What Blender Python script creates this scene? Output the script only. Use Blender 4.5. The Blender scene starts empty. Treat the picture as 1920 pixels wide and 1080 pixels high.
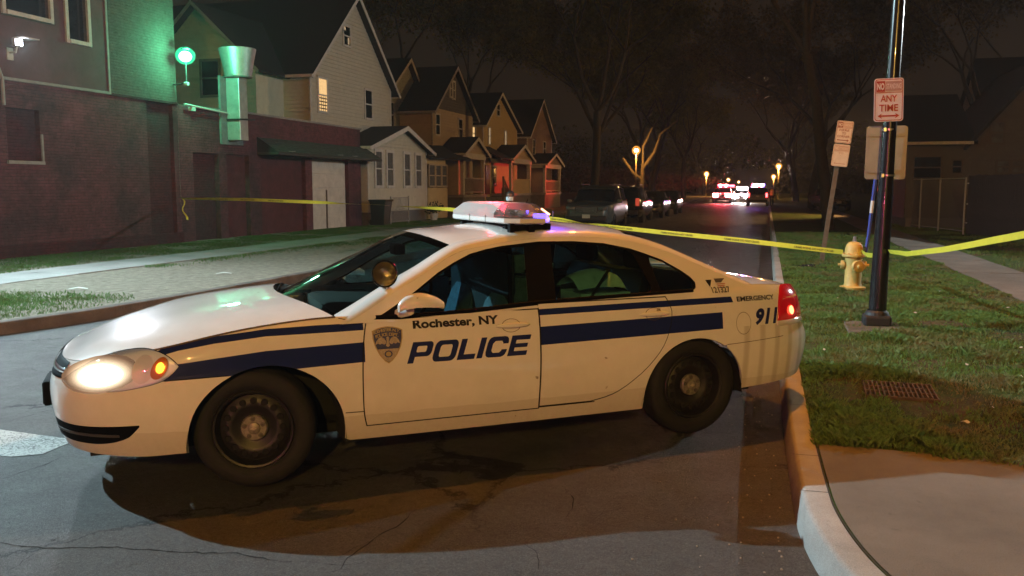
import bpy, bmesh, math, random
import numpy as np
from mathutils import Vector, Matrix
random.seed(7)
R = math.radians
scene = bpy.context.scene
col = scene.collection
# ---------------------------------------------------------------- camera
cam_d = bpy.data.cameras.new('camera'); cam = bpy.data.objects.new('camera', cam_d); col.objects.link(cam)
cam.location = (0, 0, 1.645); cam.rotation_euler = (R(90)-.114, 0, R(16.06))
cam_d.sensor_width = 36; cam_d.lens = 30.94; cam_d.clip_start = .05; cam_d.clip_end = 2000
scene.camera = cam
# ---------------------------------------------------------------- world: dark town sky at night
world = bpy.data.worlds.new('World'); scene.world = world; world.use_nodes = True
wn, wl = world.node_tree.nodes, world.node_tree.links
wn.clear()
sky = wn.new('ShaderNodeTexSky'); sky.sky_type = 'NISHITA'; sky.sun_disc = False
sky.sun_elevation = R(-4); sky.sun_rotation = R(200)
bg1 = wn.new('ShaderNodeBackground'); bg1.inputs[1].default_value = .06; wl.new(sky.outputs[0], bg1.inputs[0])
bg2 = wn.new('ShaderNodeBackground'); bg2.inputs[0].default_value = (.0125, .0078, .0045, 1); bg2.inputs[1].default_value = 1.0   # town glow on the cloud
ads = wn.new('ShaderNodeAddShader'); wo = wn.new('ShaderNodeOutputWorld')
wl.new(bg1.outputs[0], ads.inputs[0]); wl.new(bg2.outputs[0], ads.inputs[1]); wl.new(ads.outputs[0], wo.inputs[0])
# ---------------------------------------------------------------- exposure and render settings
vs = scene.view_settings
vs.view_transform = 'Standard'; vs.look = 'None'; vs.exposure = 0; vs.gamma = 1; vs.use_curve_mapping = False
scene.render.engine = 'CYCLES'
cy = scene.cycles
cy.use_denoising = True; cy.use_adaptive_sampling = True; cy.adaptive_threshold = .05; cy.adaptive_min_samples = 12; cy.max_bounces = 4; cy.diffuse_bounces = 1; cy.glossy_bounces = 2; cy.transmission_bounces = 2
cy.transparent_max_bounces = 8; cy.sample_clamp_indirect = 4; cy.caustics_reflective = False; cy.caustics_refractive = False
# ---------------------------------------------------------------- helpers
def tag(o, label=None, cat=None, group=None, kind=None):
    if label: o['label'] = label
    if cat: o['category'] = cat
    if group: o['group'] = group
    if kind: o['kind'] = kind
    return o
def link(o, parent=None):
    col.objects.link(o)
    if parent is not None: o.parent = parent
    return o
def empty(name, loc=(0, 0, 0), rz=0, parent=None):
    o = bpy.data.objects.new(name, None); o.empty_display_size = .2
    o.location = loc; o.rotation_euler = (0, 0, rz)
    return link(o, parent)
def thing(name, label, cat, loc=(0, 0, 0), rz=0, group=None):
    return tag(empty(name, loc, rz), label, cat, group)
def copy_tree(o, parent=None):
    c = o.copy(); col.objects.link(c); c.parent = parent
    for ch in list(o.children): copy_tree(ch, c)
    return c
class MB:
    """collects vertices and faces of one mesh"""
    def __init__(s): s.v = []; s.f = []; s.m = []
    def add(s, vs, fs, mi=0):
        b = len(s.v); s.v += [tuple(p) for p in vs]; s.f += [tuple(i+b for i in f) for f in fs]; s.m += [mi]*len(fs); return s
    def box(s, x0, x1, y0, y1, z0, z1, mi=0):
        return s.add([(x0, y0, z0), (x1, y0, z0), (x1, y1, z0), (x0, y1, z0), (x0, y0, z1), (x1, y0, z1), (x1, y1, z1), (x0, y1, z1)],
                     [(0, 3, 2, 1), (4, 5, 6, 7), (0, 1, 5, 4), (1, 2, 6, 5), (2, 3, 7, 6), (3, 0, 4, 7)], mi)
    def cbox(s, x0, x1, y0, y1, z0, z1, c=.01, mi=0):
        """box with chamfered edges"""
        bm = bmesh.new(); bmesh.ops.create_cube(bm, size=1)
        for v in bm.verts: v.co = Vector(((x0+x1)/2+v.co.x*(x1-x0), (y0+y1)/2+v.co.y*(y1-y0), (z0+z1)/2+v.co.z*(z1-z0)))
        bmesh.ops.bevel(bm, geom=bm.edges[:], offset=c, segments=2, profile=.5, affect='EDGES')
        return s.bm(bm, mi)
    def bm(s, bm, mi=0):
        bm.verts.index_update(); s.add([v.co[:] for v in bm.verts], [[v.index for v in f.verts] for f in bm.faces], mi); bm.free(); return s
    def quad(s, a, b, c, d, mi=0): return s.add([a, b, c, d], [(0, 1, 2, 3)], mi)
    def poly(s, pts, mi=0): return s.add(pts, [tuple(range(len(pts)))], mi)
    def grid(s, P, mi=0, closed=False, flip=False):
        n, m = len(P), len(P[0]); vs = [p for r in P for p in r]; fs = []
        for i in range(n-1):
            for j in range(m if closed else m-1):
                q = (i*m+j, i*m+(j+1) % m, (i+1)*m+(j+1) % m, (i+1)*m+j)
                fs.append(q[::-1] if flip else q)
        return s.add(vs, fs, mi)
    def tube(s, pts, r, n=8, caps=True, mi=0):
        pts = [Vector(p) for p in pts]; rs = r if isinstance(r, (list, tuple)) else [r]*len(pts)
        rings = []; up = None
        for i, p in enumerate(pts):
            t = (pts[min(i+1, len(pts)-1)]-pts[max(i-1, 0)]).normalized()
            if up is None: up = Vector((0, 0, 1)) if abs(t.z) < .9 else Vector((1, 0, 0))
            a = t.cross(up).normalized(); b = a.cross(t).normalized(); up = b
            rings.append([tuple(p+(a*math.cos(2*math.pi*k/n)+b*math.sin(2*math.pi*k/n))*rs[i]) for k in range(n)])
        b0 = len(s.v); s.grid(rings, mi, closed=True)
        if caps:
            s.f.append(tuple(b0+k for k in range(n-1, -1, -1))); s.m.append(mi)
            e = b0+(len(pts)-1)*n; s.f.append(tuple(e+k for k in range(n))); s.m.append(mi)
        return s
    def lathe(s, prof, n=24, c=(0, 0, 0), axis='z', mi=0):
        P = []
        for (r, h) in prof:
            ring = []
            for k in range(n):
                a = 2*math.pi*k/n; x, y = r*math.cos(a), r*math.sin(a)
                q = {'z': (x, y, h), 'y': (x, h, -y), 'x': (h, x, y)}[axis]
                ring.append((c[0]+q[0], c[1]+q[1], c[2]+q[2]))
            P.append(ring)
        return s.grid(P, mi, closed=True)
    def sphere(s, c, r, n=16, m=10, sc=(1, 1, 1), mi=0):
        P = []
        for i in range(m+1):
            t = math.pi*i/m
            P.append([(c[0]+r*sc[0]*math.sin(t)*math.cos(2*math.pi*k/n), c[1]+r*sc[1]*math.sin(t)*math.sin(2*math.pi*k/n), c[2]-r*sc[2]*math.cos(t)) for k in range(n)])
        return s.grid(P, mi, closed=True)
    def prism(s, pts, axis, a, b, mi=0):
        """2-D outline extruded along an axis from a to b"""
        def mk(p, t): return {'x': (t, p[0], p[1]), 'y': (p[0], t, p[1]), 'z': (p[0], p[1], t)}[axis]
        n = len(pts); vs = [mk(p, a) for p in pts]+[mk(p, b) for p in pts]
        fs = [tuple(range(n-1, -1, -1)), tuple(range(n, 2*n))]+[(i, (i+1) % n, n+(i+1) % n, n+i) for i in range(n)]
        return s.add(vs, fs, mi)
    def mirror_y(s):
        n = len(s.v); fs = list(s.f); ms = list(s.m)
        s.v += [(x, -y, z) for x, y, z in s.v]; s.f += [tuple(i+n for i in f[::-1]) for f in fs]; s.m += ms; return s
    def build(s, name, mat, parent=None, smooth=False, weld=0, loc=None, fixn=True):
        me = bpy.data.meshes.new(name); me.from_pydata(s.v, [], s.f)
        for mm in (mat if isinstance(mat, (list, tuple)) else [mat]): me.materials.append(mm)
        if any(s.m): me.polygons.foreach_set('material_index', s.m)
        bm = bmesh.new(); bm.from_mesh(me)
        if weld: bmesh.ops.remove_doubles(bm, verts=bm.verts[:], dist=weld)
        bmesh.ops.dissolve_degenerate(bm, edges=bm.edges[:], dist=1e-6)
        if fixn: bmesh.ops.recalc_face_normals(bm, faces=bm.faces[:])
        bm.to_mesh(me); bm.free()
        if smooth:
            me.polygons.foreach_set('use_smooth', [True]*len(me.polygons))
            if smooth is not True: me.set_sharp_from_angle(angle=R(smooth))
        o = bpy.data.objects.new(name, me)
        if loc: o.location = loc
        return link(o, parent)
def set_sharp(me, ang):
    me.polygons.foreach_set('use_smooth', [True]*len(me.polygons)); me.set_sharp_from_angle(angle=R(ang))
# ---------------------------------------------------------------- materials
def nodes(name):
    m = bpy.data.materials.new(name); m.use_nodes = True; nt = m.node_tree
    return m, nt, nt.nodes, nt.links, nt.nodes['Principled BSDF']
def rgb(c): return (c[0], c[1], c[2], 1)
def mat(name, c, rough=.5, metal=0, spec=.5, coat=0, emit=None, es=0, var=0, scale=6, bump=0, bscale=60, alpha=1):
    """plain principled paint with an optional noise in the colour and fine relief"""
    m, nt, N, L, b = nodes(name)
    b.inputs['Base Color'].default_value = rgb(c); b.inputs['Roughness'].default_value = rough; b.inputs['Metallic'].default_value = metal
    b.inputs['Specular IOR Level'].default_value = spec; b.inputs['Coat Weight'].default_value = coat
    if emit: b.inputs['Emission Color'].default_value = rgb(emit); b.inputs['Emission Strength'].default_value = es
    tc = None
    if var or bump:
        tc = N.new('ShaderNodeTexCoord')
    if var:
        n = N.new('ShaderNodeTexNoise'); n.inputs['Scale'].default_value = scale; n.inputs['Detail'].default_value = 6; n.inputs['Roughness'].default_value = .65
        L.new(tc.outputs['Object'], n.inputs['Vector'])
        r = N.new('ShaderNodeValToRGB'); r.color_ramp.elements[0].position = .3; r.color_ramp.elements[1].position = .72
        r.color_ramp.elements[0].color = rgb([x*(1-var) for x in c]); r.color_ramp.elements[1].color = rgb([min(1, x*(1+var)) for x in c])
        L.new(n.outputs['Fac'], r.inputs['Fac']); L.new(r.outputs['Color'], b.inputs['Base Color'])
    if bump:
        n2 = N.new('ShaderNodeTexNoise'); n2.inputs['Scale'].default_value = bscale; n2.inputs['Detail'].default_value = 4
        L.new(tc.outputs['Object'], n2.inputs['Vector'])
        bu = N.new('ShaderNodeBump'); bu.inputs['Strength'].default_value = bump; bu.inputs['Distance'].default_value = .02
        L.new(n2.outputs['Fac'], bu.inputs['Height']); L.new(bu.outputs['Normal'], b.inputs['Normal'])
    return m
def glow(name, c, s):
    m, nt, N, L, b = nodes(name); N.remove(b)
    e = N.new('ShaderNodeEmission'); e.inputs[0].default_value = rgb(c); e.inputs[1].default_value = s
    L.new(e.outputs[0], N['Material Output'].inputs[0]); m.cycles.emission_sampling = 'NONE'; return m   # the lamps carry real lights
def thin_glass(name, tint, refl_rough=.02, ior=1.5):
    """thin pane: see-through tint plus a fresnel mirror"""
    m, nt, N, L, b = nodes(name); N.remove(b)
    t = N.new('ShaderNodeBsdfTransparent'); t.inputs[0].default_value = rgb(tint)
    g = N.new('ShaderNodeBsdfGlossy'); g.inputs['Roughness'].default_value = refl_rough; g.inputs[0].default_value = (1, 1, 1, 1)
    f = N.new('ShaderNodeFresnel'); f.inputs[0].default_value = ior
    mx = N.new('ShaderNodeMixShader'); L.new(f.outputs[0], mx.inputs[0]); L.new(t.outputs[0], mx.inputs[1]); L.new(g.outputs[0], mx.inputs[2])
    L.new(mx.outputs[0], N['Material Output'].inputs[0]); return m
def mixrgb(N, L, a, b, fac, mode='MIX'):
    n = N.new('ShaderNodeMix'); n.data_type = 'RGBA'; n.blend_type = mode
    for k, s in ((6, a), (7, b), (0, fac)):
        if hasattr(s, 'default_value') or hasattr(s, 'links'): L.new(s, n.inputs[k])
        elif isinstance(s, (int, float)): n.inputs[k].default_value = s
        else: n.inputs[k].default_value = rgb(s)
    return n.outputs[2]
def mathn(N, L, op, a, b=None, clamp=False):
    n = N.new('ShaderNodeMath'); n.operation = op; n.use_clamp = clamp
    for k, s in ((0, a), (1, b)):
        if s is None: continue
        if isinstance(s, (int, float)): n.inputs[k].default_value = s
        else: L.new(s, n.inputs[k])
    return n.outputs[0]
def noise(N, L, vec, scale, detail=5, rough=.6, dist=0):
    n = N.new('ShaderNodeTexNoise'); n.inputs['Scale'].default_value = scale; n.inputs['Detail'].default_value = detail
    n.inputs['Roughness'].default_value = rough; n.inputs['Distortion'].default_value = dist; L.new(vec, n.inputs['Vector']); return n.outputs['Fac']
def ramp(N, L, fac, stops):
    r = N.new('ShaderNodeValToRGB'); els = r.color_ramp.elements
    while len(els) < len(stops): els.new(.5)
    for e, (p, c) in zip(els, stops): e.position = p; e.color = rgb(c) if not isinstance(c, (int, float)) else (c, c, c, 1)
    L.new(fac, r.inputs['Fac']); return r.outputs['Color']
def text_bm(s, size, bold=0., shear=0., sx=1., align='LEFT', spacing=1.):
    """built-in font turned into a flat triangulated bmesh in the XY plane"""
    cu = bpy.data.curves.new('text', 'FONT'); cu.body = s; cu.size = size; cu.offset = bold; cu.shear = shear; cu.align_x = align; cu.space_character = spacing
    cu.resolution_u = 3; cu.fill_mode = 'FRONT'
    o = bpy.data.objects.new('text', cu); me = bpy.data.meshes.new_from_object(o)
    bm = bmesh.new(); bm.from_mesh(me); bpy.data.objects.remove(o); bpy.data.curves.remove(cu); bpy.data.meshes.remove(me)
    for v in bm.verts: v.co.x *= sx; v.co.z = 0
    bmesh.ops.triangulate(bm, faces=bm.faces[:])
    return bm
def poly_bm(loops):
    """flat filled shape from outline loops (holes by winding-free even-odd fill)"""
    bm = bmesh.new(); es = []
    for lp in loops:
        vs = [bm.verts.new((p[0], p[1], 0)) for p in lp]
        for i in range(len(vs)): es.append(bm.edges.new((vs[i], vs[(i+1) % len(vs)])))
    bmesh.ops.triangle_fill(bm, edges=es, use_beauty=True)
    return bm
def slice_bm(bm, step, axis=1):
    lo = min(v.co[axis] for v in bm.verts); hi = max(v.co[axis] for v in bm.verts); n = [0, 0, 0]; n[axis] = 1
    t = math.ceil(lo/step)*step
    while t < hi:
        if t > lo:
            c = [0, 0, 0]; c[axis] = t
            bmesh.ops.bisect_plane(bm, geom=bm.verts[:]+bm.edges[:]+bm.faces[:], plane_co=c, plane_no=n, dist=1e-5)
        t += step
    return bm
def bm_bounds(bm):
    xs = [v.co.x for v in bm.verts]; ys = [v.co.y for v in bm.verts]; return min(xs), max(xs), min(ys), max(ys)
def bm_fit(bm, x0, x1, y0, y1, shear=0):
    a, b, c, d = bm_bounds(bm)
    for v in bm.verts:
        ty = (v.co.y-c)/(d-c); v.co.x = x0+(v.co.x-a)/(b-a)*(x1-x0)+shear*ty; v.co.y = y0+ty*(y1-y0)
    return bm
# ---------------------------------------------------------------- ground, road, kerbs, lawns
KZ = .14
def asphalt():
    m, nt, N, L, b = nodes('worn_asphalt'); tc = N.new('ShaderNodeTexCoord'); o = tc.outputs['Object']
    big = noise(N, L, o, .35, 4, .6); mid = noise(N, L, o, 4, 6, .7); fine = noise(N, L, o, 240, 3, .6); fine2 = noise(N, L, o, 90, 4, .7)
    base = ramp(N, L, big, [(.3, (.052, .051, .050)), (.7, (.090, .087, .082))])
    base = mixrgb(N, L, base, (.105, .10, .094), ramp(N, L, mid, [(.56, 0.), (.75, .55)]))
    agg = ramp(N, L, mathn(N, L, 'ADD', mathn(N, L, 'MULTIPLY', fine, .5), mathn(N, L, 'MULTIPLY', fine2, .5)), [(.40, .35), (.52, 1.), (.62, 2.3)])
    base = mixrgb(N, L, base, agg, .75, 'MULTIPLY'); base = mixrgb(N, L, base, ramp(N, L, noise(N, L, o, 28, 5, .8), [(.35, .62), (.65, 1.4)]), .8, 'MULTIPLY')
    # cracks: thin borders of a warped cell pattern, kept only where a mask allows
    mp = N.new('ShaderNodeMapping'); mp.inputs['Scale'].default_value = (.33, .30, 1); L.new(o, mp.inputs[0])
    wp = N.new('ShaderNodeTexNoise'); wp.inputs['Scale'].default_value = 2.2; wp.inputs['Detail'].default_value = 8; wp.inputs['Roughness'].default_value = .7; L.new(o, wp.inputs['Vector'])
    va = N.new('ShaderNodeVectorMath'); va.operation = 'MULTIPLY_ADD'; va.inputs[1].default_value = (.28, .28, 0); L.new(wp.outputs['Color'], va.inputs[0]); L.new(mp.outputs[0], va.inputs[2])
    vo = N.new('ShaderNodeTexVoronoi'); vo.feature = 'DISTANCE_TO_EDGE'; vo.inputs['Scale'].default_value = 1.0; L.new(va.outputs[0], vo.inputs['Vector'])
    wid = mathn(N, L, 'MULTIPLY', noise(N, L, o, 3.0, 4), .012)
    cr = mathn(N, L, 'LESS_THAN', vo.outputs['Distance'], wid)
    keep = ramp(N, L, noise(N, L, o, .55, 3), [(.44, 0.), (.50, 1.)])
    crack = mathn(N, L, 'MULTIPLY', cr, keep)
    base = mixrgb(N, L, base, (.006, .006, .006), crack)
    L.new(base, b.inputs['Base Color'])
    L.new(ramp(N, L, mid, [(.3, .48), (.7, .70)]), b.inputs['Roughness']); b.inputs['Specular IOR Level'].default_value = .35
    h = mathn(N, L, 'SUBTRACT', mathn(N, L, 'ADD', fine, mathn(N, L, 'MULTIPLY', fine2, 1.2)), mathn(N, L, 'MULTIPLY', crack, 4))
    bu = N.new('ShaderNodeBump'); bu.inputs['Strength'].default_value = 1.0; bu.inputs['Distance'].default_value = .010; L.new(h, bu.inputs['Height']); L.new(bu.outputs[0], b.inputs['Normal'])
    return m
def concrete(name, c1, c2, c3, scale=1.2, joints=None):
    m, nt, N, L, b = nodes(name); tc = N.new('ShaderNodeTexCoord'); o = tc.outputs['Object']
    a = noise(N, L, o, scale, 6, .65); f = noise(N, L, o, 160, 3); s = noise(N, L, o, 14, 5, .7)
    c = ramp(N, L, a, [(.3, c1), (.55, c2), (.75, c3)])
    c = mixrgb(N, L, c, (.03, .028, .022), ramp(N, L, s, [(.62, 0.), (.80, .5)]))
    c = mixrgb(N, L, c, ramp(N, L, f, [(.35, .7), (.65, 1.2)]), .6, 'MULTIPLY')
    L.new(c, b.inputs['Base Color']); b.inputs['Roughness'].default_value = .88; b.inputs['Specular IOR Level'].default_value = .3
    bu = N.new('ShaderNodeBump'); bu.inputs['Strength'].default_value = .5; bu.inputs['Distance'].default_value = .006
    L.new(mathn(N, L, 'ADD', f, s), bu.inputs['Height']); L.new(bu.outputs[0], b.inputs['Normal'])
    return m
def lawn_mat(name, green, soil, lo, hi, sc=.6):
    m, nt, N, L, b = nodes(name); tc = N.new('ShaderNodeTexCoord'); o = tc.outputs['Object']
    a = noise(N, L, o, sc, 6, .65); f = noise(N, L, o, 55, 5, .75); g = noise(N, L, o, 9, 5, .7)
    gr = ramp(N, L, f, [(.3, [x*.45 for x in green]), (.6, green), (.8, [x*1.5 for x in green])])
    so = ramp(N, L, g, [(.3, [x*.6 for x in soil]), (.7, [x*1.25 for x in soil])])
    so = mixrgb(N, L, so, ramp(N, L, f, [(.3, .5), (.7, 1.3)]), .7, 'MULTIPLY')
    fac = ramp(N, L, mathn(N, L, 'ADD', a, mathn(N, L, 'MULTIPLY', mathn(N, L, 'SUBTRACT', g, .5), .35)), [(lo, 0.), (hi, 1.)])
    L.new(mixrgb(N, L, so, gr, fac), b.inputs['Base Color']); b.inputs['Roughness'].default_value = .95; b.inputs['Specular IOR Level'].default_value = .1
    bu = N.new('ShaderNodeBump'); bu.inputs['Strength'].default_value = .9; bu.inputs['Distance'].default_value = .04
    L.new(mathn(N, L, 'ADD', f, g), bu.inputs['Height']); L.new(bu.outputs[0], b.inputs['Normal'])
    return m
M_ASPH = asphalt()
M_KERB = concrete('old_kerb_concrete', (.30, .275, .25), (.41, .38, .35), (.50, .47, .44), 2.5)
M_WALK = concrete('sidewalk_concrete', (.13, .112, .092), (.19, .165, .138), (.25, .22, .19), .9)
M_WALKL = concrete('pale_sidewalk_concrete', (.19, .185, .17), (.26, .25, .23), (.32, .31, .28), .9)
M_LAWNR = lawn_mat('lawn_green', (.085, .125, .030), (.14, .10, .055), .34, .50)
M_LAWNL = lawn_mat('worn_verge_dirt', (.050, .09, .025), (.27, .235, .18), .66, .74, .45)
gd = MB(); gd.quad((-700, -300, -.05), (700, -300, -.05), (700, 1200, -.05), (-700, 1200, -.05)); tag(gd.build('ground', mat('dark_earth', (.03, .03, .022), .95)), kind='structure')
# kerb paths (front edge of the kerb top)
PR = [(.19, 320), (.19, 60), (.19, 20), (.19, 9), (.195, 6.3), (.205, 5.3), (.22, 4.6), (.24, 4.2), (.31, 3.77), (.42, 3.42), (.62, 3.05), (.95, 2.72), (1.5, 2.42), (2.3, 2.22), (3.5, 2.12), (8, 2.1), (60, 2.1)]
PL = [(-7.80, 320), (-7.80, 60), (-7.78, 20), (-7.78, 14), (-7.80, 11.4), (-7.86, 10.2), (-7.95, 9.0), (-8.10, 8.2), (-8.35, 7.3), (-8.8, 6.3), (-9.6, 5.3), (-10.8, 4.6), (-12.5, 4.2), (-16, 4.1), (-60, 4.1)]
def refine(P, n=4):
    out = []
    for i in range(len(P)-1):
        a, b, c, d = (Vector(P[max(0, i-1)]), Vector(P[i]), Vector(P[i+1]), Vector(P[min(len(P)-1, i+2)]))
        if (c-b).length > 12: out.append(tuple(b)); continue
        for k in range(n):
            t = k/n; ta = (c-a)*.5 if (b-a).length < 12 else (c-b); tb = (d-b)*.5 if (d-c).length < 12 else (c-b)
            t2, t3 = t*t, t*t*t; out.append(tuple((2*t3-3*t2+1)*b+(t3-2*t2+t)*ta+(-2*t3+3*t2)*c+(t3-t2)*tb))
    out.append(P[-1]); return out
PR, PL = refine(PR), refine(PL)
def offset_path(P, d):
    out = []
    for i, p in enumerate(P):
        a, b = Vector(P[max(0, i-1)]), Vector(P[min(len(P)-1, i+1)]); t = (b-a).normalized(); out.append((p[0]-t.y*d, p[1]+t.x*d))
    return out
def kerb(name, P, side, w, label=None):
    """stepped kerb: slightly battered face, rounded nose, flat top"""
    mb = MB(); f0 = offset_path(P, -side*.035); nose = offset_path(P, side*.015); back = offset_path(P, side*w); rows = []
    for p, q, n_, b_ in zip(f0, P, nose, back):
        rows.append([(p[0], p[1], -.03), (p[0], p[1], .004), (q[0]-(q[0]-p[0])*.25, q[1]-(q[1]-p[1])*.25, KZ-.018), (q[0], q[1], KZ-.004), (n_[0], n_[1], KZ+.004), (b_[0], b_[1], KZ+.004), (b_[0], b_[1], -.03)])
    mb.grid(rows); return tag(mb.build(name, M_KERB, smooth=50), kind='structure')
kr = kerb('kerb_right', PR, 1, .115); kl = kerb('kerb_left', PL, -1, .15); kl.data.materials[0] = concrete('shaded_left_kerb', (.07, .055, .045), (.11, .09, .075), (.16, .135, .11), 2.5)  # left kerb colour darkened to hold the shade on its street face
# kerb joints
for P, w, par in ((PR, .115, kr), (PL, .15, kl)):
    pts = [p for p in P if p[1] < 30]
    ys = (4.45, 5.1, 6.4, 8.6, 11.2, 14, 17) if par is kr else (6.6, 8.9, 11.3, 13.8, 16.5)
    for y in ys:
        i = min(range(len(P)), key=lambda k: abs(P[k][1]-y)); a = Vector(P[i]); t = (Vector(P[min(i+1, len(P)-1)])-Vector(P[i-1])).normalized(); n_ = Vector((-t.y, t.x))*(1 if par is kr else -1)
        q = a+n_*w; mb = MB(); mb.quad((a.x-n_.x*.02, a.y-n_.y*.02, KZ+.0052), (q.x, q.y, KZ+.0052), (q.x+t.x*.006, q.y+t.y*.006, KZ+.0052), (a.x-n_.x*.02+t.x*.006, a.y-n_.y*.02+t.y*.006, KZ+.0052)); mb.build('kerb_joint', mat('joint_dirt', (.03, .025, .02), .95) if 'joint_dirt' not in bpy.data.materials else bpy.data.materials['joint_dirt'], par)
CRACKS = [([(-3.38, 3.12), (-3.17, 3.13), (-3.06, 3.14), (-2.82, 3.23), (-2.51, 3.25), (-2.29, 3.32), (-1.93, 3.31)], 0.005), ([(-3.15, 3.11), (-3.09, 2.95), (-3.1, 2.85)], 0.003), ([(-1.93, 3.31), (-1.74, 3.34), (-1.63, 3.43)], 0.003), ([(-1.68, 4.06), (-1.69, 3.8), (-1.72, 3.62), (-1.73, 3.46), (-1.72, 3.3), (-1.76, 3.23)], 0.004), ([(-1.72, 3.62), (-1.78, 3.52), (-1.79, 3.37)], 0.003), ([(-1.01, 4.59), (-0.92, 4.36), (-0.91, 4.13)], 0.003), ([(-1.03, 3.79), (-0.94, 3.69), (-0.87, 3.51)], 0.003), ([(-4.12, 3.83), (-4.09, 4.04), (-4.12, 4.35)], 0.004), ([(-5.09, 4.86), (-5.07, 5.18), (-4.94, 5.3)], 0.003), ([(-6.51, 6.13), (-6.42, 6.4), (-6.1, 6.25)], 0.003), ([(-0.8, 4.12), (-0.75, 4.29), (-0.63, 4.4)], 0.002), ([(-6.22, 7.92), (-6.43, 7.37), (-7.28, 7.28)], 0.004)]
# road: one sheet between and around the kerbs
rd = MB(); rd.quad((-60, -40, 0), (60, -40, 0), (60, 4.6, 0), (-60, 4.6, 0)); 
rd2 = [(-60, -40), (60, -40), (60, 2.05)]+[(p[0]+.05, p[1]) for p in PR[::-1]]+[(p[0]-.05, p[1]) for p in PL]
b_ = poly_bm([rd2]); mb = MB(); mb.bm(b_); tag(mb.build('road', M_ASPH), kind='structure')
# cracks in the asphalt, thin ragged strips
ROAD = bpy.data.objects['road']; M_CRK = mat('crack_black', (.005, .005, .005), .95)
def crack(pts, w, seed):
    rn = random.Random(seed); P = [Vector(p) for p in pts]; out = []; wob = 0
    for a, b_ in zip(P, P[1:]):
        n = max(2, int((b_-a).length/.035)); t = (b_-a).normalized(); nn = Vector((-t.y, t.x))
        for i in range(n): wob = wob*.8+rn.gauss(0, .006); out.append(a.lerp(b_, i/n)+nn*(wob+rn.gauss(0, .003)))
    mb = MB(); rows = []
    for i, p in enumerate(out):
        t = (out[min(i+1, len(out)-1)]-out[max(i-1, 0)]).normalized(); nn = Vector((-t.y, t.x)); ww = w*(.35+rn.random())*(1 if 3 < i < len(out)-4 else .4); rows.append([(p.x+nn.x*ww, p.y+nn.y*ww, .0015), (p.x-nn.x*ww, p.y-nn.y*ww, .0015)])
    mb.grid(rows); mb.build('crack', M_CRK, ROAD)
for i, (pts, w) in enumerate(CRACKS): crack(pts, w, i)
# lawns behind the kerbs
def sheet(name, pts, m, z, kind='structure'):
    mb = MB(); mb.bm(poly_bm([pts])); mb.v = [(x, y, z) for x, y, _ in mb.v]; o = mb.build(name, m)
    for p in o.data.polygons:
        pass
    return tag(o, kind=kind)
bR = offset_path(PR, .11); bL = offset_path(PL, -.145)
sheet('lawn', [(p[0], p[1]) for p in bR]+[(60, 320)], M_LAWNR, KZ)
sheet('verge', [(p[0], p[1]) for p in bL]+[(-60, 320)], M_LAWNL, KZ)
def slabs(name, x0, x1, ys, m, z, gap=.012, jit=.0):
    """row of sidewalk flags, each its own slab with bevelled edge over a dark bed"""
    bed = MB(); bed.quad((x0, ys[0], z-.006), (x1, ys[0], z-.006), (x1, ys[-1], z-.006), (x0, ys[-1], z-.006)); b0 = tag(bed.build(name, bpy.data.materials['joint_dirt']), kind='structure')
    for i in range(len(ys)-1):
        s = MB(); s.cbox(x0+random.uniform(0, jit), x1-random.uniform(0, jit), ys[i]+gap/2, ys[i+1]-gap/2, z-.05, z+.010+random.uniform(-.003, .004), .006); s.build('slab', m, b0)
    return b0
slabs('sidewalk_left', -12.75, -11.4, [5+1.5*i for i in range(60)], M_WALKL, KZ+.004, jit=.04)
slabs('sidewalk_right', 3.3, 4.4, [5.45+1.45*i for i in range(50)], M_WALK, KZ+.004, jit=.03)
# corner sidewalk in the foreground, its edge following the kerb curve
edge = [p for p in offset_path(PR, .118) if p[1] < 5.33 and p[0] < 40]
cs = [(.32, 5.33)]+[(p[0]+.012, p[1]) for p in edge]+[(40, 5.15)]+[(x, 5.33-.045*(x-.3) if x < 3.5 else 5.17+.02*math.sin(x*3)) for x in (20, 10, 6, 3.4, 2.8, 2.2, 1.8, 1.38, 1.0, .8, .55)]
cwalk = sheet('corner_sidewalk', cs, M_WALK, KZ+.010)
jd = bpy.data.materials['joint_dirt']
mb = MB(); rows = []
for p, q in zip(offset_path(PR, .1145), offset_path(PR, .1205)):
    if p[1] < 5.9 and p[0] < 8: rows.append([(p[0], p[1], KZ+.0125), (q[0], q[1], KZ+.0125)])
mb.grid(rows); mb.build('expansion_joint', mat('old_joint_filler', (.045, .034, .024), .95), cwalk)
# painted stop line and crosswalk bar (worn)
def worn_paint():
    m, nt, N, L, b = nodes('worn_white_road_paint'); tc = N.new('ShaderNodeTexCoord'); o = tc.outputs['Object']
    n = noise(N, L, o, 60, 6, .75); n3 = noise(N, L, o, 3, 4)
    L.new(mixrgb(N, L, (.42, .42, .40), (.08, .08, .078), ramp(N, L, mathn(N, L, 'ADD', n, mathn(N, L, 'MULTIPLY', n3, .25)), [(.60, 0.), (.74, 1.)])), b.inputs['Base Color']); b.inputs['Roughness'].default_value = .8
    return m
M_RPAINT = worn_paint()
mb = MB(); mb.poly([(-5.1, 4.67, .004), (-4.95, 4.19, .004), (-4.4, 4.19, .004), (-4.26, 4.29, .004), (-4.29, 4.60, .004)]); tag(mb.build('stop_line', M_RPAINT), kind='structure')
mb = MB(); mb.poly([(-7.5, 4.72, .004), (-7.5, 4.22, .004), (-5.2, 4.19, .004), (-5.32, 4.67, .004)]); tag(mb.build('stop_line', M_RPAINT), kind='structure')
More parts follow.
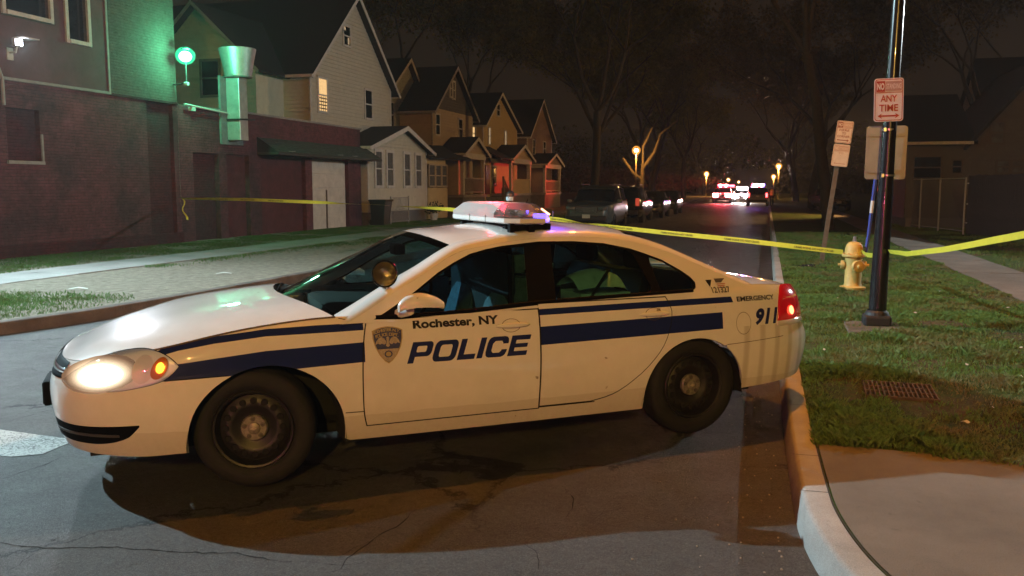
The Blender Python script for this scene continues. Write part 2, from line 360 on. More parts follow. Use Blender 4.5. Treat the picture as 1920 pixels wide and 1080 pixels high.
# ---------------------------------------------------------------- grass blades (uncountable)
def in_poly_mask(x, y): return True
def vnoise(x, y, s, seed=0):
    """cheap value noise"""
    xi, yi = np.floor(x*s).astype(int), np.floor(y*s).astype(int); fx, fy = x*s-xi, y*s-yi
    def hsh(a, b): 
        n = (a*374761393+b*668265263+seed*974634777) & 0x7fffffff; n = ((n ^ (n >> 13))*1274126177) & 0x7fffffff; return ((n ^ (n >> 16)) & 0xffff)/65535.
    fx = fx*fx*(3-2*fx); fy = fy*fy*(3-2*fy)
    return (hsh(xi, yi)*(1-fx)+hsh(xi+1, yi)*fx)*(1-fy)+(hsh(xi, yi+1)*(1-fx)+hsh(xi+1, yi+1)*fx)*fy
def blades(name, x, y, h, w, m, z=KZ):
    rng = np.random.default_rng(5); n = len(x); a = rng.uniform(0, 2*np.pi, n); lean = rng.uniform(.15, .9, n)*h; la = rng.uniform(0, 2*np.pi, n)
    dx, dy = np.cos(a)*w, np.sin(a)*w; V = np.zeros((n, 4, 3), np.float32)
    V[:, 0] = np.stack([x-dx, y-dy, np.full(n, z)], 1); V[:, 1] = np.stack([x+dx, y+dy, np.full(n, z)], 1)
    mx, my = x+np.cos(la)*lean*.35, y+np.sin(la)*lean*.35
    V[:, 2] = np.stack([mx+dx*.7, my+dy*.7, z+h*.6], 1); V[:, 3] = np.stack([x+np.cos(la)*lean, y+np.sin(la)*lean, z+h*(.75+.25*rng.random(n))], 1)
    me = bpy.data.meshes.new(name); me.vertices.add(n*4); me.vertices.foreach_set('co', V.ravel())
    F = np.zeros((n, 6), np.int32); b0 = np.arange(n)*4
    F[:, 0] = b0; F[:, 1] = b0+1; F[:, 2] = b0+2; F[:, 3] = b0; F[:, 4] = b0+2; F[:, 5] = b0+3
    me.loops.add(n*6); me.loops.foreach_set('vertex_index', F.ravel()); me.polygons.add(n*2)
    me.polygons.foreach_set('loop_start', np.arange(n*2)*3); me.polygons.foreach_set('loop_total', np.full(n*2, 3)); me.update(); me.validate()
    me.materials.append(m); return link(bpy.data.objects.new(name, me))
def grass_mat(name, c, dry):
    m, nt, N, L, b = nodes(name); tc = N.new('ShaderNodeTexCoord'); o = tc.outputs['Object']
    a = noise(N, L, o, 1.1, 5, .7); f = noise(N, L, o, 130, 2)
    cc = ramp(N, L, a, [(.36, dry), (.52, c), (.75, [x*1.25 for x in c])]); cc = mixrgb(N, L, cc, ramp(N, L, f, [(.3, .55), (.7, 1.5)]), .8, 'MULTIPLY')
    L.new(cc, b.inputs['Base Color']); b.inputs['Roughness'].default_value = .6; b.inputs['Specular IOR Level'].default_value = .25
    tr = N.new('ShaderNodeBsdfTranslucent'); L.new(cc, tr.inputs[0]); mx = N.new('ShaderNodeMixShader'); mx.inputs[0].default_value = .35; L.new(b.outputs[0], mx.inputs[1]); L.new(tr.outputs[0], mx.inputs[2]); L.new(mx.outputs[0], N['Material Output'].inputs[0])
    return m
M_GR = grass_mat('grass_green', (.125, .20, .045), (.21, .17, .07)); M_GL = grass_mat('verge_grass_green', (.075, .15, .036), (.10, .12, .04))
rng = np.random.default_rng(3)
# right lawn, thinner with distance, bare round the drain, the lamp slab and the path edges
n = 260000; yy = 5.12+(rng.random(n)**1.7)*26; xx = rng.uniform(.31, 3.3, n); ok_ = yy > 5.26-.045*(xx-.3)+.16*(vnoise(xx, yy*0, 7, 4)-.5)+.05*rng.random(n); xx, yy = xx[ok_], yy[ok_]; n = len(xx)
d = vnoise(xx, yy, 1.6, 1)*.6+vnoise(xx, yy, 5, 2)*.4
bare = np.exp(-(((xx-1.15)/.75)**2+((yy-6.95)/.62)**2))*.92+np.exp(-(((xx-1.15)/.38)**2+((yy-9.9)/.45)**2))*.7+np.exp(-(((yy-5.25)/.5)**2))*.25
k = rng.random(n) < np.clip((d-.30)*3.2, .04, 1)*(1-np.clip(bare, 0, .97))
xx, yy, d = xx[k], yy[k], d[k]; hh = .022+.05*d*rng.random(len(xx))+.03*(d > .66); tuft = np.exp(-(((xx-1.15)/.22)**2+((yy-8.55)/.16)**2)); hh += .06*tuft
tag(blades('grass', xx, yy, hh, .0022+yy*.00028, M_GR), 'short green grass on the lawn round hydrant and lamp post', 'grass', kind='stuff')
n = 60000; yy = 7+(rng.random(n)**1.4)*34; xx = rng.uniform(4.4, 9, n); d = vnoise(xx, yy, .9, 6); k = rng.random(n) < np.clip((d-.35)*2.5, .05, 1)
tag(blades('grass', xx[k], yy[k], .03+.05*d[k], .003+yy[k]*.0003, M_GR), 'rough patchy grass beyond the right sidewalk by the fence', 'grass', kind='stuff')
# left verge: bright tufts near the kerb corner, thin strip by the walk and below the brick wall
n = 420000; yy = 6.8+(rng.random(n)**1.5)*40; xx = rng.uniform(-15.2, -8.05, n)
d = vnoise(xx, yy, .8, 8)*.6+vnoise(xx, yy, 3.3, 9)*.4
verge = np.clip(np.exp(-(((yy-8.6)/1.5)**4+((xx+9.5)/1.3)**4))*1.3-.15, 0, 1)*(xx > -11.3)+(xx > -11.3)*np.exp(-((xx+11.25)/.35)**2)*.5*(yy > 14)+(xx > -11.3)*np.clip((yy-19)/9, 0, .55)
strip = (xx < -12.8)*(.55+.5*np.clip((yy-15)/12, 0, 1))
wgt = np.clip(verge+strip, 0, 1)*np.clip((d-.25)*2.6, 0, 1); wgt[(xx > -12.78) & (xx < -11.38)] = 0
k = rng.random(n) < wgt
kx = np.array([lerp_x for lerp_x in np.interp(yy, [p[1] for p in PL[::-1]], [p[0] for p in PL[::-1]])]); k &= xx < kx-.2
tag(blades('grass', xx[k], yy[k], .022+.035*d[k], .003+yy[k]*.00022, M_GL), 'green grass tufts on the worn verge before the brick wall', 'grass', kind='stuff')
# ---------------------------------------------------------------- buildings on the left
def wb(mb, name, m, root, parent=None, smooth=False, weld=0):
    """build from world coordinates under a root empty"""
    l = root.location; mb.v = [(x-l.x, y-l.y, z-l.z) for x, y, z in mb.v]
    return mb.build(name, m, parent or root, smooth, weld)
def brick_mat(name, c1, c2, mortar, axes='yz', dirt=(.045, .034, .036), upper=None):
    m, nt, N, L, b = nodes(name); tc = N.new('ShaderNodeTexCoord'); sp = N.new('ShaderNodeSeparateXYZ'); L.new(tc.outputs['Object'], sp.inputs[0])
    cb_ = N.new('ShaderNodeCombineXYZ'); L.new(sp.outputs['xyz'.index(axes[0])], cb_.inputs[0]); L.new(sp.outputs['xyz'.index(axes[1])], cb_.inputs[1])
    br = N.new('ShaderNodeTexBrick'); br.inputs['Scale'].default_value = 1; br.inputs['Brick Width'].default_value = .215; br.inputs['Row Height'].default_value = .072
    br.inputs['Mortar Size'].default_value = .006; br.inputs['Mortar Smooth'].default_value = .3; br.inputs['Bias'].default_value = -.2
    br.inputs['Color1'].default_value = rgb(c1); br.inputs['Color2'].default_value = rgb(c2); br.inputs['Mortar'].default_value = rgb(mortar); L.new(cb_.outputs[0], br.inputs['Vector'])
    o = tc.outputs['Object']; n = noise(N, L, o, .55, 5, .65); n2 = noise(N, L, o, 9, 5, .7)
    c = mixrgb(N, L, br.outputs['Color'], dirt, ramp(N, L, n, [(.40, 0.), (.62, .75)]))
    pt = noise(N, L, o, .9, 3, .5, .6); c = mixrgb(N, L, c, [min(1, x*2.1) for x in c1], ramp(N, L, pt, [(.66, 0.), (.72, .22)]))
    if upper: c = mixrgb(N, L, c, upper, mathn(N, L, 'MULTIPLY', mathn(N, L, 'GREATER_THAN', sp.outputs[2], 3.87-KZ), mathn(N, L, 'SUBTRACT', 1., mathn(N, L, 'MULTIPLY', br.outputs['Fac'], .5))))
    c = mixrgb(N, L, c, ramp(N, L, n2, [(.3, .65), (.7, 1.35)]), .7, 'MULTIPLY')
    L.new(c, b.inputs['Base Color']); b.inputs['Roughness'].default_value = .85; b.inputs['Specular IOR Level'].default_value = .2
    bu = N.new('ShaderNodeBump'); bu.inputs['Strength'].default_value = .9; bu.inputs['Distance'].default_value = .012
    L.new(mathn(N, L, 'SUBTRACT', mathn(N, L, 'MULTIPLY', n2, .35), br.outputs['Fac']), bu.inputs['Height']); L.new(bu.outputs[0], b.inputs['Normal'])
    return m
M_BRICK = brick_mat('painted_red_brick', (.17, .060, .068), (.125, .045, .052), (.10, .05, .055), upper=(.10, .082, .068))
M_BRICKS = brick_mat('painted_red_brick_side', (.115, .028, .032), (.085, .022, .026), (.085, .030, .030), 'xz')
M_BRICKD = brick_mat('dark_infill_brick', (.095, .022, .026), (.075, .020, .023), (.05, .018, .018))
M_REDPANEL = mat('dark_red_board', (.085, .018, .022), .8, var=.3, scale=3)
M_TRIM = mat('weathered_white_trim', (.55, .54, .50), .7, var=.18, scale=8); M_TRIMG = mat('grey_trim', (.30, .29, .27), .7, var=.2, scale=6)
M_PANE = mat('dark_window_pane', (.010, .012, .014), .08, spec=.6)
M_PANEL = mat('pale_curtain_pane', (.11, .11, .105), .7, spec=.1, var=.4, scale=5)
M_SHING = mat('dark_asphalt_shingle', (.022, .022, .024), .9, var=.35, scale=14, bump=.5, bscale=18)
M_LITW = glow('lit_window_warm', (1.0, .62, .26), .95); M_LITD = glow('lit_window_dim', (1.0, .70, .40), .35)
XW = -15.4
def wall_x(mb, X, outline, holes, depth):
    """wall facing +x: outline and rectangular holes in (y,z), with reveals"""
    b_ = poly_bm([outline]+[[(h[0], h[2]), (h[1], h[2]), (h[1], h[3]), (h[0], h[3])] for h in holes])
    for v in b_.verts: v.co = Vector((X, v.co.x, v.co.y))
    mb.bm(b_)
    for y0, y1, z0, z1 in holes:
        mb.quad((X, y0, z0), (X-depth, y0, z0), (X-depth, y0, z1), (X, y0, z1)); mb.quad((X, y1, z0), (X-depth, y1, z0), (X-depth, y1, z1), (X, y1, z1))
        mb.quad((X, y0, z1), (X-depth, y0, z1), (X-depth, y1, z1), (X, y1, z1)); mb.quad((X, y0, z0), (X-depth, y0, z0), (X-depth, y1, z0), (X, y1, z0))
def frame_x(mb, X, y0, y1, z0, z1, w, t):
    """trim ring standing proud of a wall facing +x"""
    mb.box(X, X+t, y0-w, y0, z0-w, z1+w); mb.box(X, X+t, y1, y1+w, z0-w, z1+w); mb.box(X, X+t, y0, y1, z1, z1+w); mb.box(X, X+t*1.5, y0, y1, z0-w, z0)
BB = thing('brick_building', 'two storey painted red brick building at the street corner', 'building', (-19, 10, KZ))
mb = MB(); wall_x(mb, XW, [(-4, KZ-.2), (20.75, KZ-.2), (20.75, 11.5), (-4, 11.5)], [(15.09, 15.98, 2.21, 3.32), (19.50, 20.55, .30, 3.85), (15.22, 16.42, 5.33, 7.6), (16.95, 17.55, 5.0, 7.6), (9.5, 10.9, .9, 3.0), (5.0, 6.4, .9, 3.0)], .16)
wb(mb, 'front_wall', M_BRICK, BB)
mb = MB(); mb.quad((XW, 20.75, -.1), (-32, 20.75, -.1), (-32, 20.75, 11.5), (XW, 20.75, 11.5)); mb.quad((XW, -4, -.1), (-32, -4, -.1), (-32, -4, 11.5), (XW, -4, 11.5)); mb.quad((XW, -4, 11.5), (-32, -4, 11.5), (-32, 20.75, 11.5), (XW, 20.75, 11.5)); wb(mb, 'side_wall', M_BRICKS, BB)
for y0, y1, z0, z1 in ((15.09, 15.98, 2.21, 3.32), (19.50, 20.55, .30, 3.85), (9.5, 10.9, .9, 3.0), (5.0, 6.4, .9, 3.0)):
    mb = MB(); mb.quad((XW-.12, y0, z0), (XW-.12, y1, z0), (XW-.12, y1, z1), (XW-.12, y0, z1)); wb(mb, 'bricked_up_opening', M_BRICKD, BB)
for y0, y1, z0, z1 in ((15.22, 16.42, 5.33, 7.6), (16.95, 17.55, 5.0, 7.6)):
    mb = MB(); frame_x(mb, XW, y0, y1, z0, z1, .09, .06); w_ = wb(mb, 'window_frame', M_TRIM, BB); mb = MB(); mb.box(XW-.10, XW-.09, y0, y1, z0, z1); wb(mb, 'pane', M_PANE, BB, w_)
    mb = MB(); mb.box(XW-.085, XW-.05, y0, y1, (z0+z1)/2-.03, (z0+z1)/2+.03); wb(mb, 'sash_bar', M_TRIM, BB, w_)
mb = MB(); mb.box(XW, XW+.05, 18.14, 18.20, 3.88, 8.5); wb(mb, 'board_trim', M_TRIMG, BB); mb = MB(); mb.box(XW, XW+.05, 12.5, 18.14, 3.88, 3.94); wb(mb, 'board_trim', M_TRIMG, BB)
mb = MB(); 
bp_ = poly_bm([[(12.5, 3.94), (18.14, 3.94), (18.14, 8.5), (12.5, 8.5)], [(15.1, 5.2), (16.55, 5.2), (16.55, 7.75), (15.1, 7.75)], [(16.84, 4.9), (17.66, 4.9), (17.66, 7.75), (16.84, 7.75)]])
for v in bp_.verts: v.co = Vector((XW+.03, v.co.x, v.co.y))
mb = MB(); mb.bm(bp_); wb(mb, 'cladding_board', mat('dark_red_cladding', (.11, .045, .05), .8, var=.3, scale=2), BB)
mb = MB(); mb.box(XW, XW+.04, 18.2, 20.75, 3.86, 3.92); wb(mb, 'string_course', M_BRICKD, BB)
mb = MB(); mb.box(XW, XW+.05, -4, 20.75, KZ-.1, .42); wb(mb, 'plinth', M_BRICKD, BB)
mb = MB(); mb.tube([(XW+.06, 15.0, 3.35), (XW+.06, 15.0, 3.9), (XW+.06, 14.9, 4.15)], .035, 8); wb(mb, 'drain_pipe', M_TRIMG, BB)
mb = MB(); mb.box(XW, XW+.05, 15.05, 16.03, 2.14, 2.21); mb.box(XW, XW+.035, 15.98, 16.03, 2.21, 2.8); wb(mb, 'sill', M_TRIMG, BB)
# garage wing
GG = thing('brick_garage', 'low red brick garage with white roll door and shingled awning', 'garage', (-18, 26.5, KZ))
G0, G1_, GZ = 20.75, 31.95, 3.88
mb = MB(); wall_x(mb, XW+.003, [(G0, KZ-.2), (G1_, KZ-.2), (G1_, GZ), (G0, GZ)], [(21.35, 22.55, .02, 2.62), (22.94, 24.12, .02, 2.62), (24.77, 27.6, .02, 2.58), (28.06, 30.88, .02, 2.65)], .20); wb(mb, 'front_wall', M_BRICK, GG)
mb = MB(); mb.quad((XW, G1_, -.1), (-24, G1_, -.1), (-24, G1_, GZ), (XW, G1_, GZ)); wb(mb, 'side_wall', M_BRICKS, GG)
mb = MB(); mb.quad((XW, G0, GZ-.15), (-24, G0, GZ-.15), (-24, G1_, GZ-.15), (XW, G1_, GZ-.15)); wb(mb, 'flat_roof', M_SHING, GG)
mb = MB(); mb.box(XW-.25, XW+.05, 24.0, G1_+.04, GZ, GZ+.06); mb.box(XW-.25, XW+.05, 21.3, 23.9, GZ-.04, GZ+.02); wb(mb, 'coping', M_TRIMG, GG)
for y0, y1, m_ in ((21.35, 22.55, M_BRICKD), (22.94, 24.12, M_REDPANEL), (24.77, 27.6, M_REDPANEL)):
    mb = MB(); mb.quad((XW-.15, y0, 0), (XW-.15, y1, 0), (XW-.15, y1, 2.65), (XW-.15, y0, 2.65)); wb(mb, 'infill_panel', m_, GG)
M_GDOOR = mat('dirty_white_garage_door', (.58, .56, .50), .6, var=.15, scale=3)
dr = MB(); dr.box(XW-.19, XW-.13, 28.10, 30.84, .10, 2.63); rdoor = wb(dr, 'roll_door', M_GDOOR, GG)
for i in range(5):
    mb = MB(); mb.cbox(XW-.135, XW-.115, 28.12, 30.82, .11+i*.505, .60+i*.505, .008); wb(mb, 'door_panel', M_GDOOR, GG, rdoor)
mb = MB(); mb.box(XW-.116, XW-.09, 29.25, 29.33, .12, 1.55); wb(mb, 'door_post', mat('rusty_brown_bar', (.10, .065, .04), .8), GG, rdoor)
AW = thing('shingled_awning', 'green lit shingled awning over the white garage door', 'awning', (XW, 28.5, 2.7))
aw = MB(); NA = 7
for i in range(NA):   # shingle courses, each lapping the next
    t0, t1 = i/NA, (i+1)/NA; x0, x1 = XW+.75-.72*t0, XW+.75-.72*t1-.02; z0, z1 = 2.74+.46*t0, 2.74+.46*t1
    aw.box(x1, x0, 24.62+.0, 32.3, z0+.0, z0+.018); aw.add([(x0, 24.62, z0+.018), (x0, 32.3, z0+.018), (x1, 32.3, z1+.006), (x1, 24.62, z1+.006)], [(0, 1, 2, 3)])
aw.v = [(x, y+random.uniform(-.0, .0), z) for x, y, z in aw.v]
M_AWN = mat('grey_green_shingle', (.055, .075, .062), .9, var=.5, scale=9, bump=.6, bscale=20)
wb(aw, 'shingle_courses', M_AWN, AW)
mb = MB(); mb.box(XW, XW+.76, 24.60, 32.32, 2.66, 2.735); wb(mb, 'fascia', mat('dark_fascia', (.05, .05, .045), .8), AW)
mb = MB(); mb.prism([(XW, 2.735), (XW+.75, 2.735), (XW, 3.22)], 'y', 24.60, 24.62); wb(mb, 'awning_cheek', M_SHING, AW); mb = MB(); mb.prism([(XW, 2.735), (XW+.75, 2.735), (XW, 3.22)], 'y', 32.30, 32.32); wb(mb, 'awning_cheek', M_SHING, AW)
for y in (25.35, 28.7, 29.85): 
    mb = MB(); mb.cbox(XW+.62, XW+.76, y, y+random.uniform(.25, .5), 2.775, 2.80, .01); wb(mb, 'broken_shingle', M_TRIMG, AW)
# exhaust hood on the garage front
EX = thing('exhaust_hood', 'green lit metal vent pipe with flared cone head on garage wall', 'vent', (XW+.25, 23.45, 3.0))
M_GALV = mat('galvanised_sheet', (.50, .52, .50), .45, .55, var=.2, scale=5)
mb = MB(); mb.lathe([(.38, 4.88), (.46, 5.30), (.54, 5.66), (.52, 5.68), (.43, 5.30)], 28, c=(XW+.36, 23.15, 0)); mb.lathe([(.001, 4.88), (.38, 4.88)], 28, c=(XW+.36, 23.15, 0)); wb(mb, 'cone_head', M_GALV, EX, smooth=30)
mb = MB(); mb.lathe([(.40, 4.835), (.42, 4.855), (.40, 4.875)], 28, c=(XW+.36, 23.15, 0)); wb(mb, 'band', M_TRIMG, EX)
mb = MB(); mb.cbox(XW+.06, XW+.50, 22.95, 23.38, 3.02, 4.86, .02); wb(mb, 'duct', M_GALV, EX)
mb = MB(); mb.box(XW+.005, XW+.07, 22.65, 23.75, 2.9, 4.86); wb(mb, 'backing_board', mat('grey_backing', (.18, .20, .20), .8, var=.2), EX)
mb = MB(); mb.tube([(XW+.52, 22.9, 3.62), (XW+.52, 23.7, 3.66)], .025, 8); mb.tube([(XW+.1, 22.9, 3.62), (XW+.52, 22.9, 3.62)], .025, 8); wb(mb, 'clamp_arm', M_DARKB if 'M_DARKB' in globals() else mat('dark_iron', (.03, .03, .03), .6), EX)
PP = thing('conduit', 'pale horizontal conduit pipe on the garage parapet beside the vent', 'pipe', (XW+.08, 22.1, 3.86))
mb = MB(); mb.tube([(XW+.10, 20.95, 3.89), (XW+.10, 22.9, 3.80)], .032, 8); wb(mb, 'pipe', M_TRIM, PP); mb = MB(); mb.box(XW, XW+.12, 21.25, 21.4, 3.74, 3.85); wb(mb, 'clamp', M_TRIM, PP)
# wall lamps
GL = thing('green_wall_lamp', 'glowing green globe lamp on bracket at brick building corner', 'lamp', (XW+.35, 20.6, 5.05))
mb = MB(); mb.sphere((XW+.42, 20.62, 5.12), .25, 20, 14, (1, 1, .92)); gm = glow('green_lamp_halo', (.03, 1.0, .42), .62); gt = gm.node_tree; ta = gt.nodes.new('ShaderNodeBsdfTransparent'); aa = gt.nodes.new('ShaderNodeAddShader'); gt.links.new([n for n in gt.nodes if n.type == 'EMISSION'][0].outputs[0], aa.inputs[0]); gt.links.new(ta.outputs[0], aa.inputs[1]); gt.links.new(aa.outputs[0], gt.nodes['Material Output'].inputs[0]); gg = wb(mb, 'globe', gm, GL, smooth=True)  # see-through outer shell draws the green halo round the bulb
mb = MB(); mb.sphere((XW+.42, 20.62, 5.10), .165, 16, 10, (1, 1, .85)); wb(mb, 'bulb', glow('lit_green_bulb', (.55, 1.0, .78), 6), GL, gg, smooth=True)
mb = MB(); mb.lathe([(.09, 5.27), (.12, 5.30), (.05, 5.36), (.001, 5.37)], 16, c=(XW+.42, 20.62, 0)); mb.tube([(XW+.42, 20.62, 4.93), (XW+.42, 20.62, 4.45), (XW+.25, 20.62, 4.38), (XW+.02, 20.62, 4.38)], .022, 8); wb(mb, 'bracket', M_DARKI if 'M_DARKI' in globals() else mat('dark_lamp_iron', (.05, .05, .05), .5), GL)
mb = MB(); mb.cbox(XW+.36, XW+.48, 20.57, 20.67, 4.33, 4.43, .02); wb(mb, 'junction_box', M_TRIM, GL)
ld = bpy.data.lights.new('green_light', 'POINT'); ld.energy = 400; ld.color = (.12, 1.0, .50); ld.shadow_soft_size = .17; lo = bpy.data.objects.new('green_light', ld); link(lo, GL); lo.location = (.36, .0, .09)
FLD = thing('wall_floodlight', 'small bright white floodlight on the brick wall at left edge', 'floodlight', (XW+.3, 15.2, 4.6))
mb = MB(); mb.cbox(XW+.26, XW+.34, 15.10, 15.32, 4.56, 4.72, .012); fb_ = wb(mb, 'lamp_box', M_TRIMG, FLD); mb = MB(); mb.box(XW+.342, XW+.346, 15.12, 15.30, 4.58, 4.70); wb(mb, 'lamp_face', glow('lit_flood_face', (.80, .86, 1.0), 40), FLD, fb_)
mb = MB(); mb.tube([(XW+.01, 15.25, 4.45), (XW+.2, 15.25, 4.45), (XW+.28, 15.22, 4.58)], .02, 8); mb.box(XW, XW+.05, 15.18, 15.34, 4.3, 4.55); mb.box(XW+.2, XW+.5, 15.2, 15.6, 4.735, 4.755); wb(mb, 'arm', M_TRIM, FLD)
ld = bpy.data.lights.new('flood_light', 'SPOT'); ld.energy = 1300; ld.color = (.84, .92, 1.0); ld.spot_size = R(96); ld.spot_blend = 1.0; ld.shadow_soft_size = .08; lo = bpy.data.objects.new('flood_light', ld); link(lo, FLD); lo.location = (.10, .0, .05); lo.rotation_euler = Vector((6.3, -6.2, -4.6)).to_track_quat('-Z', 'Y').to_euler()
# tall floodlight on the brick wall towards the corner, out of the picture to the left
HF = thing('corner_floodlight', 'bright white floodlight high on the brick wall left of the picture', 'floodlight', (XW+.4, 7.4, 8.0))
mb = MB(); mb.cbox(XW+.30, XW+.42, 7.2, 7.6, 7.85, 8.12, .02); fb_ = wb(mb, 'lamp_box', M_TRIMG, HF); mb = MB(); mb.box(XW+.422, XW+.426, 7.23, 7.57, 7.88, 8.09); wb(mb, 'lamp_face', bpy.data.materials['lit_flood_face'], HF, fb_)
mb = MB(); mb.tube([(XW, 7.4, 7.9), (XW+.32, 7.4, 7.95)], .03, 8); wb(mb, 'arm', M_TRIMG, HF)
ld = bpy.data.lights.new('corner_flood', 'SPOT'); ld.energy = 19500; ld.color = (.60, .89, 1.0); ld.spot_size = R(112); ld.spot_blend = 1.0; ld.shadow_soft_size = .07; lo = bpy.data.objects.new('corner_flood', ld); link(lo, HF); lo.location = (.06, 0, 0); lo.rotation_euler = Vector((5.8, 1.2, -8)).to_track_quat('-Z', 'Y').to_euler()
# ---------------------------------------------------------------- clapboard houses
def clap_x(mb, X, y0, y1, z0, z1, lim=None, e=.15, t=.034):
    """lapped boards on a wall facing +x; lim(z) -> (ya, yb) trims the gable"""
    n = int(math.ceil((z1-z0)/e)); st = (z1-z0)/n
    for i in range(n):
        za, zb = z0+i*st, z0+(i+1)*st
        a0, b0 = (lim(za) if lim else (y0, y1)); a1, b1 = (lim(zb) if lim else (y0, y1))
        if b0-a0 < .02: continue
        if b1 < a1: a1 = b1 = (a1+b1)/2
        mb.add([(X+t, a0, za), (X+t, b0, za), (X, b1, zb), (X, a1, zb), (X, a0, za), (X, b0, za)], [(0, 1, 2, 3), (4, 5, 1, 0)])
def clap_y(mb, Y, x0, x1, z0, z1, lim=None, e=.15, t=.034):
    n = int(math.ceil((z1-z0)/e)); st = (z1-z0)/n
    for i in range(n):
        za, zb = z0+i*st, z0+(i+1)*st
        a0, b0 = (lim(za) if lim else (x0, x1)); a1, b1 = (lim(zb) if lim else (x0, x1))
        if b0-a0 < .02: continue
        if b1 < a1: a1 = b1 = (a1+b1)/2
        mb.add([(a0, Y-t, za), (b0, Y-t, za), (b1, Y, zb), (a1, Y, zb), (a0, Y, za), (b0, Y, za)], [(0, 1, 2, 3), (4, 5, 1, 0)])
def slab(mb, a, b, c, d, t):
    """thick quad: a,b,c,d top corners"""
    A = [Vector(p) for p in (a, b, c, d)]; n = (A[1]-A[0]).cross(A[3]-A[0]).normalized()
    if n.z < 0: n = -n
    B = [p-n*t for p in A]; mb.add([tuple(p) for p in A+B], [(0, 1, 2, 3), (7, 6, 5, 4), (0, 4, 5, 1), (1, 5, 6, 2), (2, 6, 7, 3), (3, 7, 4, 0)])
def win_x(root, X, y0, y1, z0, z1, m=None, trim=None, w=.09, mull=True, par=None):
    t = MB(); frame_x(t, X, y0, y1, z0, z1, w, .05); wf = wb(t, 'window', trim or M_TRIM, root, par)
    p = MB(); p.box(X+.010, X+.022, y0, y1, z0, z1); wb(p, 'pane', m or M_PANE, root, wf)
    if mull: s = MB(); s.box(X+.022, X+.04, y0, y1, (z0+z1)/2-.025, (z0+z1)/2+.025); wb(s, 'sash_bar', trim or M_TRIM, root, wf)
    return wf
def win_y(root, Y, x0, x1, z0, z1, m=None, trim=None, w=.09):
    t = MB()
    for a in ((x0-w, x0, z0-w, z1+w), (x1, x1+w, z0-w, z1+w), (x0, x1, z1, z1+w), (x0, x1, z0-w, z0)): t.box(a[0], a[1], Y-.05, Y, a[2], a[3])
    wf = wb(t, 'window', trim or M_TRIM, root); p = MB(); p.box(x0, x1, Y-.022, Y-.010, z0, z1); wb(p, 'pane', m or M_PANE, root, wf)
    s = MB(); s.box(x0, x1, Y-.04, Y-.022, (z0+z1)/2-.025, (z0+z1)/2+.025); wb(s, 'sash_bar', trim or M_TRIM, root, wf); return wf
def gable_roof_x(root, X0, X1, yl, yr, ze, ya, za, over=.35, name='roof', m=None, rake=None, t=.10):
    """roof with ridge along x: front edge at X1 (towards +x), back at X0"""
    r = MB(); k = (za-ze)/(ya-yl); k2 = (za-ze)/(yr-ya)
    slab(r, (X1+over, yl-over, ze-k*over+.06), (X0, yl-over, ze-k*over+.06), (X0, ya, za+.06), (X1+over, ya, za+.06), t)
    slab(r, (X1+over, yr+over, ze-k2*over+.06), (X0, yr+over, ze-k2*over+.06), (X0, ya, za+.06), (X1+over, ya, za+.06), t)
    o = wb(r, name, m or M_SHING, root)
    f = MB(); w = .16
    for yy, kk, s in ((yl, k, -1), (yr, k2, 1)):
        ye, zee = yy+s*over, ze-kk*over
        f.add([(X1+over+.004, ye, zee+.05), (X1+over+.004, ya, za+.05), (X1+over+.004, ya, za+.05-w*1.25), (X1+over+.004, ye, zee+.05-w), (X1+over-.03, ye, zee+.05), (X1+over-.03, ya, za+.05), (X1+over-.03, ya, za+.05-w*1.25), (X1+over-.03, ye, zee+.05-w)], [(0, 1, 2, 3), (7, 6, 5, 4), (0, 4, 5, 1), (3, 2, 6, 7), (0, 3, 7, 4)])
    wb(f, 'rake_board', rake or M_TRIM, root, o)
    for yy, kk, s in ((yl, k, -1), (yr, k2, 1)):
        g = MB(); g.box(X0, X1+over, min(yy+s*over, yy+s*(over+.08)), max(yy+s*over, yy+s*(over+.08)), ze-kk*over-.06, ze-kk*over+.05)
        wb(g, 'gutter', rake or M_TRIM, root, o)
    return o
def house_x(name, label, X, yl, yr, ze, ya, za, depth, wall, base=.7, zb=None, m2=None, shing=False):
    root = thing(name, label, 'house', (X-depth/2, (yl+yr)/2, KZ)); w = MB()
    lim = lambda z: (yl, yr) if z <= ze else (yl+(ya-yl)*(z-ze)/(za-ze), yr-(yr-ya)*(z-ze)/(za-ze))
    z0 = zb if zb else KZ+base
    if m2: clap_x(w, X, yl, yr, z0, ze); g = MB(); clap_x(g, X+.004, yl, yr, ze, za-.01, lim); 
    else: clap_x(w, X, yl, yr, z0, za-.01, lim)
    clap_y(w, yl, X-depth, X, z0, ze); wb(w, 'siding', wall, root)
    if m2: wb(g, 'gable_siding', m2, root)
    c = MB(); c.box(X-.06, X+.025, yl-.02, yl+.10, z0, ze); wb(c, 'corner_board', M_TRIM if not m2 else M_TRIMG, root); c = MB(); c.box(X-.06, X+.025, yr-.10, yr+.02, z0, ze); wb(c, 'corner_board', M_TRIM if not m2 else M_TRIMG, root)
    f = MB(); f.box(X-depth, X-.03, yl+.03, yr-.03, KZ-.2, z0+.01); wb(f, 'foundation', mat('grey_foundation', (.16, .155, .15), .9, var=.2) if 'grey_foundation' not in bpy.data.materials else bpy.data.materials['grey_foundation'], root)
    gable_roof_x(root, X-depth, X, yl, yr, ze, ya, za, rake=M_TRIM if not m2 else M_TRIMG)
    return root
M_SIDA = mat('cream_vinyl_siding', (.52, .50, .40), .6, var=.10, scale=4); M_SIDB = mat('tan_siding', (.44, .36, .24), .7, var=.12, scale=4); M_SIDC = mat('yellow_siding', (.55, .43, .20), .7, var=.12, scale=4)
M_SIDD = mat('brown_siding', (.20, .14, .09), .7, var=.15, scale=4); M_GREYSH = mat('grey_gable_shingle', (.10, .095, .085), .8, var=.25, scale=10)
